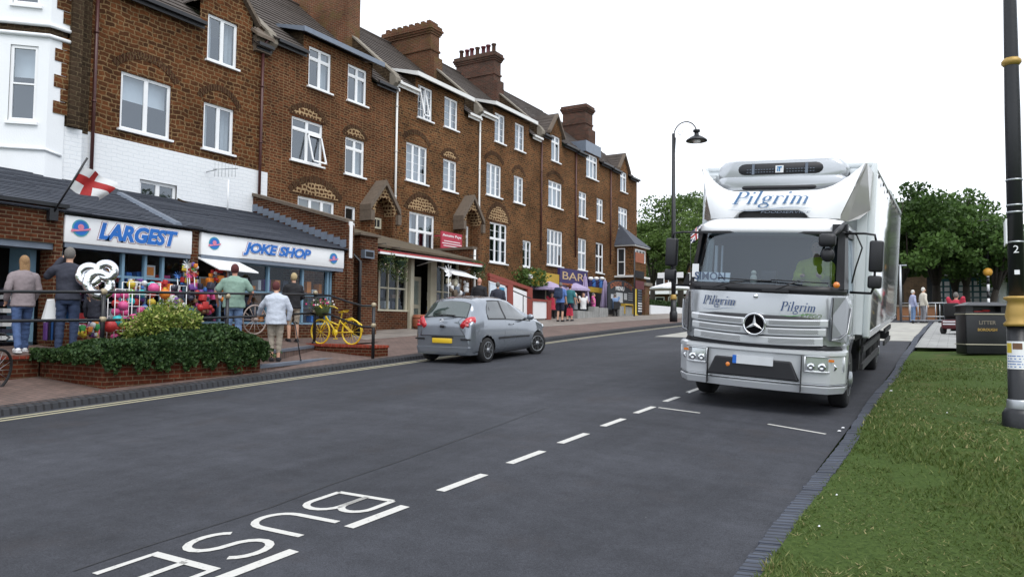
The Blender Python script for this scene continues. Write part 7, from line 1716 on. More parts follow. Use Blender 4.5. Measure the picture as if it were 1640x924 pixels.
person('person in teal top and navy shorts walking just beyond the rucksack man', at(-15.95, 32.3, pave), 95, 1.7, 'teal_top', 'navy_shorts', 'hair_auburn', 'black_cloth', leglen=.46, sleeve=.4, vox=.016)
mb = MB(); mb.hexa([(-.15, -.08, -.18), (.15, -.08, -.18), (.15, .08, -.18), (-.15, .08, -.18), (-.12, -.05, .18), (.12, -.05, .18), (.12, .05, .18), (-.12, .05, .18)]); mb.tube([(-.08, 0, .18), (0, 0, .34), (.08, 0, .18)], .01, 5)
mb.build('shopping_bag', CL['red_top'], label='red carrier bag carried between the two walkers in shorts', cat='bag').location = (-15.68, 31.75, pave(-15.7, 31.7)+.45)
# drinkers at the bar terrace
def seat_at(px, y, label, top, bottom, hair, face, sh=1.7, **k):
    p = ony(px, 480, y); z = pave(p.x, y); person(label, (p.x, y, z), face, sh, top, bottom, hair, sit=True, vox=.018, sleeve=.4, **k)
    mb = MB(); mb.box(-.2, .2, -.2, .2, .4, .44); mb.box(-.2, .2, -.22, -.19, .44, .85)
    for a in (-.18, .16):
        for b in (-.2, .16): mb.box(a, a+.02, b, b+.02, 0, .4)
    o = mb.build('chair', M['blackmatte'], label='plain black chair under the '+label.split(' seated')[0], cat='chair', group='chairs on the bar terrace'); o.location = (p.x, y, z); o.rotation_euler = (0, 0, R(face-90))
seat_at(950, 38.2, 'person in pink top seated below the closed parasol', 'pink_top', 'grey_cloth', 'hair_grey', 20)
seat_at(934, 37.0, 'person in white top seated behind the long grey block wall', 'white_cloth', 'denim', 'hair_brown', -30)
seat_at(884, 34.2, 'person in dark red top seated under the parasol nearest the white fence', 'red_top', 'black_cloth', 'hair_grey', -60)
seat_at(985, 40.6, 'person in pale denim shirt seated with back to the road', 'pale_denim', 'black_cloth', 'hair_grey', 140)
seat_at(921, 36.4, 'person in grey top seated behind the walking couple', 'grey_cloth', 'black_cloth', 'hair_white', 40)
mb = MB(); mb.lathe([(.4, .72), (.4, .75)], n=18); mb.tube([(0, 0, .03), (0, 0, .72)], .03, 8); mb.lathe([(.25, 0), (.25, .03)], n=14); p = ony(941, 480, 37.6)
mb.build('table', M['blackmatte'], label='round dark cafe table between the seated drinkers', cat='table').location = (p.x, 37.6, pave(p.x, 37.6))
# driver, strollers, scooter rider
dv_ = person('lorry driver in yellow high visibility vest seated behind the windscreen', (0, 0, 0), -88, 1.66, 'hi_vis', 'black_cloth', 'hair_grey', sit=True, vox=.016, arms=(((.24, .2, .72), (.14, .42, .78)), ((-.24, .2, .72), (-.14, .42, .78))))
dv_.matrix_world = lorry.matrix_basis @ Matrix.Translation((.62, 1.12, 1.2)) @ Matrix.Rotation(R(180), 4, 'Z') @ Matrix.Scale(.98, 4)
sx, sy = -1.48, 41.0
person('elderly man in cream jacket and dark trousers strolling with a trolley', (sx+.1, sy, road(sy)), 30, 1.66, 'cream_top', 'grey_cloth', 'hair_white', vox=.018)
person('elderly woman in pale blue top walking beside the man in cream', (sx-.35, sy+.2, road(sy)), 30, 1.56, 'lilac_top', 'pale_denim', 'hair_white', woman=True, vox=.018)
tr = thing('luggage_trolley', 'low grey flat trolley frame in front of the elderly couple', 'trolley', (sx+.5, sy-.9, road(sy-.9)))
mb = MB(); mb.box(-.9, 1.0, -.25, .25, .14, .17); mb.tube([(-.9, 0, .15), (-.9, 0, .9)], .018, 6); mb.tube([(.3, 0, .15), (.3, 0, .9)], .018, 6); mb.build('frame', M['steel'], tr)
for a in (-.8, .3, .9): mb = MB(); mb.lathe([(.07, -.02), (.07, .02)], (a, -.2, .07), 10, 0, 'y'); mb.build('wheel', M['rubber'], tr)
sx, sy = -.02, 28.3; zz = road(sy)+.05
person('mobility scooter rider in red top and patterned grey skirt', (sx, sy, zz+.1), 60, 1.6, 'red_top', 'grey_cloth', 'hair_grey', woman=True, sit=True, stout=1.15, vox=.018)
sc = thing('mobility_scooter', 'dark red and black mobility scooter beside the litter bin', 'mobility scooter', (sx, sy, zz), rotz=R(-30))
mb = MB(); mb.rbox(-.28, .28, -.4, .12, .16, .46, .06); mb.rbox(-.25, .25, .1, .7, .12, .2, .03); mb.rbox(-.2, .2, .6, .82, .12, .6, .05); mb.build('body', M['maroon'], sc)
mb = MB(); mb.rbox(-.24, .24, -.22, .22, .5, .58, .03); mb.rbox(-.24, .24, -.3, -.22, .55, 1.0, .04); mb.build('seat', M['blackmatte'], sc)
mb = MB(); mb.tube([(0, .7, .5), (0, .55, .95)], .025, 6); mb.tube([(-.25, .5, .98), (0, .56, .96), (.25, .5, .98)], .018, 6); mb.build('tiller', M['black'], sc)
for a, b in ((-.26, -.28), (.26, -.28), (-.2, .68), (.2, .68)): mb = MB(); mb.lathe([(.13, -.04), (.13, .04)], (a, b, .13), 14, 0, 'x'); mb.build('wheel', M['rubber'], sc)
mb = MB()
for z in (.3, .38): mb.box(-.2, .2, -.41, -.4, z, z+.04)
mb.build('reflector', M['upvc'], sc)

# ------------------------------------------------------------------ ivy, shrub, baskets, trees
rg = np.random.default_rng(9)
def shell_pts(n, c, r, seed, fill=.35):
    g = np.random.default_rng(seed); d = g.normal(size=(n, 3)); d /= np.linalg.norm(d, axis=1)[:, None]; k = (1-fill*g.random(n)**1.5)[:, None]
    return np.array(c)+d*k*np.array(r)
pts = []
n = 15000; u = rg.random(n); v = rg.random(n)
yb0 = 7.05+u*3.35; xf = -11.83+.05*(yb0-7.12); xb_ = -13.6+.1*(yb0-7.1); xv = xf+(xb_-xf)*v
prof = np.clip(1-((v-.45)/.6)**4, 0, 1)*np.clip(1-np.abs((u-.5)/.52)**8, 0, 1)
hgt = (.2+.3*np.clip(u*1.7, .2, 1)+.06*np.sin(u*19)+.05*np.sin(u*41+v*9))*prof
zz = -.62+hgt*(1-.35*rg.random(n)**2)
pts.append(np.stack([xv, yb0, zz], 1))
m_ = 8500; u = rg.random(m_); yb1 = 7.0+u*3.2; dr_ = rg.random(m_)**1.3*(.10+.09*np.abs(np.sin(u*23))+.06*np.abs(np.sin(u*57)))
pts.append(np.stack([-11.83+.06*(yb1-7.12)+.07*rg.random(m_), yb1, -.36-dr_*2.0], 1))
m_ = 2800; w_ = rg.random(m_); pts.append(np.stack([-11.9-1.9*w_, 7.02-.1*rg.random(m_), -.48-rg.random(m_)**1.3*(.12+.1*np.abs(np.sin(w_*17)))], 1))
for cx, cy, l in ((-11.82, 8.0, .22), (-11.72, 9.55, .3)): pts.append(np.stack([rg.normal(cx, .03, 60)+.08, rg.normal(cy, .06, 60), -.62-l*rg.random(60)], 1))
pts.append(np.stack([rg.normal(-11.95, .2, 700), 10.1+.28*rg.random(700), -.5-.16*rg.random(700)+0*rg.random(700)], 1))
m_ = 6000; u = rg.random(m_); pts.append(np.stack([-11.95-.75*rg.random(m_), 7.1+3.1*u, -.55+rg.random(m_)*(.1+.24*np.clip(u*2, .2, 1))], 1))
leaves('ivy', np.concatenate(pts), .034, M['leaf_ivy'], seed=4, aspect=.75, label='dense dark green ivy spilling over the brick planter', cat='ivy')
# variegated shrub
sh_ = thing('shrub', 'rounded yellow and green variegated shrub growing in the ivy planter', 'shrub', (-12.6, 8.8, -.65))
g = np.random.default_rng(6); blobs = [((-12.6, 8.75, .08), (.42, .42, .34)), ((-12.5, 8.4, .0), (.34, .32, .28)), ((-12.7, 9.1, .0), (.36, .34, .3)), ((-12.8, 8.2, -.1), (.25, .25, .2))]
P_ = np.concatenate([shell_pts(1300 if i < 3 else 500, c, r, 20+i, .5) for i, (c, r) in enumerate(blobs)]); P_ += g.normal(0, .035, P_.shape)
leaves('foliage', P_-np.array([-12.6, 8.8, -.65]), .042, M['leaf_gold'], sh_, seed=8, aspect=.42, tintvar=.3)
mb = MB()
for k in range(7): a = k*.9; mb.tube([(0, 0, 0), (.12*math.cos(a), .12*math.sin(a), .3), (.3*math.cos(a), .3*math.sin(a), .6)], [.02, .014, .006], 6)
mb.build('stem', M['bark'], sh_)
def hanging(px, py, x, r, lab, tints=.5, n=900, drop=.4):
    c = onx(px, py, x); t = thing('hanging_basket', lab, 'hanging basket', tuple(c), group='hanging baskets on the gift shop')
    mb = MB(); mb.lathe([(.05, -r*.75), (r*.5, -r*.6), (r*.75, -r*.2), (r*.8, 0), (r*.75, 0), (.04, -r*.7)], n=14); mb.build('basket', mat('basket_green', (.02, .05, .03), .8), t)
    p = shell_pts(n, (0, 0, .05), (r, r, r*.7), 31, .6); g2 = np.random.default_rng(3); q = shell_pts(int(n*.6), (0, 0, -.05), (r*1.05, r*1.05, .1), 32, .2); q[:, 2] -= g2.random(len(q))*drop
    leaves('foliage', np.concatenate([p, q]), .03, M['leaf_flower'], t, seed=5)
    mb = MB(); mb.tube([(0, 0, 0), (0, 0, .45)], .008, 4); mb.tube([(0, 0, .45), (-.4, 0, .45)], .012, 4); mb.build('bracket', M['black'], t)
hanging(618, 412, -15.9, .3, 'large hanging basket at the brick pier end of the awning'); hanging(640, 418, -15.9, .28, 'long trailing hanging basket beside the shop door post', drop=.6); hanging(765, 428, -15.9, .3, 'hanging basket at the white fence end of the awning')
# barrels
for px, lab in ((672, 'terracotta barrel beside the gift shop door'), (690, 'terracotta barrel behind the parked car boot')):
    p = onx(px, 526, -16.15); o = MB().lathe([(.2, 0), (.25, .15), (.26, .3), (.22, .5), (.2, .5), (.2, .42)], n=20)
    for z in (.1, .38): o.lathe([(.24, z), (.262, z), (.262, z+.03), (.24, z+.03)], n=20)
    b = o.build('barrel', M['terracotta'], label=lab, cat='barrel', group='terracotta barrels'); b.location = (p.x, p.y, pave(p.x, p.y))
def tree(name, label, x, y, zb, h, crown, n=9000, leaf=.13, m='leaf_dark', seed=1, trunk_r=.22, th=.35, lean=0, group=None):
    t = thing(name, label, 'tree', (x, y, zb), group=group); g = np.random.default_rng(seed); rr = random.Random(seed)
    mb = MB(); fork = h*th; tips = []
    mb.tube([(0, 0, -.3), (lean*.3, 0, fork*.5), (lean, .05, fork)], [trunk_r*1.25, trunk_r*.95, trunk_r*.8], 10)
    for k in range(7):
        a = k*2*math.pi/7+rr.uniform(-.3, .3); L = rr.uniform(.5, .85); e = (lean+crown[0]*L*.75*math.cos(a), crown[1]*L*.75*math.sin(a), fork+(h-fork)*rr.uniform(.35, .8)); mid = (lean+e[0]*.35, e[1]*.35, fork+(e[2]-fork)*.55)
        mb.tube([(lean, .05, fork*.92), mid, e], [trunk_r*.5, trunk_r*.32, trunk_r*.1], 7); tips.append(e); q = (e[0]*.7+rr.uniform(-1, 1), e[1]*.7+rr.uniform(-1, 1), min(h*.93, e[2]+rr.uniform(.3, 1.6))); mb.tube([mid, q], [trunk_r*.25, .02], 6)
    mb.build('trunk', M['bark'], t)
    # clumps on an uneven ellipsoid
    K = 70; d = g.normal(size=(K, 3)); d /= np.linalg.norm(d, axis=1)[:, None]; lo = -.45; d[:, 2] = np.where(d[:, 2] < lo, -d[:, 2]*.4, d[:, 2]); rad = g.uniform(.45, 1.0, K)**.6*g.uniform(.85, 1.08, K)
    cz = fork+(h-fork)*.42; cc = np.stack([lean+d[:, 0]*rad*crown[0], d[:, 1]*rad*crown[1], cz+d[:, 2]*rad*np.where(d[:, 2] > 0, h-cz, (cz-fork*.75)*1.25)], 1)
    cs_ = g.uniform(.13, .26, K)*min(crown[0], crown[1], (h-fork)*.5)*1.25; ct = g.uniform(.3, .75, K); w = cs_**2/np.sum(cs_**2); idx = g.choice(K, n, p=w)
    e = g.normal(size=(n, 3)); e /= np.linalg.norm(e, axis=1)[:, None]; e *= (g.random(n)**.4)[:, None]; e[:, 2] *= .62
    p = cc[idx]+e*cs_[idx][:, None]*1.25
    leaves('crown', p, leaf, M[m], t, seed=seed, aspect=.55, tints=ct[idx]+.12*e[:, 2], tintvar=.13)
    return t
X = lambda px, y: ony(px, 480, y).x
G2 = 'trees along the green'
tree('tree', 'broad dark green tree rising directly behind the lorry box', X(1440, 52), 52, road(52), 8.3, (4.6, 4.6), 17000, .15, 'leaf_dark', 3, .3, .25, group=G2)
tree('tree', 'large dark tree between the lorry and the litter bin', X(1500, 56), 56, road(56), 8.2, (4.4, 4.6), 14000, .15, 'leaf_dark', 4, .3, .26, group=G2)
tree('tree', 'dark tree between the orange beacon and the two larger trees', X(1548, 54), 54, road(54), 6.7, (2.8, 3.4), 10000, .14, 'leaf_dark', 5, .24, .3, group=G2)
tree('tree', 'broad low dark tree filling the gap behind the mobility scooter', X(1530, 62), 62, road(62), 7.9, (4.4, 4.4), 11000, .15, 'leaf_dark', 15, .26, .24, group=G2)
tree('tree', 'forked tree behind the orange beacon with bare lower limbs', X(1586, 52), 52, road(52), 5.7, (2.3, 2.8), 6500, .13, 'leaf_dark', 6, .22, .3, lean=.3, group=G2)
tree('tree', 'tree just behind the black lamp post on the lawn', X(1625, 60), 60, road(60), 5.8, (2.4, 3.0), 6000, .14, 'leaf_dark', 7, .24, .3, group=G2)
for i, (x, y, hh, lab) in enumerate(((13, 24, 9, 'broad dark tree on the green nearest the litter bin side path'), (16, 35, 10, 'second dark tree further along the green'), (12, 12, 8.5, 'dark tree on the green across from the gift shop'))): tree('tree', lab, x, y, road(y), hh, (4, 4), 5000, .2, 'leaf_dark', 40+i, .3, .3, group=G2)
tree('tree', 'dark tree hidden mostly behind the lorry cab', X(1300, 78), 78, road(78), 10, (6, 5), 9000, .2, 'leaf_dark', 12, .35, .3, group=G2)
tree('tree', 'tall light green tree behind the far street lamp', X(1090, 74), 74, road(74), 12.6, (5.0, 5.0), 13000, .17, 'leaf_mid', 8, .35, .28)
tree('tree', 'light green tree beside the end of the stone terrace', X(1045, 70), 70, road(70), 10.0, (3.2, 4.0), 8000, .16, 'leaf_mid', 9, .28, .3)
tree('tree', 'light green tree showing beside the lorry cab mirror', X(1135, 66), 66, road(66), 10.6, (3.8, 4.0), 9000, .16, 'leaf_mid', 10, .3, .3)
# far hedge
y = 50; g = np.random.default_rng(14); n = 3500
a, b = X(1040, y), X(1085, 56); pp = np.stack([g.uniform(a, b, n), y+g.random(n)*6, road(y)+.3+g.random(n)*1.0], 1); leaves('hedge', pp, .1, M['leaf_ivy'], seed=2, label='low dark hedge behind the low white wall', cat='hedge')
# plants by the bar
c = onx(835, 452, -18.3); n = 900; g = np.random.default_rng(15); pp = np.stack([-18.3+g.normal(0, .2, n), g.uniform(onx(832, 450, -18.3).y, onx(868, 450, -18.3).y, n), 0*g.random(n)], 1); pp[:, 2] = onx(850, 458, -18.3).z+g.random(n)*.9*(1-((np.linspace(0, 1, n)-.5)*1.2)**2); leaves('climbing_plant', pp, .09, M['leaf_mid'], seed=6, label='leafy green climber in front of the yellow fascia', cat='climbing plant')
mb = MB(); q = onx(849, 443, -18.1); mb.ball(tuple(q), .14); mb.tube([(q.x, q.y, q.z-.1), (q.x, q.y, q.z-.5)], .02, 5, 1); mb.build('globe_lamp', [M['upvc'], M['black']], label='white globe lamp on the stone wall above the ramp fence', cat='lamp')

# ------------------------------------------------------------------ far buildings
fb = thing('shop_building', 'long low dark glazed shop with white fascia far behind the trees', 'building', (-.5, 63, road(63)))
yf = 64; x0, x1 = X(1492, yf), X(1612, yf); zb = road(yf)
mb = MB(); mb.box(x0-.3, x1, yf, yf+8, zb-.5, zb+4.4); mb.build('wall', mat('dark_shopfront', (.03, .035, .04), .5), fb, world=True)
mb = MB(); mb.box(x0, x1, yf-.15, yf-.01, zb+3.1, zb+4.2); mb.build('fascia', M['upvc'], fb, world=True)
for k in range(9):
    xx = x0+.3+k*(x1-x0-.5)/9; mb = MB(); mb.box(xx, xx+.5, yf-.06, yf-.01, zb+.9, zb+2.9, 0)
    for j in range(4): mb.box(xx+.08, xx+.4, yf-.08, yf-.061, zb+1.1+j*.42, zb+1.4+j*.42, 1)
    mb.build('window', [mat('teal_glass', (.05, .14, .16), .2) if k == 0 else bpy.data.materials['teal_glass'], M['blind']], fb, world=True)
fb2 = thing('white_building', 'plain white gabled building behind the forked tree', 'building', (3, 64, road(64))); mb = MB(); xa, xb = X(1600, 62), X(1660, 62)
mb.box(xa, xb, 62, 70, zb-.5, zb+6.2); mb.build('wall', M['white'], fb2, world=True)
for j in range(2):
    for k in range(2): mb = MB(); mb.box(xa+.5+k*1.4, xa+1.2+k*1.4, 61.95, 61.99, zb+1+j*2.4, zb+2.4+j*2.4); mb.build('window', bpy.data.materials['teal_glass'], fb2, world=True)
fb3 = thing('brick_house', 'red brick house with white trim seen beyond the street lamp', 'house', (-30, 92, road(92))); y = 92; xa, xb = X(1018, y), X(1125, y); zb = road(y)
mb = MB(); mb.box(xa, xb, y, y+8, zb-1, zb+6.5); mb.build('wall', M['redbrick'], fb3, world=True); mb = MB(); mb.prism([(y-.4, zb+6.5), (y+4, zb+9.4), (y+8.4, zb+6.5)], xa-.3, xb+.3, 'yz'); mb.build('roof', M['tile_brown'], fb3, world=True)
for k in range(4):
    xx = xa+1.0+k*(xb-xa-2)/4
    for j in range(2): mb = MB(); mb.box(xx, xx+1.2, y-.06, y-.01, zb+.8+j*3, zb+2.4+j*3, 1); mb.box(xx+.1, xx+1.1, y-.08, y-.061, zb+.9+j*3, zb+2.3+j*3, 0); mb.build('window', [M['dark'], M['upvc']], fb3, world=True)
mb = MB(); mb.box(xa, xb, y-1.5, y-.1, zb+2.7, zb+3.1); mb.build('canopy', M['upvc'], fb3, world=True)
fb4 = thing('brick_building', 'long dark brick building behind the trees along the green', 'building', (-8, 88, road(88))); y = 88; xa, xb = X(1200, y), X(1500, y); zb = road(y)
mb = MB(); mb.box(xa, xb, y, y+8, zb-1, zb+5.6); mb.build('wall', M['carstone_dark'], fb4, world=True); mb = MB(); mb.prism([(y-.4, zb+5.6), (y+4, zb+8), (y+8.4, zb+5.6)], xa-.3, xb+.3, 'yz'); mb.build('roof', M['tile_brown'], fb4, world=True)
mb = MB(); 
lw = thing('brick_wall', 'low orange brick wall with pale coping beyond the strolling couple', 'wall', (-2, 47, road(47))); y = 47.5; mb.box(X(1436, y), X(1500, y), y, y+.3, road(y)-.3, road(y)+.75); mb.build('wall', mat('orange_brick', (.24, .11, .05), .85, var=.35, scale=3), lw, world=True); mb = MB(); mb.box(X(1434, y), X(1500, y), y-.05, y+.35, road(y)+.75, road(y)+.85); mb.build('coping', M['stone_pale'], lw, world=True)
gf = thing('guard_rail', 'thin grey guard rail crossing behind the strolling couple', 'railing', (-2, 44.5, road(44.5))); y = 44.5; mb = MB()
for z in (.25, .95): mb.tube([(X(1440, y), y, road(y)+z), (X(1530, y), y, road(y)+z)], .03, 6)
mb.build('rail', M['steel'], gf, world=True)
for k in range(7): mb = MB(); xx = X(1442+k*14, y); mb.tube([(xx, y, road(y)), (xx, y, road(y)+.95)], .025, 6); mb.build('post', M['steel'], gf, world=True)
# poles
def T(px, py, y): return ony(px, py, y)
b = T(1443, 515, 43); tp = T(1443, 424, 43); mb = MB(); mb.tube([(b.x, 43, road(43)), (b.x, 43, tp.z)], .06, 8); mb.box(b.x-.3, b.x+.3, 42.95, 43.05, tp.z-.06, tp.z); mb.build('sign_post', M['steel'], label='slim pale T shaped post right of the lorry', cat='post')
bc = thing('belisha_beacon', 'orange globe beacon on black and white banded pole', 'beacon', (X(1583, 50), 50, road(50))); z0, z1 = road(50), T(1583, 442, 50).z; mb = MB(); k = 0; z = 0
while z < z1-z0: mb.tube([(0, 0, z), (0, 0, min(z+.4, z1-z0))], .07, 8, k % 2); z += .4; k += 1
mb.build('pole', [M['upvc'], M['black']], bc); mb = MB(); mb.ball((0, 0, z1-z0+.22), .24, 0, 18, 12); mb.build('globe', mat('orange_globe', (.75, .38, .05), .4), bc)
sl = thing('street_lamp', 'modern street lamp with flat head behind the orange beacon', 'street lamp', (X(1583, 51.5), 51.5, road(51.5))); zt2 = T(1580, 354, 51.5).z-road(51.5); mb = MB(); mb.tube([(0, 0, 0), (0, 0, zt2)], .07, 8); mb.build('post', M['black'], sl); mb = MB(); mb.rbox(-.75, .1, -.15, .15, zt2-.08, zt2+.06, .04); mb.build('lamp_head', M['blackmatte'], sl)
# flags
def flag(name, label, origin, du, dvv, nx, ny, colf, mats, amp=.06, pole=None):
    t = thing(name, label, 'flag', origin); mb = MB(); o = Vector(origin); vs_ = []
    for j in range(ny+1):
        for i in range(nx+1):
            u, v = i/nx, j/ny; w = amp*math.sin(u*7+v*3)*u; vs_.append(Vector(du)*u+Vector(dvv)*v+Vector((w, w*.6, -.12*u*u-.05*math.sin(u*5)*v)))
    for j in range(ny):
        for i in range(nx): a = j*(nx+1)+i; mb.f.append((a, a+1, a+nx+2, a+nx+1)); mb.m.append(colf((i+.5)/nx, (j+.5)/ny)); mb.sm.append(True)
    mb.v = [tuple(v) for v in vs_]; mb.build('cloth', mats, t, recalc=False)
    if pole: p = MB(); p.tube([Vector(pole[0])-o, Vector(pole[1])-o], .02, 6); p.build('flagpole', M['black'], t)
    return t
pA, pB = onx(86, 340, -14.9), onx(140, 253, -14.4)
fp = pA.lerp(pB, .45); fq = pA.lerp(pB, .84)
flag('flag', 'white flag with red cross on a slanted black pole above the shop', tuple(fq), (.12, .58, -.1), tuple(fp-fq), 22, 16, lambda u, v: 1 if (.34 < v < .6) or (.38 < u < .6) else 0, [M['upvc'], GC[0]], .09, (tuple(pA), tuple(pB)))
mb = MB(); mb.box(pA.x-.2, pA.x+.02, pA.y-.08, pA.y+.08, pA.z-.16, pA.z+.06); mb.build('pole_bracket', M['black'], label='black bracket holding the flagpole on the brick parapet', cat='bracket')
yj = 60; c = T(1106, 372, yj); zg = road(yj)
flag('flag', 'small union flag flying beside the lorry cab', (c.x, yj, c.z), (.95, 0, .75), (0, 0, -.95), 16, 12, lambda u, v: 1 if (abs(u-.5) < .08 or abs(v-.5) < .1) else (0 if (abs(u-.5) < .14 or abs(v-.5) < .18 or abs(abs(u-.5)-abs(v-.5)) < .1) else 2), [M['upvc'], GC[0], navy], .05, ((c.x, yj, zg), (c.x, yj, c.z+.05)))
# aerial on the white wall
mb = MB(); q = onx(365, 272, XF+.45); mb.tube([(q.x, q.y-.5, q.z-.08), (q.x, q.y+.35, q.z+.1)], .014, 5)
for k in range(7): yy = q.y-.45+k*.12; zz = q.z-.07+k*.02; mb.tube([(q.x, yy, zz-.22), (q.x, yy, zz+.2)], .007, 4)
mb.tube([(XF, q.y-.4, q.z-.1), (q.x, q.y-.4, q.z-.08)], .015, 5); mb.build('aerial', M['steel'], label='television aerial fixed to the white painted wall', cat='aerial')
mb = MB(); q = onx(365, 315, -18.6); mb.tube([(q.x, q.y, q.z-.55), (q.x, q.y, q.z+.5)], .025, 6); mb.build('vent_pipe', M['upvc'], label='short white vent pipe beside the stepped flashing', cat='pipe')

# ------------------------------------------------------------------ toys outside the shop
def rack(px, x, w, h, label, cols=3, rows=4, z0=None):
    y = onx(px, 500, x).y; zb = terr(x, y) if z0 is None else z0; mb = MB()
    for a in (0, w):
        for b in (-.12, .12): mb.tube([(b, a, 0), (b, a, h)], .01, 5)
    for k in range(rows+1):
        z = .05+(h-.05)*k/rows
        for b in (-.12, .12): mb.tube([(b, 0, z), (b, w, z)], .008, 4)
    for k in range(cols+1): a = w*k/cols; mb.tube([(.12, a, .05), (.12, a, h)], .006, 4)
    mb.build('wire_rack', M['upvc'], label=label, cat='display rack', group='wire racks outside the toy shop').location = (x, y, zb); return x, y, zb
BC = [('orange', GC[3]), ('pink', GC[1]), ('red', GC[0]), ('yellow', GC[8]), ('lime', mat('lime_ball', (.2, .6, .05), .4)), ('turquoise', mat('turquoise_ball', (.03, .45, .5), .4))]
bme = {}
def ball(x, y, z, r, ci, where):
    nm, m = BC[ci]
    if (ci, r) not in bme:
        o = MB().ball((0, 0, 0), r, 0, 14, 10).build('play_ball', m); bme[(ci, r)] = o; c = o
    else: c = bme[(ci, r)].copy(); COL.objects.link(c)
    c.location = (x, y, z); tag(c, nm+' toy ball '+where, 'ball', 'toy balls outside the shop, '+nm)
rb_ = random.Random(8)
for (px, x, w, h, lab, cols, rows, fill, where) in ((178, -14.6, .36, 1.15, 'narrow white wire rack of red balls behind the silver balloons', 2, 4, [2, 1, 2], 'in the rack behind the balloons'), (200, -14.7, .7, 1.3, 'tall white wire rack packed with many coloured balls', 3, 5, [0, 1, 3, 4, 5, 2], 'in the tall rack'), (266, -14.8, .4, 1.25, 'small white rack holding one pink and orange ball', 2, 3, [1, 0], 'in the small rack behind the yellow shrub')):
    rx, ry, rz = rack(px, x, w, h, lab, cols, rows)
    cw_ = w/cols; rr_ = round(min(.085, cw_*.45), 3)
    for j in range(int(h/(rr_*2.15))):
        for i in range(cols):
            if rb_.random() < .88: ball(rx, ry+cw_*(i+.5), rz+.1+rr_*(1+j*2.1), rr_, rb_.choice(fill), where)
bi = 0
for px, py, ci, r in ((197, 490, 1, .1), (214, 512, 1, .12), (188, 514, 5, .11), (176, 522, 2, .13), (246, 462, 1, .11), (264, 471, 0, .11)):
    p = onx(px, py, -14.3); ball(p.x, p.y, p.z, r, ci, ['resting highest over the ivy', 'with a pointed inflating valve beside the ivy', 'half sunk in the ivy', 'lowest against the dark ivy', 'behind the yellow shrub tip', 'next to the shrub top'][bi]); bi += 1
GN = ['red', 'pink', 'blue', 'orange', 'white', 'green', 'brown', 'purple', 'yellow', 'dark']; GM = {}
def pile(what, where, px0, px1, py0, py1, x, n, s, seed, mats=GC, names=GN, pick=(0, 1, 2, 3, 4, 8, 5, 7)):
    r_ = random.Random(seed)
    for k in range(n):
        p = onx(r_.uniform(px0, px1), r_.uniform(py0, py1), x+r_.uniform(-.12, .12)); a = r_.choice((.5, .75, 1))*s; mi = r_.choice(pick); rd = r_.random() < .4; ky = (a, mi, rd, mats is GC)
        if ky not in GM:
            o = (MB().ball((0, 0, 0), a*.5, 0, 8, 5) if rd else MB().rbox(-a*.4, a*.4, -a*.4, a*.4, -a*.5, a*.5, a*.1)).build('toy_'+('ball' if rd else 'packet') if what == 'toy' else 'ornament', mats[mi]); GM[ky] = o
        else: o = GM[ky].copy(); COL.objects.link(o)
        o.location = p; o.rotation_euler = (r_.uniform(-.3, .3), 0, r_.uniform(-.5, .5)) if not rd else (0, 0, 0)
        kd = ('ball' if rd else 'packet') if what == 'toy' else ('round ornament' if rd else 'box ornament'); tag(o, names[mi]+' '+(what+' ' if what == 'toy' else '')+kd+' '+where, kd.split()[-1], names[mi]+' '+kd+' '+where)
pile('toy', 'in the heap at the foot of the racks', 122, 160, 517, 536, -14.2, 46, .13, 3)
pile('toy', 'hanging between the two ball racks', 208, 232, 449, 492, -14.85, 50, .13, 4, pick=(0, 9, 9, 7, 6, 4, 2))
pile('toy', 'hung on the brick pier between the signs', 292, 316, 422, 455, -14.85, 40, .12, 5)
pile('toy', 'under the joke shop window', 275, 352, 456, 500, -14.7, 60, .17, 6, pick=(0, 1, 9, 9, 6, 4, 2, 7, 9))
pile('toy', 'beside the man in the green T-shirt', 336, 364, 430, 480, -14.7, 30, .17, 7, pick=(0, 0, 3, 9, 4, 9))
pile('toy', 'on the low blue stand behind the yellow shrub', 250, 275, 452, 468, -14.85, 20, .14, 9)
pile('gift', 'on the stand outside the gift shop', 718, 750, 447, 470, -15.6, 34, .22, 10, [M['blind'], M['stone'], M['blind'], M['stone_pale'], M['upvc'], M['stone'], M['lead'], M['lead'], M['cream']], ['pale grey', 'brown', 'pale grey', 'tan', 'white', 'brown', 'slate', 'slate', 'cream'])
mb = MB(); p0, p1 = onx(74, 478, -14.6), onx(92, 545, -14.6)
for k in range(5): yy = p0.y+(p1.y-p0.y)*k/5; mb.rbox(-14.68, -14.55, yy, yy+(p1.y-p0.y)*.17, p1.z, p1.z+.42+.06*(k % 2), .02, (7, 9, 2, 9, 7)[k])
mb.build('hanging_bags', GC, label='striped purple bags hanging on the brick pier behind the tall man', cat='bags', kind='stuff')
mb = MB(); q = onx(80, 497, -14.2); mb.hexa([(q.x-.05, q.y-.13, q.z-.2), (q.x+.05, q.y-.12, q.z-.22), (q.x+.06, q.y+.12, q.z-.19), (q.x-.05, q.y+.13, q.z-.2), (q.x-.02, q.y-.05, q.z+.2), (q.x+.02, q.y-.06, q.z+.18), (q.x+.02, q.y+.06, q.z+.21), (q.x-.02, q.y+.05, q.z+.2)]); mb.build('carrier_bag', M['upvc'], label='white carrier bag hanging beside the tall man', cat='bag')
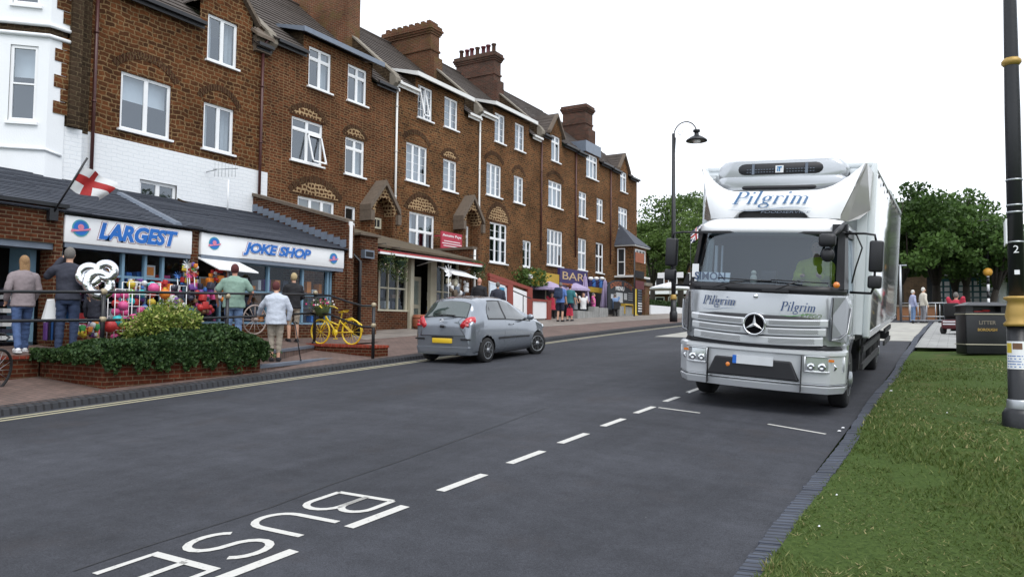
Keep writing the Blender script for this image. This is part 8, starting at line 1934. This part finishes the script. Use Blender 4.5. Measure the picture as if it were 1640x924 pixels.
# windmills
def windmill(px, py, x, r, m, label, stick=.6):
    c = onx(px, py, x); t = thing('toy_windmill', label, 'toy windmill', tuple(c), group='toy windmills'); mb = MB()
    for k in range(8):
        a = k*math.pi/4; b = a+.5; mb.add([(.02, 0, 0), (.0, r*math.cos(a), r*math.sin(a)), (.05, r*.75*math.cos(b), r*.75*math.sin(b))], [(0, 1, 2)])
    mb.build('sail', m, t); mb = MB(); mb.tube([(0, 0, 0), (0, .05, -stick)], .012, 5); mb.build('stick', M['upvc'], t)
windmill(718, 434, -15.4, .26, M['upvc'], 'large white flower windmill outside the gift shop', 1.3)
windmill(299, 423, -14.7, .12, GC[4], 'small silver windmill highest on the brick pier'); windmill(311, 437, -14.7, .12, GC[0], 'small red windmill right on the brick pier'); windmill(303, 439, -14.7, .11, GC[1], 'small pink windmill in the middle of the brick pier'); windmill(284, 440, -14.7, .1, GC[2], 'small blue windmill left of the brick pier')
# flat white sunshades over the stands
def shade(label, pts, x, d):
    mb = MB(); q = [onx(*p, x) for p in pts]; w = Vector((-d, 0, .3)); mb.hexa([q[0], q[1], q[1]+w, q[0]+w, q[0]+Vector((0, 0, .03)), q[1]+Vector((0, 0, .03)), q[1]+w+Vector((0, 0, .03)), q[0]+w+Vector((0, 0, .03))]); q_ = q[0].lerp(q[1], .5); mb.tube([(x-d/2, q_.y, q_.z-1.7), (x-d/2, q_.y, q_.z+.05)], .02, 6); mb.build('sunshade', M['upvc'], label=label, cat='sunshade')
shade('flat white sunshade over the toy stand behind the green T-shirt man', [(351, 432), (414, 438)], -14.3, .8); shade('flat white sunshade over the ornament stand by the car', [(727, 440), (765, 447)], -15.3, .7)
# cart wheel by the planter
mb = MB(); c = onx(408, 512, -13.9); Rr = .33
for k in range(12): a = k*math.pi/6; mb.tube([tuple(c), (c.x, c.y+Rr*math.cos(a), c.z+Rr*math.sin(a))], .009, 5)
mb.tube([(c.x, c.y+Rr*math.cos(a*math.pi/14), c.z+Rr*math.sin(a*math.pi/14)) for a in range(29)], .017, 6, cap=False); mb.tube([(c.x-.08, c.y, c.z), (c.x+.08, c.y, c.z)], .04, 8)
mb.build('cart_wheel', mat('pale_pink_wood', (.36, .29, .26), .7), label='pale spoked cart wheel between the man in green and the woman with the stick', cat='wheel')
# foil balloons shaped as numerals
foil = mat('silver_foil', (.8, .81, .83), .1, 1, var=.02, bump=.5, bscale=9)
def balloon(px, py, x, label, two, rot, s=1.0):
    c = onx(px, py, x); mb = MB()
    for cy__, r in (((.0, .2), (.36, .17)) if two else ((.0, .21),)):
        n, m_ = 32, 12; vv = []
        for i in range(n):
            a = 2*math.pi*i/n; pk = 1+.04*math.sin(a*16)
            for j in range(m_):
                b = 2*math.pi*j/m_; rr2 = r+.105*math.cos(b)*pk; zf = 1.15 if not two else 1.0; vv.append((.085*math.sin(b)*pk, rr2*math.cos(a)*1.0, cy__+rr2*math.sin(a)*zf))
        mb.add(vv, [(i*m_+j, ((i+1) % n)*m_+j, ((i+1) % n)*m_+(j+1) % m_, i*m_+(j+1) % m_) for i in range(n) for j in range(m_)], 0, True)
    mb.v = [(a*s, b*s, c_*s) for a, b, c_ in mb.v]; o = mb.build('foil_balloon', foil, label=label, cat='balloon'); o.location = c; o.rotation_euler = rot
balloon(143, 441, -13.55, 'silver foil balloon shaped like a tilted number eight', True, (R(-72), R(0), R(-38)), .78)
balloon(158, 455, -13.45, 'silver foil ring balloon below the tilted eight', False, (R(20), 0, R(-30)), .85)
